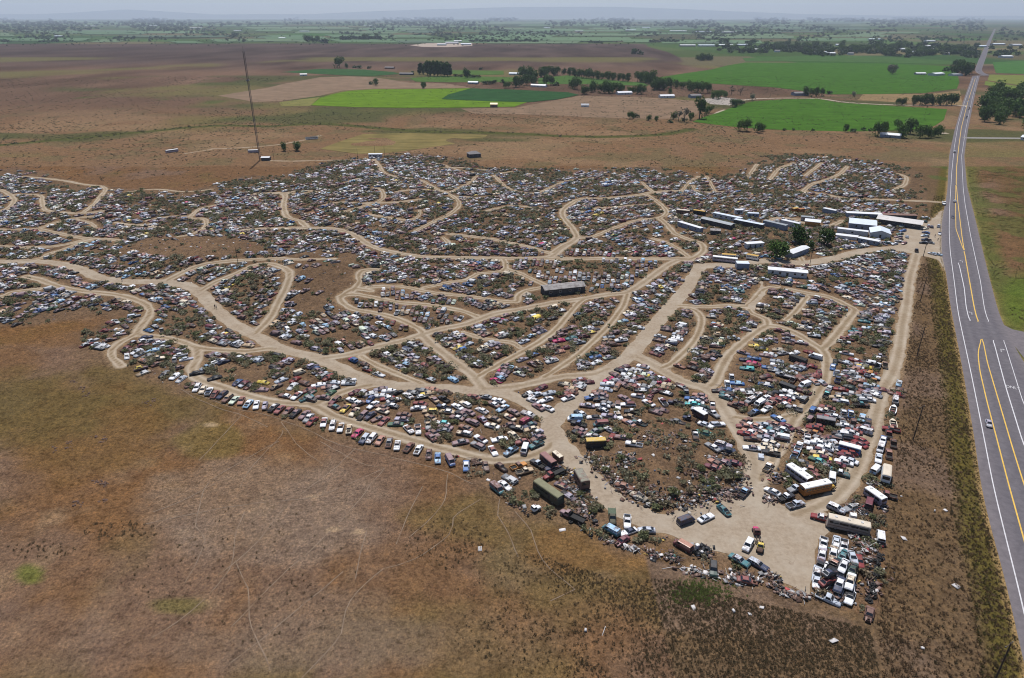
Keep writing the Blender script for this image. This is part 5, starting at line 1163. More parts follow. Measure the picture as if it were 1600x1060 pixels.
Bd('storage_box', 'blue-grey box body with white roof beside the long track', 'storage box', 1150.5, 421, 1170, 421.6, 4, 2.9, m_wallb, m_metal_b, 'flat', nwin=0, door=False, over=.05)
Bd('caravan_home', 'silver caravan standing alone behind the container row', 'caravan', 1168, 339.5, 1185.4, 340.3, 2.6, 2.4, m_bluegrey, m_metal_b, 'flat', nwin=3, over=.04)
Bd('caravan_home', 'white caravan at the back of the container rows', 'caravan', 1148, 334.8, 1161, 335, 2.8, 2.6, m_wallw, m_metal_w, 'flat', nwin=2, over=.04)
Bd('storage_trailer', 'blue-flanked trailer behind the sheds near the orange bus bodies', 'trailer', 1284, 332, 1304, 336, 2.8, 2.6, m_wallb, m_metal_w, 'flat', nwin=0, door=False, over=.04)
Bd('long_shed', 'derelict long shed of dark boards with peeling grey roof', 'shed', 851.5, 463.6, 914, 456.8, 6, 3.0, m_oldwood, m_oldroof, 'gable', .9, nwin=4)
Bd('small_house', 'lone small grey house with hip roof on the northern scrub', 'house', 734, 247.3, 751.5, 246, 8, 3.2, m_walld, m_shingle, 'hip', 2.0, nwin=2)
Bd('equipment_hut', 'small dark equipment hut with white roof at the mast foot', 'hut', 408.5, 251.5, 421, 251.4, 5, 2.6, m_walld, m_metal_w, 'gable', .5, nwin=0)
Bd('mobile_home', 'grey-white mobile home at the northern yard gate', 'mobile home', 576, 246.5, 596.6, 246.3, 4, 2.8, m_wallw, m_metal_w, 'flat', nwin=4)
# farmsteads on the plain
FH = [(624, 117.5, 645, 117.8, 9, 3, m_walld, m_shingle, 'dark-roofed farmhouse between the poplar clump and field'), (601, 107.8, 615, 108, 8, 3, m_rustbox, m_shingle, 'small brown farmhouse behind the dark-roofed farmhouse'), (731, 131.5, 746, 131.8, 9, 3, m_wallb, m_metal_b, 'blue-roofed house at the far field edge'), (795, 117.5, 812, 117.8, 10, 3.2, m_wallw, m_metal_b, 'pale blue-roofed house left of the round trees'),
      (829, 136, 852, 137, 8, 3, m_wallw, m_metal_w, 'long white farm shed behind the dark green field'), (966, 148.5, 988, 147.8, 10, 3, m_wallw, m_metal_w, 'white farm building among the eastern trees'), (1032, 153.5, 1054, 153, 8, 3, m_metal_w, m_metal_w, 'white shed left of the grey gravel yard'), (1080, 153.5, 1096, 153, 10, 3.4, m_wallb, m_shingle, 'grey farmhouse beside the gravel yard'),
      (1242, 150, 1264, 149.6, 12, 3.6, m_wallb, m_shingle, 'grey farmhouse on the lane between the green fields'), (1432, 117.3, 1447, 117.2, 10, 3, m_greywall, m_metal_w, 'long pale farm shed near the highway'), (1461, 119, 1476, 118, 16, 4, m_wallw, m_metal_w, 'white barn beside the highway trees'), (1489, 119.5, 1504, 119, 12, 3.5, m_wallw, m_metal_g, 'grey barn right of the white barn'), (1374, 214.5, 1407, 217, 5, 3, m_wallb, m_metal_w, 'long white mobile home beneath the hedgerow trees'),
      (908, 167.5, 920, 167.6, 3, 2.6, m_wallw, m_metal_w, 'white trailer alone on the bare field'), (766, 168, 777, 168.1, 5, 4, m_rustbox, m_busy, 'small brown hay shed at the edge of the green field'), (1594, 219, 1612, 221, 8, 3, m_wallw, m_metal_b, 'pale building on the gravel lot east of the highway'), (469, 119, 480, 118.7, 5, 3, m_wallw, m_metal_g, 'grey trailer on the bare northern field')]
for p in FH: Bd('farm_building', p[8], 'farm building', p[0], p[1], p[2], p[3], p[4], p[5], p[6], p[7], 'gable', 1.6, nwin=2)
k = 0
for px, py, w_ in ((690, 71.5, 14), (706, 68.5, 20), (728, 71, 16), (715, 66, 12), (648, 38.5, 26), (575, 40.5, 14), (655, 40, 14), (1060, 49.5, 26), (1100, 50.5, 24), (1140, 51.5, 22), (985, 48, 18), (140, 41.5, 16), (238, 41, 14), (305, 44.5, 18), (475, 50, 14), (1075, 73, 24), (1105, 73, 26), (1135, 72.5, 22), (1160, 72, 18), (1455, 65.5, 13), (1368, 63, 18), (1300, 86, 12), (1290, 84.5, 9), (1575, 91, 16), (1562, 71, 18), (1590, 72, 14), (1535, 74, 14), (1500, 80, 10), (1430, 84, 10), (440, 61, 10), (90, 58, 12), (370, 49, 10), (855, 44.5, 10), (905, 50, 12), (1010, 44, 12)):
    x1, y1 = flat(px, py); dist = float(np.hypot(x1, y1))
    Bd('farm_building', 'distant pale farm building shimmering on the green plain', 'farm building', px-w_/2, py, px+w_/2, py, 14+dist*.004, 5, m_wallw if k % 3 else m_greywall, m_metal_w if k % 2 else m_metal_b, 'gable', 2, nwin=0, door=False, group='distant farm buildings on the plain'); k += 1
for px, py in pts('1182,80 1215,82 1240,78 1275,84 1300,79 1330,86 1352,77 1385,82 1410,79 1440,85 1460,80 1480,86 1310,72 1400,72 1450,74'):
    Bd('town_house', 'pale house glimpsed between trees of the far town', 'house', px-4, py, px+4, py, 12, 5, m_wallw, m_metal_w if k % 2 else m_shingle, 'gable', 2.5, nwin=0, door=False, group='houses of the far town'); k += 1
# ---------------------------------------------------------------- the thousands of smaller wrecks: one mass, built from low templates
def lod_template(T):
    S = SPEC[T]; st = S['st']; V, F, Cc = [], [], []
    v, f = loft([st[0], st[1]]+[s_ for s_ in st[2:-2] if s_[0] > .3][:1]+[st[-2], st[-1]], PROF_LO); V += v; F += f; Cc += [0]*len(f)
    if 'bed' in S:
        x0, x1 = S['bed']; b_ = len(V)
        V += [(x0, -.9, .45), (x1, -.9, .45), (x1, .9, .45), (x0, .9, .45), (x0, -.9, .95), (x1, -.9, .95), (x1, .9, .95), (x0, .9, .95), (x0+.1, -.8, .7), (x1, -.8, .7), (x1, .8, .7), (x0+.1, .8, .7)]
        q = [(0, 1, 5, 4), (2, 3, 7, 6), (3, 0, 4, 7), (4, 5, 9, 8), (6, 7, 11, 10), (7, 4, 8, 11)]; F += [tuple(b_+k for k in t) for t in q]; Cc += [0]*6; F.append((b_+8, b_+9, b_+10, b_+11)); Cc.append(2)
    v, f = cabin(S['cab']); b_ = len(V); V += v; F += [tuple(b_+k for k in t) for t in f]; Cc += [1]*len(f)
    for qs in glass_panes(S['cab'], T).values():
        a = qs[0]; c_ = qs[-1]
        b_ = len(V); V += [a[0], c_[1], c_[2], a[3]]; F.append((b_, b_+1, b_+2, b_+3)); Cc.append(2)
    V2, F2, C2 = np.array([list(map(float, q)) for q in V]), [], []
    for t, c_ in zip(F, Cc):
        for k in range(1, len(t)-1, 2):
            F2.append((t[0], t[k], t[k+1], t[k+2] if k+2 < len(t) else t[k+1])); C2.append(c_)
    F2 = np.array(F2); C2 = np.array(C2)
    tri = F2[:, 2] == F2[:, 3]
    # all triangles, so every face has the same size
    Ft = np.concatenate([F2[:, [0, 1, 2]], F2[~tri][:, [0, 2, 3]]]); Ct = np.concatenate([C2, C2[~tri]])
    return V2, Ft, Ct
LOD = {T: lod_template(T) for T in 'scwmuvop'}
TOPS = {}
for T, (V, F, Ci) in LOD.items():
    ctr = V[F].mean(1); nz = np.cross(V[F[:, 1]]-V[F[:, 0]], V[F[:, 2]]-V[F[:, 0]]); nz = np.abs(nz[:, 2])/(np.linalg.norm(nz, axis=1)+1e-9)
    TOPS[T] = ((Ci == 0) & (nz > .85) & (ctr[:, 0] > .3) & (ctr[:, 2] > .6), (Ci == 1) & (nz > .8))
CTRL = []
for t in ('60,280,10 60,340,15 60,400,15 80,440,15 60,470,20 150,280,10 200,330,10 200,400,15 170,430,20 280,300,5 330,340,5 300,380,160 350,420,20 380,460,25 270,470,165 300,510,165 340,530,160 250,545,15 430,560,170 380,590,20 470,590,25 450,480,25 500,450,30 540,500,150 560,520,150 650,500,70 700,490,60 600,430,10 700,420,170 '
          '620,560,160 690,570,160 720,530,20 820,520,20 640,640,200 760,650,155 860,620,160 880,520,10 930,500,10 950,560,10 1010,460,150 960,430,80 900,425,80 1060,520,170 1100,530,175 1130,440,170 1220,470,170 1290,490,170 1350,450,160 1380,520,170 1200,580,165 1320,560,170 1310,680,165 1000,600,165 1120,680,165 '
          '850,360,20 950,340,10 1000,380,10 700,350,10 600,340,10 500,330,10 750,310,5 850,300,5 1000,280,5 600,270,5 1200,265,40 1280,265,40 1340,275,10 1390,330,10 1250,310,10 450,380,10 520,400,15 930,410,75 650,410,10 590,470,80 760,470,20 680,450,165 1150,510,170 1080,560,160').split():
    a, b_, c_ = map(float, t.split(',')); x_, y_ = map(float, flat(a, b_)); x2, y2 = flat(a+2*math.cos(R(c_)), b_-2*math.sin(R(c_))); CTRL.append((x_, y_, math.atan2(y2-y_, x2-x_)))
EMPTY = [gpoly(s) for s in ('452,398 500,392 556,398 560,412 548,440 520,470 480,492 452,470 466,438 452,412', '232,372 330,370 400,378 420,392 380,402 300,402 240,400 180,392', '40,498 130,482 196,492 150,520 60,512', '985,655 1040,650 1100,690 1130,730 1158,760 1120,790 1060,798 1000,775 945,735 930,700 960,690',
         '1216,420 1424,392 1430,340 1280,330 1230,360 1180,330 1140,325 1095,335 1050,345 1045,366 1090,372 1106,412', '830,445 920,440 925,470 840,476', '400,426 425,440 415,470 395,480 370,470 360,440', '300,612 420,650 520,690 640,712 745,744 800,790 900,826 1060,870 1180,905 1330,962 1290,990 900,1000 300,700',
         '1286,836 1345,836 1345,925 1286,925', '1425,392 1450,350 1490,330 1500,440 1425,440', '500,440 560,430 556,470 500,492')]
EMPTYW = [1, .9, .95, 1, .22, 1, .85, 1, 1, 1, .85]
BIGNEAR = gpoly('285,612 330,575 480,560 520,640 545,612 600,606 760,622 850,650 868,655 905,618 990,575 1120,622 1142,650 1178,655 1240,640 1115,598 1150,545 1200,512 1280,545 1292,590 1322,540 1400,560 1412,600 1398,690 1390,770 1384,960 1250,940 780,800 700,722')
inst = []
ctrl = np.array(CTRL)
for e_ in EXCL: take(*e_)
for n in FAR_LIST: inst.append((n['x'], n['y'], n['yaw'], n['T'], n['col'], n['roof'], 0)); [take(q[0], q[1], 1.2) for q in probes(n)[0]]
YP = np.array(YG); cand = []
for ci, (cx, cy, th) in enumerate(CTRL):
    c_, s_ = math.cos(th), math.sin(th)
    u, v = np.meshgrid(np.arange(-110, 110, 5.25), np.arange(-110, 110, 2.12)); u = u.ravel(); v = v.ravel()
    rowj = rng.uniform(-1.2, 1.2, len(u))*.6
    u = u+rowj+1.3*np.sin(v*.21+ci); v = v+rng.uniform(-.22, .22, len(u))
    X = cx+u*c_-v*s_; Y = cy+u*s_+v*c_
    d2 = (X[:, None]-ctrl[None, :, 0])**2+((Y[:, None]-ctrl[None, :, 1]))**2
    m = (d2.argmin(1) == ci) & inpoly(X, Y, YG)
    cand.append(np.stack([X[m], Y[m], np.full(m.sum(), th)], 1))
cand = np.concatenate(cand)
rd = road_dist(cand[:, 0], cand[:, 1])
dens = np.where(cand[:, 1] < 330, .92, .70)+.5*(fbm(cand[:, 0], cand[:, 1], 34, 91, 2)-.5)+.9*(fbm(cand[:, 0], cand[:, 1], 13, 92, 2)-.5)+.25*(rd < 8)
for pl, w_ in zip(EMPTY, EMPTYW): dens = np.where(inpoly(cand[:, 0], cand[:, 1], pl), dens-w_, dens)
dens = np.where(inpoly(cand[:, 0], cand[:, 1], BIGNEAR), dens-.62, dens)
BZ = sstep(.52, .62, .6*fbm(cand[:, 0], cand[:, 1], 15, 95, 3)+.4*fbm(cand[:, 0], cand[:, 1], 5, 96, 2))
dens = dens-1.0*BZ*(rd > 4.5)-.45*BZ
ring = np.min([segdist(cand[:, 0], cand[:, 1], YG[k], YG[(k+1) % len(YG)]) for k in range(len(YG))], axis=0)
dens = dens-.9*(1-sstep(2, 26, ring+44*(fbm(cand[:, 0], cand[:, 1], 26, 98, 3)-.5)))*(cand[:, 1] > 400)
ok = (rd > 1.5) & (rng.random(len(cand)) < dens) & (hwy_dist(cand[:, 0], cand[:, 1]) > 12)
PALW = [('wh', .15), ('si', .08), ('lv', .12), ('cr', .06), ('ta', .06), ('mv', .19), ('ru', .12), ('br', .04), ('bk', .065), ('nv', .02), ('bl', .018), ('lb', .03), ('fr', .035), ('re', .016), ('mr', .03), ('sa', .03), ('te', .012), ('gn', .010), ('ye', .007), ('gy', .07), ('pk', .004), ('lg', .02)]
pk_, pw_ = zip(*PALW); pw_ = np.array(pw_)/sum(pw_)
for x_, y_, th in cand[ok]:
    c_, s_ = math.cos(th), math.sin(th)
    if not all(clear(x_+c_*d, y_+s_*d, .98) for d in (-1.5, 0, 1.5)): continue
    for d in (-1.5, 0, 1.5): take(x_+c_*d, y_+s_*d, .9)
    col = rng.choice(pk_, p=pw_); roof = col if rng.random() < .6 else rng.choice(pk_, p=pw_)
    T = rng.choice(list('scwmpvou'), p=[.42, .14, .13, .08, .11, .04, .05, .03])
    inst.append((x_, y_, th+rng.normal(0, .09)+(math.pi if rng.random() < .5 else 0), T, col, roof, 1))
VV, FF, CCs, off = [], [], [], 0
Hh = height(np.array([i_[0] for i_ in inst]), np.array([i_[1] for i_ in inst]))
for (x_, y_, th, T, col, roof, rj), hh in zip(inst, Hh):
    V, F, Ci = LOD[T]; s_ = .92*rng.uniform(.95, 1.05)
    c_, sn = math.cos(th)*s_, math.sin(th)*s_
    tx, ty = rng.normal(0, .02, 2)
    z_ = V[:, 2]*s_+hh-rng.uniform(0, .22)+V[:, 0]*tx+V[:, 1]*ty
    VV.append(np.stack([x_+V[:, 0]*c_-V[:, 1]*sn, y_+V[:, 0]*sn+V[:, 1]*c_, z_], 1)); FF.append(F+off); off += len(V)
    k = rng.uniform(.5, .98)
    cb, cr_ = np.minimum(np.array(COL[col][1])*k, .8), np.minimum(np.array(COL[roof][1])*k, .8)
    if rng.random() < .25: cb = cb*.5+np.array(RUSTC)*.5
    pal_ = np.array([cb, cr_, (.014, .016, .02)])
    cc = pal_[Ci]; q_ = rng.random()
    if q_ < .42: cc[TOPS[T][0 if q_ < .28 else 1]] = (.022, .018, .016) if rng.random() < .7 else np.array(COL[rng.choice(pk_, p=pw_)][1])*.8
    CCs.append(cc*rng.uniform(.9, 1.1, (len(Ci), 1)))
m_mass, nt, b = newmat('wreck_paint', .5, 0, .35)
a_ = nt.nodes.new('ShaderNodeAttribute'); a_.attribute_name = 'Col'; pv = pos_vec(nt, False)
nn = noise_node(nt, 1.1, 6, .7, pv)
rf = ramp(nt, nn.outputs[0], [(.56, (0, 0, 0)), (.7, (.8, .8, .8))]).outputs[0]
nt.links.new(mixc(nt, 'MIX', rf, a_.outputs['Color'], RUSTC), b.inputs['Base Color'])
o = obj('scrapped_vehicles', bigmesh('scrapped_vehicles', np.concatenate(VV), np.concatenate(FF), m_mass, np.concatenate(CCs)))
tag(o, 'thousands of smaller scrapped cars packed between the dirt tracks of the yard', 'cars', kind='stuff')
print('mass cars', len(inst))
# ---------------------------------------------------------------- sagebrush and scrub
def bush_mesh(n, seed, wide=1.0, flat_=.8):
    r_ = np.random.default_rng(seed); V, F, Cc = [], [], []
    lobes = r_.normal(0, .33, (5, 3))*[1, 1, .35]+[0, 0, .42]; lr = r_.uniform(.38, .6, 5)
    for k in range(n):
        l = r_.integers(5); d = r_.normal(0, 1, 3); d /= np.linalg.norm(d); d[2] = abs(d[2])*.9-.15
        p = lobes[l]+d*lr[l]*r_.uniform(.55, 1.0)*[1, 1, flat_]
        if p[2] < .02: p[2] = .02+abs(r_.normal(0, .05))
        a = r_.normal(0, 1, 3); a /= np.linalg.norm(a); b_ = np.cross(a, d+r_.normal(0, .5, 3)); b_ /= np.linalg.norm(b_)+1e-6
        s = r_.uniform(.10, .20); i = len(V)
        V += [p-a*s, p+b_*s*.75, p+a*s, p-b_*s*.75]; F.append((i, i+1, i+2, i+3)); Cc.append(r_.uniform(.7, 1.25))
    return np.array(V), np.array(F), np.array(Cc)
BUSH = [bush_mesh(95, s) for s in (1, 2, 3)]; BUSHLO = [bush_mesh(40, s+10) for s in (1, 2, 3)]
for k in range(3):
    V, F, Cc = BUSHLO[k]; ctr = V.reshape(-1, 4, 3).mean(1, keepdims=True); BUSHLO[k] = ((ctr+(V.reshape(-1, 4, 3)-ctr)*1.75).reshape(-1, 3), F, Cc)
SAGE = np.array([(.215, .205, .135), (.185, .185, .112), (.245, .230, .165), (.160, .170, .090), (.21, .175, .122)])
def leafmat(name, rough=.8, trans=.25):
    m, nt, b = newmat(name, rough, 0, .2)
    a = nt.nodes.new('ShaderNodeAttribute'); a.attribute_name = 'Col'
    oi = nt.nodes.new('ShaderNodeObjectInfo'); v = ramp(nt, oi.outputs['Random'], [(0, (.8, .84, .78)), (1, (1.2, 1.14, 1.1))]).outputs[0]
    c = mixc(nt, 'MULTIPLY', 1.0, a.outputs['Color'], v); nt.links.new(c, b.inputs['Base Color'])
    tr = nt.nodes.new('ShaderNodeBsdfTranslucent'); nt.links.new(c, tr.inputs[0])
    mx = nt.nodes.new('ShaderNodeMixShader'); mx.inputs[0].default_value = trans
    nt.links.new(b.outputs[0], mx.inputs[1]); nt.links.new(tr.outputs[0], mx.inputs[2]); nt.links.new(mx.outputs[0], nt.nodes['Material Output'].inputs[0])
    return m
m_sage = leafmat('sage_leaf', .8, .4)
bx = []
nb = 95000
X = rng.uniform(-620, 330, nb); Y = rng.uniform(100, 720, nb)
inb = inpoly(X, Y, YG); rdd = road_dist(X, Y)
dn = .16+.95*sstep(.45, .56, .6*fbm(X, Y, 15, 95, 3)+.4*fbm(X, Y, 5, 96, 2))+.12*(fbm(X, Y, 40, 94, 2) > .5)
MND = gpoly('985,655 1040,650 1100,690 1130,730 1158,760 1120,785 1060,790 1000,770 945,735 900,715 895,690 930,670')
GRV = gpoly('400,426 425,440 415,470 395,480 370,470 330,450'); FLD = EMPTY[1]; KN = EMPTY[0]
dn = np.where(inpoly(X, Y, MND), .42, dn); dn = np.where(inpoly(X, Y, GRV), 1.1, dn); dn = np.where(inpoly(X, Y, FLD) | inpoly(X, Y, KN) | inpoly(X, Y, EMPTY[2]), .04, dn)
dn = np.where(inpoly(X, Y, EMPTY[7]) | inpoly(X, Y, EMPTY[8]), .03, dn)
dn = np.where(inpoly(X, Y, BIGNEAR) & ~inpoly(X, Y, MND), dn*.6, dn)
rb_ = np.full(nb, 99.0); far_ = Y > 400
rb_[far_] = np.min([segdist(X[far_], Y[far_], YG[k], YG[(k+1) % len(YG)]) for k in range(len(YG))], axis=0)
dn = dn-.7*(1-sstep(0, 22, rb_+30*(fbm(X, Y, 26, 98, 3)-.5)))*far_
okb = inb & (rdd > 1.0) & (rng.random(nb) < dn)
for x_, y_ in zip(X[okb], Y[okb]):
    r_ = rng.uniform(.8, 2.0)*(1.15 if y_ < 230 else 1.0)
    if not clear(x_, y_, -.25 if y_ > 190 else .25): continue
    bx.append((x_, y_, r_))
NB = [(661+430/7.97*0+550/7.97, 600+215/7.97, 2.0)]
for t in '565,615,2.0 661,628,1.5 550,622,1.8 631,626,2.2 690,650,2.2 705,659,1.9 702,682,2.4 688,685,2.0 780,677,1.9 785,692,2.6 800,690,1.8 745,626,1.6 758,628,1.8 735,627,1.7 397,602,2.2 395,608,2.0 462,606,2.2 436,612,1.8 960,672,2.4 985,682,2.0 1003,642,2.2 1013,635,1.9 965,640,2.0 950,660,2.0 905,676,1.7 890,676,1.6 1065,632,2.2 1100,680,2.2 1110,678,2.6 1095,672,2.2 1130,678,2.4 1260,652,2.2 1283,730,2.6 1308,727,2.4 1278,741,2.8 1289,746,2.2 1255,727,2.6 1240,722,2.8 1235,730,2.4 1265,740,2.2 1142,734,2.6 1135,745,2.6 1128,738,2.2 1098,731,2.4 1110,752,2.2 1052,768,2.8 1080,765,2.4 1005,745,2.6 1000,757,2.2 985,740,2.4 1150,712,2.2 945,716,2.2 930,723,2.0 1218,634,2.4 1207,642,2.0 1240,640,1.9 1187,641,1.8 1177,587,2.6 1182,582,2.0 1085,590,2.6 1100,592,2.2 1330,620,2.2 1371,767,1.8 1377,807,1.8 1366,770,1.6 1175,570,2.0 862,763,1.4 830,768,1.6 842,757,1.3 928,786,1.6 1388,758,1.8 870,745,1.5 845,738,1.6'.split():
    a, b_, r_ = map(float, t.split(',')); x_, y_ = map(float, at(a, b_, .8)); bx.insert(0, (x_, y_, r_*.95))
bx.sort(key=lambda q: -q[2]/math.hypot(q[1], CAM_H))
def colored(T, basec):
    V, F, Cc = T; return np.minimum(np.array(basec)[None]*Cc[:, None]*np.array([[1, 1, 1]]), .9)
BM = [bigmesh('sagebrush', T[0], T[1], m_sage, colored(T, SAGE[i % 5])) for i, T in enumerate(BUSH*2)]
MNDp = pts('985,655 1040,650 1100,690 1130,730 1158,760 1120,785 1060,790 1000,770 945,735 900,715 895,690 930,670')
for x_, y_, r_ in bx[:300]:
    o = obj('sagebrush', BM[rng.integers(6)], None, (x_, y_, float(height(x_, y_))-.05), rng.uniform(0, 6.2), (r_, r_, r_*rng.uniform(.75, 1.05)))
    px, py = to_px(x_, y_, 0)
    if inpoly(px, py, MNDp): z_ = 'on the brushy rubble mound of the mound island'
    elif px < 865: z_ = 'among the wrecks of the western islets'
    elif px < 1190: z_ = 'among the wrecks of the central islands'
    else: z_ = 'among the wrecks of the eastern blocks'
    tag(o, 'grey-green sagebrush bush '+z_, 'bush', 'sagebrush bushes '+z_)
def scatter(name, items, temps, basepal, mat, label, cat, zsc=(.7, 1.0), vary=.18):
    VV, FF, CC, off = [], [], [], 0
    it = np.array(items); hh = height(it[:, 0], it[:, 1])
    for (x_, y_, r_), h_ in zip(items, hh):
        V, F, Cc = temps[rng.integers(len(temps))]; th = rng.uniform(0, 6.28); c_, s_ = math.cos(th)*r_, math.sin(th)*r_
        VV.append(np.stack([x_+V[:, 0]*c_-V[:, 1]*s_, y_+V[:, 0]*s_+V[:, 1]*c_, h_+V[:, 2]*r_*rng.uniform(*zsc)-.04], 1)); FF.append(F+off); off += len(V)
        bc = basepal[rng.integers(len(basepal))]*rng.uniform(1-vary, 1+vary)
        CC.append(bc[None]*Cc[:, None])
    o = obj(name, bigmesh(name, np.concatenate(VV), np.concatenate(FF), mat, np.concatenate(CC))); tag(o, label, cat, kind='stuff'); return o
scatter('yard_brush', bx[300:], BUSHLO, SAGE, m_sage, 'smaller grey-green sagebrush filling the gaps between the scrapped cars', 'brush')
import sys; sys.stderr.write('bushes %d cars %d\n' % (len(bx), len(inst)))
# low scrub on the range beyond the yard and dark clumps along the creek
X = rng.uniform(-1900, 1100, 260000); Y = rng.uniform(480, 2600, 260000)
m = ~inpoly(X, Y, YG) & (hwy_dist(X, Y) > 30) & (X < np.interp(Y, HF, XL)) & (rng.random(len(X)) < np.clip(.30+1.7*(fbm(X, Y, 70, 97, 3)-.45), .10, .9)*np.where(Y > 900, .5, 1)) & (np.abs(X) < .8*Y+60) & ((Y < 1500) | (X < .17*Y))
px, py = to_px(X, Y, 0)
MEAD = pts('500,233 567,209 763,211 750,219 618,238 560,240'); BRF = pts('340,148 500,112 584,119 640,128 736,138 584,140 534,146 440,156 330,165')
m &= ~inpoly(px, py, MEAD) & ~inpoly(px, py, BRF) & (py > 120)
it = [(x_, y_, rng.uniform(.45, 1.05)*(1+y_/2500)) for x_, y_ in zip(X[m], Y[m])]
for q in CRK:
    for k in range(3):
        if rng.random() < .8: it.append((q[0]+rng.normal(0, 4), q[1]+rng.normal(0, 3), rng.uniform(1.2, 2.4)))
LOW = [bush_mesh(15, s+20, flat_=.9) for s in (1, 2, 3)]
LOW = [(V*[1, 1, .8], F, Cc) for V, F, Cc in [(np.array(V), F, Cc) for V, F, Cc in LOW]]
for k in range(3):
    V, F, Cc = LOW[k]; ctr = V.reshape(-1, 4, 3).mean(1, keepdims=True); LOW[k] = ((ctr+(V.reshape(-1, 4, 3)-ctr)*1.7).reshape(-1, 3), F, Cc)
scatter('range_scrub', it, LOW, np.array([(.075, .072, .048), (.06, .062, .036), (.095, .085, .062), (.05, .058, .03)]), m_sage, 'low dark scrub dotted over the dry range beyond the yard', 'scrub')
# ---------------------------------------------------------------- dry grass: tussocks, verge, green patch
def tuft_mesh(n, seed, h=.75, spread=.33, w_=.055, lean=.5):
    r_ = np.random.default_rng(seed); V, F, Cc = [], [], []
    for k in range(n):
        a = r_.uniform(0, 6.28); d = np.array([math.cos(a), math.sin(a), 0]); p0 = d*r_.uniform(0, spread*.6); t_ = np.array([-d[1], d[0], 0])*w_*r_.uniform(.7, 1.5)
        top = p0+d*h*lean*r_.uniform(.2, 1)+[0, 0, h*r_.uniform(.6, 1.0)]; i = len(V)
        V += [p0-t_, p0+t_, top]; F.append((i, i+1, i+2)); Cc.append(r_.uniform(.7, 1.3))
    return np.array(V), np.array(F), np.array(Cc)
TUF = [tuft_mesh(22, s, .6, .5, .06, .6) for s in (1, 2, 3, 4, 5)]
m_straw = leafmat('dry_grass_blade', .85, .45)
def region(poly, n, fn):
    P_ = np.array(poly); X = rng.uniform(P_[:, 0].min(), P_[:, 0].max(), n); Y = rng.uniform(P_[:, 1].min(), P_[:, 1].max(), n)
    k = inpoly(X, Y, poly) & (road_dist(X, Y) > .4) & (hwy_dist(X, Y) > .6)
    X, Y = X[k], Y[k]; k = rng.random(len(X)) < fn(X, Y); return X[k], Y[k]
R1 = gpoly('640,905 700,872 830,862 880,880 960,905 1040,905 1130,930 1260,958 1360,985 1380,1075 900,1085 660,1075 600,960')
X1, Y1 = region(R1, 30000, lambda x, y: np.clip((.30+2.2*(fbm(x, y, 13, 101, 3)-.42)+.5*sstep(10, 60, x))*sstep(-14, 26, x+14*(fbm(x, y, 20, 102, 3)-.5)), 0, 1))
tus = [(x_, y_, rng.uniform(.35, .8)) for x_, y_ in zip(X1, Y1)]
for cx, cy, rx, ry, n_ in ((190, 830, 62, 16, 90), (60, 860, 60, 14, 50), (700, 850, 70, 40, 160), (470, 912, 20, 6, 8), (380, 900, 200, 110, 120), (900, 1000, 160, 60, 300)):
    a = rng.uniform(0, 6.28, n_); q = np.sqrt(rng.random(n_))
    xs_, ys_ = at(cx+rx*q*np.cos(a), cy+ry*q*np.sin(a)); tus += [(float(u), float(v), rng.uniform(.5, .95)) for u, v in zip(xs_, ys_)]
scatter('dry_grass_tussocks', tus, TUF, np.array([(.15, .112, .068), (.115, .095, .056), (.20, .145, .09), (.165, .118, .072)]), m_straw, 'dark dry grass tussocks dotted over the foreground field', 'grass')
V1 = [(float(a), float(b_)) for a, b_ in [at(1370, 972), at(1392, 832), at(1402, 690), at(1418, 600), at(1410, 560), at(1424, 470), at(1432, 410), at(1462, 412), at(1484, 480), at(1500, 566), at(1520, 681), at(1540, 802), at(1573, 921), at(1590, 1006), at(1606, 1075), at(1380, 1080)]]
X2, Y2 = region(V1, 120000, lambda x, y: np.clip(.45+1.6*(fbm(x, y, 18, 103, 3)-.45), .08, 1))
scatter('verge_grass', [(x_, y_, rng.uniform(.4, 1.0)) for x_, y_ in zip(X2, Y2)], TUF, np.array([(.16, .108, .068), (.13, .088, .054), (.22, .155, .10), (.11, .078, .048), (.085, .068, .038)]), m_straw, 'tall brown dead grass filling the verge between yard and highway', 'grass')
ed = []
for F_ in np.arange(62, 460, .16):
    xe = np.interp(F_, HF, XL); ed.append((xe-rng.uniform(.8, 7.0)*1.19, F_, rng.uniform(.6, 1.2)))
ed = [q for q in ed if road_dist(np.array([q[0]]), np.array([q[1]]))[0] > 1]
for k in range(1500): ed.append((float(np.interp(q := rng.uniform(62, 440), HF, XL))-rng.uniform(.2, 1.0), q, rng.uniform(.3, .6)))
scatter('roadside_grass', ed, TUF, np.array([(.095, .082, .032), (.125, .10, .040), (.08, .080, .028), (.17, .125, .055)]), m_straw, 'dark olive grass strip along the highway edge', 'grass')
XE = rng.uniform(0, 1, 16000); FE = rng.uniform(0, 1, 16000)**.7*420+130; XE = np.interp(FE, HF, XR)+1.5+XE*90
ke = rng.random(16000) < np.clip(.3+1.9*(fbm(XE, FE, 14, 105, 3)-.45), 0, 1); pe = to_px(XE, FE, 0); ke &= ~((pe[1] > 505) & (pe[1] < 640)) & ~((pe[1] > 208) & (pe[1] < 224))
scatter('east_meadow_grass', [(x_, y_, rng.uniform(.5, 1.2)) for x_, y_ in zip(XE[ke], FE[ke])], TUF, np.array([(.115, .092, .04), (.10, .11, .04), (.17, .12, .06), (.12, .08, .045), (.09, .10, .05)]), m_straw, 'rough russet and green grass east of the highway', 'grass')
n_ = 420; xs_, ys_ = at(1092+rng.normal(0, 24, n_), 925+rng.normal(0, 11, n_)+rng.normal(0, 2, n_)); kk_ = (~inpoly(xs_, ys_, YG)); xs_, ys_ = xs_[kk_], ys_[kk_]
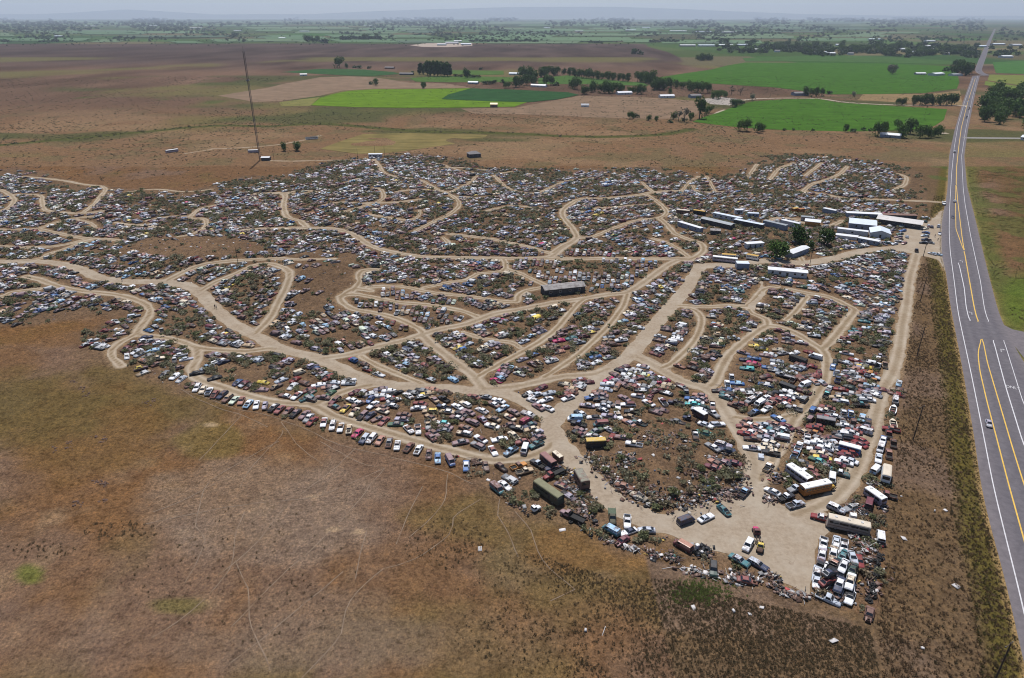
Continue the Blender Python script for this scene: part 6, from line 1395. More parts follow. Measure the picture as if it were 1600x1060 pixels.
scatter('green_weeds', [(float(u), float(v), rng.uniform(.5, .95)) for u, v in zip(xs_, ys_)], TUF, np.array([(.15, .21, .055), (.18, .22, .07), (.13, .17, .055)]), m_straw, 'bright green weed patch below the scrap line', 'weeds')
# ---------------------------------------------------------------- scrap: heaps of parts nobody could count
JP = np.array([(.48, .46, .46), (.24, .235, .24), (.16, .10, .08), (.09, .05, .035), (.02, .02, .022), (.035, .035, .04), (.42, .38, .33), (.22, .15, .14), (.30, .05, .05), (.06, .12, .26), (.07, .20, .18), (.45, .32, .08)])
JW = np.array([.06, .10, .22, .18, .19, .08, .05, .09, .02, .015, .01, .01]); JW /= JW.sum()
JV, JF, JC, joff = [], [], [], 0
BOXV = np.array([(-1, -1, -1), (1, -1, -1), (1, 1, -1), (-1, 1, -1), (-1, -1, 1), (1, -1, 1), (1, 1, 1), (-1, 1, 1)], float)
BOXF = np.array([(0, 3, 2, 1), (4, 5, 6, 7), (0, 1, 5, 4), (1, 2, 6, 5), (2, 3, 7, 6), (3, 0, 4, 7)])
def junk(x_, y_, z_, big=1.0, w=JW):
    global joff
    k = rng.random(); s = (rng.uniform(.1, .5), rng.uniform(.08, .3), rng.uniform(.05, .25)) if k < .45 else ((rng.uniform(.3, .75), rng.uniform(.25, .55), .02) if k < .72 else (rng.uniform(.5, 1.5), .04, .04))
    V = BOXV*np.array(s)*big
    if k < .45: V = V*np.where(BOXV[:, 2:3] > 0, rng.uniform(.55, 1), 1)
    a, e_ = rng.uniform(0, 6.28), rng.normal(0, .35); c_, sn = math.cos(e_), math.sin(e_)
    V = np.stack([V[:, 0]*c_-V[:, 2]*sn, V[:, 1], V[:, 0]*sn+V[:, 2]*c_], 1); c_, sn = math.cos(a), math.sin(a)
    V = np.stack([V[:, 0]*c_-V[:, 1]*sn+x_, V[:, 0]*sn+V[:, 1]*c_+y_, V[:, 2]+z_+s[2]*big+.03], 1)
    JV.append(V); JF.append(BOXF+joff); joff += 8
    JC.append(np.repeat(JP[rng.choice(len(JP), p=w)][None]*rng.uniform(.75, 1.2), 6, 0))
def heap(line, n, wid, hgt, big=1.0, w=JW):
    L_ = [np.array(at(a, b_)) for a, b_ in pts(line)]
    for k in range(int(n*.62)):
        i = rng.integers(len(L_)-1) if len(L_) > 1 else 0; t = rng.random()
        p = L_[i]*(1-t)+L_[min(i+1, len(L_)-1)]*t+rng.normal(0, wid/2, 2)
        junk(p[0], p[1], float(height(p[0], p[1]))+max(0, hgt*rng.random()*max(0, 1-abs(rng.normal(0, .5)))), big, w)
heap('916,712 926,722 938,732 955,745 966,757 978,765 992,778 1010,785 1035,790 1060,790 1090,788 1112,778 1135,772', 620, 3.2, .7)
heap('960,718 978,712 985,720 965,732', 130, 2.2, .8); heap('1000,770 1040,775 1075,780 1105,770', 260, 4, .6); heap('1093,752 1110,765 1130,768 1148,768', 260, 4.5, .8)
heap('1148,735 1158,748 1152,762 1140,772', 120, 2.4, .7); heap('1110,715 1125,725 1140,735', 90, 2.5, .5); heap('1085,740 1100,745', 70, 1.6, .5, 1, np.array([0, 0, .5, .3, 0, 0, 0, .2, 0, 0, 0, 0]))
heap('985,690 1010,680 1030,690 1060,705 1075,690 1050,680', 200, 4, .3, .9, np.array([.05, .1, .15, .2, .3, .1, 0, .1, 0, 0, 0, 0]))
heap('875,735 885,745 897,760 905,772 912,785', 210, 3.0, .7); heap('893,737 905,745 910,765', 90, 2, .8); heap('905,786 915,800 925,812', 150, 2.2, .7); heap('925,838 945,845 955,846', 50, 1.3, .3)
heap('972,853 985,858 995,862', 70, 1.0, .4, 1.2, np.array([.3, .2, .2, .1, .1, 0, .1, 0, 0, 0, 0, 0])); heap('1010,860 1018,868 1022,870', 70, 1.3, .7); heap('1036,867 1052,872 1056,876', 100, 1.8, .6)
heap('1085,868 1098,862 1108,866', 170, 1.8, .9, 1, np.array([.15, .1, .05, .05, .5, .15, 0, 0, 0, 0, 0, 0])); heap('1058,888 1080,893 1100,895 1125,900 1150,905 1165,912', 190, 1.7, .4, 1.1, np.array([.25, .2, .2, .15, .1, 0, .1, 0, 0, 0, 0, 0]))
heap('1160,898 1175,905 1190,912', 100, 1.4, .6); heap('1195,902 1206,900 1215,905', 90, 1.3, .7); heap('1205,915 1220,925', 70, 1.4, .5); heap('1226,928 1262,933', 110, 1.1, .4, 1.2, np.array([.25, .15, .3, .2, .1, 0, 0, 0, 0, 0, 0, 0]))
heap('1292,930 1310,936 1325,934', 200, 1.7, .9, 1, np.array([.03, .05, .35, .35, .2, 0, 0, 0, 0.02, 0, 0, 0])); heap('1345,850 1355,845 1362,858 1345,868 1335,862', 220, 2.4, .8, 1, np.array([.4, .2, .15, .1, .1, 0, 0, 0, .05, 0, 0, 0]))
heap('1352,875 1368,880 1366,905 1360,925 1350,920', 210, 2.8, .6, .9, np.array([.1, .05, .3, .3, .2, 0, 0, 0, .03, 0, 0, 0.02])); heap('1330,832 1337,838', 60, 1.1, .7); heap('1325,796 1340,792 1350,795 1345,803', 160, 2.2, .8); heap('1360,752 1368,760', 60, 1.5, .5); heap('1378,790 1384,800', 40, 1.2, .4)
heap('1200,778 1208,786', 80, 1.6, .7); heap('1205,738 1212,748 1222,752 1218,742', 150, 2.6, .7); heap('1140,700 1135,710 1125,700', 60, 2, .5); heap('790,748 800,752 808,750', 40, 1.6, .2); heap('798,785 808,793 820,797', 30, 1, .3); heap('700,712 712,716', 25, 1, .3); heap('736,718 750,728', 60, 1.5, .6, 1, np.array([0, 0, .4, .4, .1, 0, 0, .1, 0, 0, 0, 0]))
heap('1230,690 1245,700 1270,705 1290,715 1300,700 1280,690 1260,680', 420, 5, .6, 1, np.array([.1, .1, .25, .25, .1, 0, .03, .15, .02, 0, 0, 0])); heap('1300,655 1320,650 1340,660', 160, 4, .6); heap('1140,600 1160,620 1180,630 1200,630', 180, 5, .5, 1, np.array([.1, .1, .25, .25, .1, .05, .0, .15, 0, 0, 0, 0]))
ROCK = [(np.array(BOXV)*[.5, .35, .3], BOXF, np.ones(6)), (np.array(BOXV)*[.8, .4, .25]*np.where(BOXV[:, 2:3] > 0, .6, 1), BOXF, np.ones(6))]
rk = []
for px, py in pts('117,597 128,607 135,617 138,612 150,683 160,690 163,686 105,700 107,692 240,626 232,630 87,702 160,753 165,757 152,752 118,786 126,790 160,783'):
    for k in range(9): x_, y_ = map(float, at(px+rng.normal(0, 4), py+rng.normal(0, 1.8))); rk.append((x_, y_, rng.uniform(.25, .8)))
scatter('lava_rocks', rk, ROCK, np.array([(.045, .035, .03), (.06, .045, .038)]), m_iron, 'small dark outcrops of broken rock in the dry field', 'rock')
# loose litter over the whole near yard
X = rng.uniform(-260, 210, 5200); Y = rng.uniform(105, 330, 5200); k = inpoly(X, Y, YG) & (road_dist(X, Y) > .2)
for x_, y_ in zip(X[k], Y[k]): junk(x_, y_, float(height(x_, y_)), .8)
X = rng.uniform(-300, 150, 9000); Y = rng.uniform(330, 640, 9000); k = inpoly(X, Y, YG) & (road_dist(X, Y) > .2)
for x_, y_ in zip(X[k], Y[k]): junk(x_, y_, float(height(x_, y_)), 1.1)
for px, py in pts('879,829 943,988 1146,956 1172,960 1085,952 1460,800 1477,798 1414,842 1495,916 1442,1014 1408,776 750,858 800,760 915,985 1190,950 1300,1000'):
    x_, y_ = map(float, at(px, py)); junk(x_, y_, float(height(x_, y_)), 1.5, np.array([1.]+[0]*11))
m_junk, nt, b = newmat('scrap_surface', .6, 0, .4); a_ = nt.nodes.new('ShaderNodeAttribute'); a_.attribute_name = 'Col'; nt.links.new(a_.outputs['Color'], b.inputs['Base Color'])
tag(obj('scrap_parts', bigmesh('scrap_parts', np.concatenate(JV), np.concatenate(JF), m_junk, np.concatenate(JC))), 'loose scrap parts and panels heaped along tracks and yard edges', 'scrap', kind='stuff')
# ---------------------------------------------------------------- mast, poles, people
def mast():
    x, y, z = P3(406.5, 250.5); root = empty('radio_mast', (x, y, z), 0); tag(root, 'tall thin dark lattice radio mast rising from the scrub', 'radio mast')
    H_ = 85; g = Geo(); w_ = .75
    legs = [(w_*math.cos(a), w_*math.sin(a)) for a in (.5, 2.6, 4.7)]
    for lx, ly in legs: g.tube((lx, ly, 0), (lx, ly, H_), .13, 6)
    obj('leg_frame', g.mesh('leg_frame', m_mast), root)
    g = Geo(); n = 56
    for k in range(n):
        z0, z1 = H_*k/n, H_*(k+1)/n
        for i in range(3):
            a, b_ = legs[i], legs[(i+1) % 3]; g.tube((*a, z0), (*b_, z1), .06, 4); g.tube((*a, z1), (*b_, z1), .06, 4)
    obj('bracing', g.mesh('bracing', m_mast), root)
    g = Geo(); g.tube((0, 0, H_), (0, 0, H_+3.5), .09, 6); obj('antenna', g.mesh('antenna', m_mast), root)
    g = Geo(); g.tube((-1.6, 0, 63), (1.2, 0, 63.4), .5, 8); obj('dish', g.mesh('dish', m_metal_g), root)
m_mast = plain('dark_galvanised_steel', (.085, .075, .078), .6, var=.2)
mast()
m_pole = plain('creosoted_wood', (.065, .048, .038), .9, var=.3)
def pole(px, py, h, label, cross=True, group='utility poles along the fence line', r=.17):
    x, y, z = P3(px, py); root = empty('utility_pole', (x, y, z), .5); tag(root, label, 'utility pole', group)
    obj('shaft', Geo().tube((0, 0, -.2), (0, 0, h), r, 8, 0, r*.7).mesh('shaft', m_pole), root)
    if cross:
        obj('crossarm', Geo().box(-1.2, 1.2, .12, .24, h-.7, h-.56).mesh('crossarm', m_pole), root)
        for xx in (-1.1, 0.35, 1.1): obj('insulator', Geo().tube((xx, .18, h-.56), (xx, .18, h-.36), .06, 6).mesh('insulator', m_metal_g), root)
for px, py, lab in ((1426.6, 688, 'wooden utility pole with a visible shadow beside the lower yard track'), (1432.7, 556, 'wooden utility pole halfway along the yard fence line'), (1437.6, 472, 'wooden utility pole below the office lot'), (1442.5, 401, 'wooden utility pole at the office lot corner'), (1549, 1076, 'wooden utility pole top standing in the lowest verge corner')): pole(px, py, 11.5, lab)
for px, py, lab in ((559, 248, 'thin wooden pole left of the mobile home at the yard gate'), (586, 243.5, 'thin pole behind the mobile home at the yard gate'), (601, 244, 'thin pole right of the mobile home at the yard gate'), (674, 259, 'thin wooden pole above the diagonal track'), (1289, 437, 'thin wooden pole right of the white mobile home'), (1265.5, 413, 'leaning thin pole by the track bend below the metal shed'), (820, 275, 'thin wooden pole on the northern yard edge'), (1023, 284, 'thin wooden pole among the northern rows'), (428.5, 251, 'thin wooden pole right of the mast hut'), (372, 412, 'short thin pole beside the loop track')): pole(px, py, 8.5, lab, False, 'thin poles about the yard', .13)
def person(px, py, top, leg, label, yaw=0):
    V = [(0, 0, .95), (0, 0, 1.25), (0, 0, 1.45), (0, .01, 1.56), (0, .02, 1.70), (-.1, 0, .85), (-.11, .06, .48), (-.11, .02, .06), (-.11, .16, .04), (.1, 0, .85), (.11, -.06, .48), (.12, -.12, .06), (.12, .02, .04), (-.2, 0, 1.42), (-.27, -.04, 1.12), (-.26, .06, .88), (.2, 0, 1.42), (.27, .04, 1.12), (.26, .12, .88)]
    E = [(0, 1), (1, 2), (2, 3), (3, 4), (0, 5), (5, 6), (6, 7), (7, 8), (0, 9), (9, 10), (10, 11), (11, 12), (2, 13), (13, 14), (14, 15), (2, 16), (16, 17), (17, 18)]
    Rr = [.15, .15, .13, .06, .11, .10, .07, .05, .045, .10, .07, .05, .045, .07, .05, .04, .07, .05, .04]
    me = bpy.data.meshes.new('person'); me.from_pydata(V, E, []); o = bpy.data.objects.new('person', me); C.objects.link(o)
    md = o.modifiers.new('skin', 'SKIN'); 
    for v, r in zip(me.skin_vertices[0].data, Rr): v.radius = (r, r*.8)
    me.skin_vertices[0].data[0].use_root = True
    md2 = o.modifiers.new('sub', 'SUBSURF'); md2.levels = 1
    bpy.context.view_layer.update()
    me2 = bpy.data.meshes.new_from_object(o.evaluated_get(bpy.context.evaluated_depsgraph_get())); bpy.data.objects.remove(o)
    me2.materials.clear(); [me2.materials.append(m) for m in (P(top), P(leg), m_skin)]
    idx = []
    for p in me2.polygons:
        c_ = p.center; idx.append(2 if c_.z > 1.52 or (abs(c_.x) > .2 and c_.z < .98) else (1 if c_.z < .93 else 0))
    me2.polygons.foreach_set('material_index', idx)
    x, y, z = P3(px, py); o = obj('person', me2, None, (x, y, z), yaw); tag(o, label, 'person')
    g = Geo(); g.tube((0, .0, 1.70), (0, .0, 1.80), .115, 8, 0, .07); obj('hair', g.mesh('hair', P('bk')), o)
m_skin = plain('skin', (.36, .20, .14), .6, var=.05)
person(336, 482, 'bk', 'nv', 'person in dark clothes walking on the main track, left of a pair', 1.0); person(338.5, 483, 'gy', 'bk', 'person in grey top walking on the main track, right of a pair', 1.2)
person(191, 440, 're', 'bl', 'person in a red top standing on the western main track'); person(1460.5, 371, 'br', 'bl', 'person in brown standing on the lot beside the highway'); person(1465, 377, 'bk', 'nv', 'person in black walking across the lot beside the highway', 2)
# ---------------------------------------------------------------- fields on the plain
def crop(name, col, s, z=.25, kind='structure', var=.16, sc_=.05):
    m, nt, b = newmat(name, .95, 0, 0); pv = pos_vec(nt, False)
    mp = nt.nodes.new('ShaderNodeMapping'); mp.inputs['Scale'].default_value = (.02, .10, .1); mp.inputs['Rotation'].default_value = (0, 0, .25); nt.links.new(pv, mp.inputs[0])
    n_ = noise_node(nt, 1.0, 4, .6, mp.outputs[0]); n2_ = noise_node(nt, sc_, 4, .65, pv)
    c = ramp(nt, n_.outputs[0], [(.3, tuple(q*(1-var) for q in col)), (.7, tuple(q*(1+var) for q in col))]).outputs[0]
    c = mixc(nt, 'MULTIPLY', 1, c, ramp(nt, n2_.outputs[0], [(.3, (.8, .82, .8)), (.7, (1.2, 1.15, 1.1))]).outputs[0])
    c = mixc(nt, 'MIX', ramp(nt, noise_node(nt, .012, 5, .7, pv).outputs[0], [(.66, (0, 0, 0)), (.74, (.6, .6, .6))]).outputs[0], c, (.17, .14, .07))
    nt.links.new(c, b.inputs['Base Color'])
    sheet('field', pts(s), m, z, kind, z)
crop('crop_bright', (.085, .150, .016), '486,165 500,153.5 520,147.5 545,142.5 584,140 660,139.3 736,138.4 700,149 690,155 760,158 824,160 804,167 720,168.5 635,169 560,168')
crop('crop_dark', (.024, .062, .024), '700,148.5 736,138.6 810,141 888,145 905,148.8 870,156 826,160.4 760,158.6 690,155.6', .5)
crop('crop_mid', (.032, .072, .028), '439,113 500,108 567,109 615,113 625,116 584,119 545,118.5 500,116'); crop('crop_mid2', (.055, .100, .026), '640,122 702,119 800,121 850,127 780,128.5 700,129 650,128'); crop('crop_mid3', (.058, .102, .028), '706,110 787,111 787,117 745,117.5 706,116')
crop('crop_mid4', (.050, .098, .026), '841,122.5 888,118 922,122.5 1006,130 1013,135 960,133 905,131.6 841,131.6'); crop('crop_big', (.040, .096, .016), '1026,122 1070,115 1112,109 1135,103 1165,98 1262,98.5 1380,100 1487,103.5 1496,116 1499,129 1495,139 1442,146 1370,147.5 1300,148 1210,137 1112,131 1050,128')
crop('crop_lower', (.043, .100, .015), '1176,159 1225,155.5 1277,154.5 1311,161 1375,165 1480,171 1477,180 1475,187.5 1462,196 1450,202 1385,205 1319,206 1260,204.5 1195,202.5 1140,198 1082,191 1098,184 1124,176 1150,166'); crop('crop_strip', (.046, .090, .028), '1160,91 1250,88 1350,88 1420,91 1487,95.5 1487,101 1380,98.5 1270,96.5 1165,96.5')
crop('crop_east', (.045, .110, .030), '1551,98 1600,95 1700,95 1700,116 1600,116 1556,114.5'); crop('crop_east2', (.120, .140, .040), '1546,117 1600,118 1700,118 1700,136 1600,135 1543,126'); crop('crop_east3', (.10, .135, .035), '1540,127 1600,136.5 1700,138 1700,150 1590,143 1538,133')
crop('meadow', (.145, .118, .050), '500,233 530,222 567,210 640,208.5 763,211 752,219 690,228 618,238.5 560,241', .12, var=.25); crop('straw_field', (.165, .118, .085), '340,150 420,137 440,132 500,121 545,119.5 584,121 640,129.5 700,131 736,137.5 660,138.5 584,139 534,142 500,150 440,158 400,160', .08); crop('straw_field2', (.16, .112, .078), '905,150 1000,152 1090,158 1100,168 1080,186 1010,186 930,184 850,180 740,178 720,170 806,168.5', .08); crop('olive_field', (.14, .135, .05), '436,160 500,152 484,166 440,166', .1)
crop('straw_field3', (.18, .128, .07), '1350,146 1442,148 1500,142 1504,165 1440,162 1340,157', .08)
crop('stockyard', (.30, .25, .22), '640,71 680,66 720,63 738,66 738,72 700,74 660,73.5', .08); crop('grey_yard', (.27, .245, .225), '1095,155 1130,152 1160,156 1140,165 1110,163', .08)
rr_ = rng
for k in range(150):
    py = 33.5+36*rng.random()**1.5; px = rng.uniform(-60, 1520); w_ = rng.uniform(40, 170); h_ = max(.7, (py-27)*rng.uniform(.07, .16)); sk = rng.uniform(-20, 20)
    g_ = [(.036, .082, .026), (.044, .098, .026), (.062, .105, .034), (.034, .068, .026), (.13, .11, .065), (.055, .110, .034)][rng.integers(6)]
    if px > 1380: continue
    mk = 'far_crop_%d' % (k % 6)
    sheet('field', [(px, py), (px+w_, py), (px+w_+sk, py-h_), (px+sk, py-h_)], plain(mk, g_, .95, var=.2, scale=.01), .3+.02*k, 'structure', .3)
# ---------------------------------------------------------------- trees
def crown_mesh(n, seed, kind='round'):
    r_ = np.random.default_rng(seed); V, F, Cc = [], [], []
    if kind == 'round': lobes = [(r_.uniform(-.30, .30), r_.uniform(-.30, .30), r_.uniform(.24, .80), r_.uniform(.18, .27)) for _ in range(13)]
    elif kind == 'poplar': lobes = [(r_.uniform(-.06, .06), r_.uniform(-.06, .06), .2+.075*k, .12-.006*abs(k-4)) for k in range(10)]
    else: lobes = [(r_.uniform(-.3, .3), r_.uniform(-.3, .3), r_.uniform(.4, .85), r_.uniform(.1, .18)) for _ in range(12)]
    for k in range(n):
        l = lobes[r_.integers(len(lobes))]; d = r_.normal(0, 1, 3); d /= np.linalg.norm(d)
        p = np.array(l[:3])+d*l[3]*r_.uniform(.6, 1.08); a = r_.normal(0, 1, 3); a /= np.linalg.norm(a); b_ = np.cross(a, d+r_.normal(0, .45, 3)); b_ /= np.linalg.norm(b_)+1e-6
        s = r_.uniform(.035, .075); i = len(V); V += [p-a*s, p+b_*s*.7, p+a*s, p-b_*s*.7]; F.append((i, i+1, i+2, i+3)); Cc.append(r_.uniform(.7, 1.25))
    return np.array(V), np.array(F), np.array(Cc)
m_leaf = leafmat('tree_leaf', .7, .2)
m_bark = plain('bark', (.085, .065, .05), .9, var=.3)
GREENS = {'dark': (.046, .092, .016), 'mid': (.066, .122, .022), 'light': (.13, .19, .035), 'pale': (.20, .22, .15), 'grey': (.12, .115, .09)}
TMESH = {}; TREES = []
def trunk_geo(h):
    g = Geo(); g.tube((0, 0, -.02), (0, 0, .45), .03, 7, 0, .018)
    for a in range(4): g.tube((0, 0, .22+.05*a), (.2*math.cos(a*1.7), .2*math.sin(a*1.7), .55+.06*a), .012, 5, 0, .006)
    return g
TRUNK = trunk_geo(1).mesh('trunk', m_bark)
def crown(kind, tone, i):
    k = (kind, tone, i)
    if k not in TMESH:
        T = crown_mesh(700 if kind != 'bare' else 150, 50+i*7+len(kind), kind); TMESH[k] = bigmesh('crown', T[0], T[1], m_leaf, colored(T, GREENS[tone]))
    return TMESH[k]
def tree(px, py, hpx, kind, tone, label, group=None, widen=1.0, hm=None):
    TREES.append((px, py, hpx, kind, tone, label, group, widen, hm))
def tree_now(px, py, hpx, kind, tone, label, group=None, widen=1.0, hm=None):
    x, y = map(float, flat(px, py)); d = y*cp+CAM_H*sp
    h = hm or hpx*d/FPX/.97
    z = float(height(x, y))
    root = empty('tree', (x, y, z), rnd.uniform(0, 6)); tag(root, label, 'tree', group)
    w_ = h*rnd.uniform(.72, 1.02)*widen
    obj('crown', crown(kind, tone, rnd.randrange(3)), root, None, 0, (w_, w_, h*1.02)); obj('trunk', TRUNK, root, None, 0, (h, h, h))
    return root
tree(1250.5, 381, 31, 'round', 'dark', 'large dark round tree left of two beside the office sheds', None, 1.1); tree(1288, 383, 28, 'round', 'dark', 'large dark round tree right of two beside the office sheds', None, 1.15); tree(1211, 405, 30, 'round', 'mid', 'round mid-green tree at the inner track junction', None, 1.2); tree(1266, 390, 15, 'round', 'dark', 'small dark tree below the two large office trees')
tree(445.5, 236, 14, 'round', 'mid', 'round green tree left of a pair on the northern meadow', None, 1.2); tree(463, 236.3, 14.5, 'round', 'mid', 'round green tree right of a pair on the northern meadow', None, 1.2)
def trees(src, ox, oy, k, tone, desc, group, kind='round', wid=1.05):
    for t in src.split():
        f = t.split(',')
        tree(ox+float(f[0])/k, oy+float(f[1])/k, float(f[2])/k, f[3] if len(f) > 3 else kind, f[4] if len(f) > 4 else tone, desc, group, wid)
g1 = 'trees in the hedgerow beneath the green field'
trees('420,547,46 445,548,52 490,552,42 510,548,30 855,552,34 885,552,22 930,545,18 990,570,62 1015,560,50 1070,540,40 1095,575,58 1125,560,66 1165,576,54 1200,575,50 1225,572,46 1252,558,36 600,545,14 640,545,12 720,548,12 960,548,18', 1000, 0, 2.667, 'mid', 'mid-green tree in the hedgerow beneath the lower green field', g1)
trees('1075,438,28 1092,440,32 1140,440,42 1165,440,40 1190,440,48 1218,440,40 1250,440,42 1275,440,48 1298,440,50', 1000, 0, 2.667, 'dark', 'dark tree in the row beside the farm lane', 'trees in the row beside the farm lane')
trees('695,400,38 715,404,34 735,404,40 755,402,34 640,395,14 790,394,18', 1000, 0, 2.667, 'mid', 'tree shading the grey farmhouse between the green fields', 'trees by the grey farmhouse'); tree(1334, 151.5, 8.5, 'round', 'pale', 'pale grey-green tree alone below the big green field', None, 1.1); tree(1175, 157, 10, 'round', 'pale', 'pale grey-green tree at the lane corner', None, 1.0)
tree(1394, 116.5, 15, 'round', 'grey', 'wide dusky tree alone in the big green field', None, 1.5)
trees('1275,298,22 1300,312,40 1320,314,48 1340,316,56 1355,316,54 1368,310,46 1330,290,40 1310,285,34', 1000, 0, 2.667, 'dark', 'dark tree in the clump behind the highway barns', 'trees behind the highway barns')
tree(1092.5, 186, 34, 'round', 'dark', 'tall dark tree among bare trees at the bare field edge', None, .7); tree(1069, 191, 24, 'bare', 'grey', 'tall bare grey tree at the bare field edge'); tree(1060, 190, 18, 'bare', 'grey', 'shorter bare grey tree left of the tall bare tree'); trees('210,502,32 290,472,32 185,505,20 125,512,22 140,500,34 270,480,34', 1000, 0, 2.667, 'mid', 'green tree among the bare trees at the field edge', 'trees at the bare field edge')
tree(1142.5, 149, 14, 'bare', 'grey', 'thin bare tree left of two beside the lane'); tree(1156.5, 150, 13, 'bare', 'grey', 'thin bare tree right of two beside the lane'); trees('385,448,34 400,445,30 415,440,24 430,435,16', 1000, 0, 2.667, 'dark', 'small dark tree along the slanting farm lane', 'trees along the slanting lane')
tree(1013.5, 189, 9, 'round', 'mid', 'small round tree left of two on the bare field', None, 1.1); tree(1025.5, 190, 8.5, 'round', 'mid', 'small round tree right of two on the bare field', None, 1.1); trees('1435,552,34 1450,550,30 1465,546,24', 500, 0, 2.963, 'mid', 'round tree in the clump of three on the bare field', 'three trees on the bare field')
g2 = 'trees of the farm windbreak'
trees('5,345,42 25,350,48 45,345,50 62,372,48 80,378,50 92,372,46 110,368,44 128,366,40 150,370,36 180,372,30 200,378,42 215,384,42 240,388,48 262,390,46 280,390,44 300,412,34 318,414,36 335,412,36 350,408,28 125,396,28 75,350,24 165,360,22', 1000, 0, 2.667, 'mid', 'tree in the farm windbreak left of the big green field', g2)
trees('60,372,36,round,pale 95,376,30,round,pale 75,374,34,round,pale', 1000, 0, 2.667, 'pale', 'pale olive tree standing in the farm windbreak', 'pale trees in the farm windbreak')
trees('905,405,52 925,403,48 1050,398,50 1068,397,44 1095,398,22 930,355,44 945,362,52 965,370,58 985,378,60 1000,386,54 958,395,50 990,398,46 1020,360,46 1040,358,48 1060,352,44 1085,352,42 1100,350,40 1130,348,30 1155,352,38 1180,360,44 1200,362,40 1220,364,42 1245,366,46 1265,368,40 1290,370,38 1310,372,36 1335,374,42 1355,374,36 1380,376,34 1400,378,36 1425,380,40 1470,380,46 1495,382,50 1520,386,44 1545,390,34', 500, 0, 2.963, 'dark', 'dark tree in the farmstead woods behind the green fields', 'trees of the farmstead woods')
trees('1170,412,48 1190,416,50 1215,438,42 1235,438,36 1255,428,40 1270,425,48 1300,432,42 1318,434,50 1335,434,56 1352,432,48 1380,430,46 1395,432,40 1430,432,30,round,light 1445,436,34 1470,438,46 1490,436,40 1545,420,42 1560,420,40 1590,418,46 1505,425,20', 500, 0, 2.963, 'dark', 'dark tree around the white farm building', 'trees around the white farm building')
trees('462,346,50 480,346,46 498,350,62 512,354,64 528,354,66 545,354,66 560,352,60 575,355,58 590,355,62 602,354,56', 500, 0, 2.963, 'dark', 'tall poplar in the poplar clump on the northern fields', 'poplar clump on the northern fields', 'poplar', 1.5)
trees('672,362,44 684,362,38 700,360,20 745,324,16 478,413,32 235,392,20 258,398,34 630,356,20 650,358,18 720,360,16 735,360,16 760,392,24 785,392,22 808,390,22 845,385,20 860,412,32 875,410,30 185,318,22 228,320,18 160,316,16 430,340,14 415,344,12', 500, 0, 2.963, 'mid', 'small tree dotted about the northern farmsteads', 'small trees about the northern farmsteads'); tree(531, 106.5, 17, 'round', 'dark', 'large dark tree with ragged crown alone at the northern field', None, 1.1); tree(541, 107, 8, 'round', 'dark', 'small dark tree right of the large ragged tree')
g3 = 'trees of the wood east of the highway'
for k in range(42):
    t = rng.random(); px = 1533+t*95+rng.uniform(-4, 4); py = 150+rng.random()*54*(.75+.25*t)
    if px < 1545 and py < 165: continue
    tree(px, py, rng.uniform(14, 24), 'round', 'mid' if k % 3 else 'dark', 'green tree in the dense wood east of the highway', g3, 1.25)
g4 = 'trees of the dense belt around the far town'
for k in range(420):
    t = rng.random()**.8; px = 1120+t*408; lo = 83+7*t+3*np.sin(px*.05); hi = 67+5*t+3*np.sin(px*.021)
    py = hi+(lo-hi)*rng.random()**.7
    if px > 1490 and py < 74: continue
    tree(px, py, rng.uniform(5, 9.5), 'round', 'dark' if k % 4 else 'mid', 'dark tree in the dense belt around the far town', g4, 1.35)
for k in range(26): tree(1530+rng.uniform(8, 90), 76+rng.uniform(0, 13), rng.uniform(5, 8), 'round', 'dark', 'dark tree behind the houses right of the highway', 'trees behind the houses right of the highway', 1.3)
g5 = 'dark tree rows on the far plain'
for px0, px1, py, n_, h_ in ((735, 840, 66, 26, 6), (532, 594, 62, 22, 8), (655, 710, 55, 8, 4), (1016, 1060, 66, 12, 6), (1120, 1150, 57, 5, 4), (0, 14, 66.5, 5, 6), (60, 92, 65.5, 5, 5), (480, 512, 67, 8, 10), (1210, 1240, 50, 6, 5), (1370, 1400, 48.5, 8, 4), (312, 350, 56, 8, 3.5), (920, 945, 68, 5, 5), (1235, 1290, 79, 12, 6), (1310, 1400, 83, 12, 5), (1090, 1110, 95, 7, 10), (985, 1005, 85, 4, 8)):
    for k in range(n_): tree(px0+(px1-px0)*(k+rng.random())/n_, py+rng.uniform(-.8, .8), h_*rng.uniform(.7, 1.15), 'round', 'dark', 'dark tree in a windbreak row on the far plain', g5, 1.3)
TREES.sort(key=lambda t: (t[6] is not None, -t[2]))
for t in TREES[:300]: tree_now(*t)
far = []
for t in TREES[300:]:
    x_, y_ = flat(t[0], t[1]); far.append((float(x_), float(y_), -t[2]*(float(y_)*cp+CAM_H*sp)/FPX*1.1))
for k in range(11000):
    py = 29+37*rng.random()**1.8; px = rng.uniform(-80, 1680); cl = vnoise(px, py*6, 46, 7)
    if rng.random() > (cl-.43)*2.8 or (px > 1500 and abs(px-(1553-(py-42)*.55)) < 10): continue
    x_, y_ = flat(px, py); d = float(y_)*cp+CAM_H*sp
    far.append((float(x_), float(y_), rng.uniform(2.0, 5.0)*d/FPX*1.0))
for k in range(900):
    py = 42+30*rng.random(); px = rng.uniform(-20, 1520); x_, y_ = flat(px, py); far.append((float(x_), float(y_), rng.uniform(.7, 1.6)*(float(y_)*cp+CAM_H*sp)/FPX*1.6))
FT = []
for s in (1, 2, 3):
    V, F, Cc = crown_mesh(90, 90+s); ctr = V.reshape(-1, 4, 3).mean(1, keepdims=True); FT.append((((ctr+(V.reshape(-1, 4, 3)-ctr)*2.4).reshape(-1, 3)-[0, 0, .2])*[1.25, 1.25, 1.0], F, Cc))
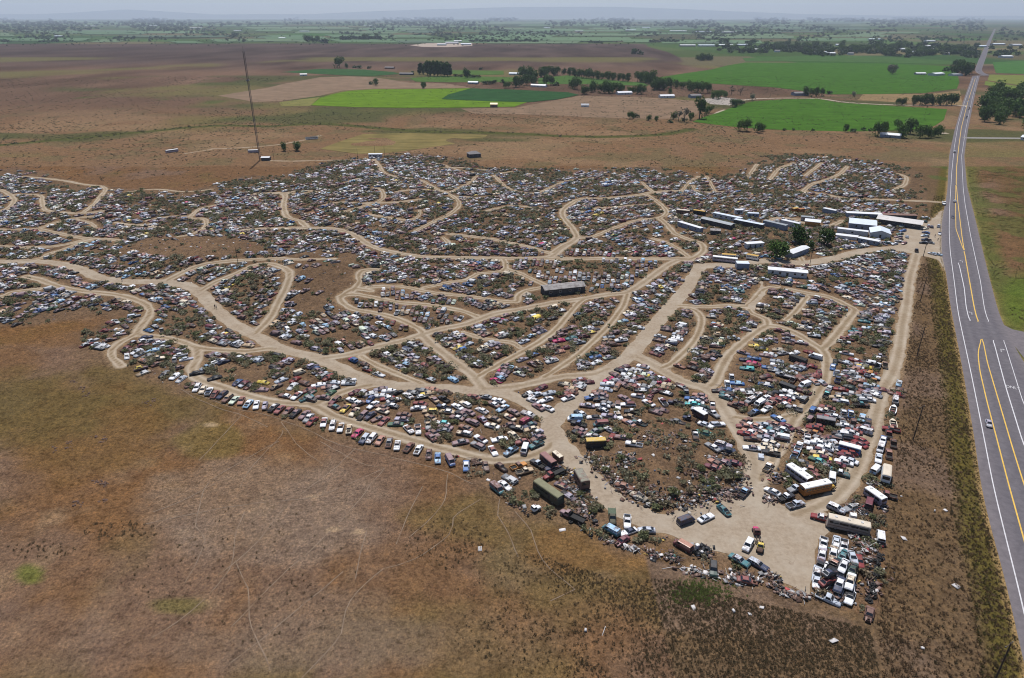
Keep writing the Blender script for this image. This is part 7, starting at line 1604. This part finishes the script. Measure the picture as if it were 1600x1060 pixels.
FTALL = [(V/[1.5, 1.5, 1], F, Cc) for V, F, Cc in FT]
far = [(a, b_, abs(c_)) for a, b_, c_ in far]
scatter('distant_trees', far, FT, np.array([(.030, .058, .018), (.036, .066, .020), (.028, .050, .018)]), m_leaf, 'far-off dark trees and shelterbelts fading into the haze', 'trees')
# ---------------------------------------------------------------- far hills, and the hazy air
def ridge(y0, prof, name='hills', col=(.10, .11, .08)):
    X = np.linspace(-29000, 29000, 220); V, F = [], []
    hh = np.interp(to_px(X, y0, 0)[0], [p[0] for p in prof], [p[1] for p in prof])+26*(fbm(X, X*0, 2600, 111, 4)-.5)
    for j, (dy, k) in enumerate(((-2200, 0), (-900, .55), (0, 1), (1500, .8), (3000, 0))):
        for x_, h_ in zip(X, hh): V.append((x_, y0+dy+300*vnoise(x_, 0, 1500, 9), max(0, h_*k)+(20*vnoise(x_, j*900, 800, 12) if 0 < k < 1 else 0)-(1 if k == 0 else 0)))
    n_ = len(X)
    F = [(j*n_+i, j*n_+i+1, (j+1)*n_+i+1, (j+1)*n_+i) for j in range(4) for i in range(n_-1)]
    tag(obj(name, bigmesh(name, np.array(V), F, plain('hill_scrub', col, .95, var=.2, scale=.001), smooth=True)), kind='structure')
ridge(36000, [(-300, 190), (60, 200), (200, 400), (330, 190), (480, 190), (600, 340), (800, 500), (960, 520), (1080, 400), (1250, 210), (1400, 130), (1900, 120)])
def haze(density):
    g = Geo(); g.box(-38000, 38000, -2000, 40000, -2.5, 680)
    m = bpy.data.materials.new('haze_air'); m.use_nodes = True; nt = m.node_tree; nt.nodes.clear()
    out = nt.nodes.new('ShaderNodeOutputMaterial'); v = nt.nodes.new('ShaderNodeVolumePrincipled')
    v.inputs['Color'].default_value = (.72, .83, 1.0, 1); v.inputs['Density'].default_value = density; v.inputs['Anisotropy'].default_value = .25
    nt.links.new(v.outputs[0], out.inputs['Volume'])
    tag(obj('haze', g.mesh('haze', [m])), 'pale blue summer haze lying over the far plain', 'haze', kind='stuff')
haze(4.8e-5)
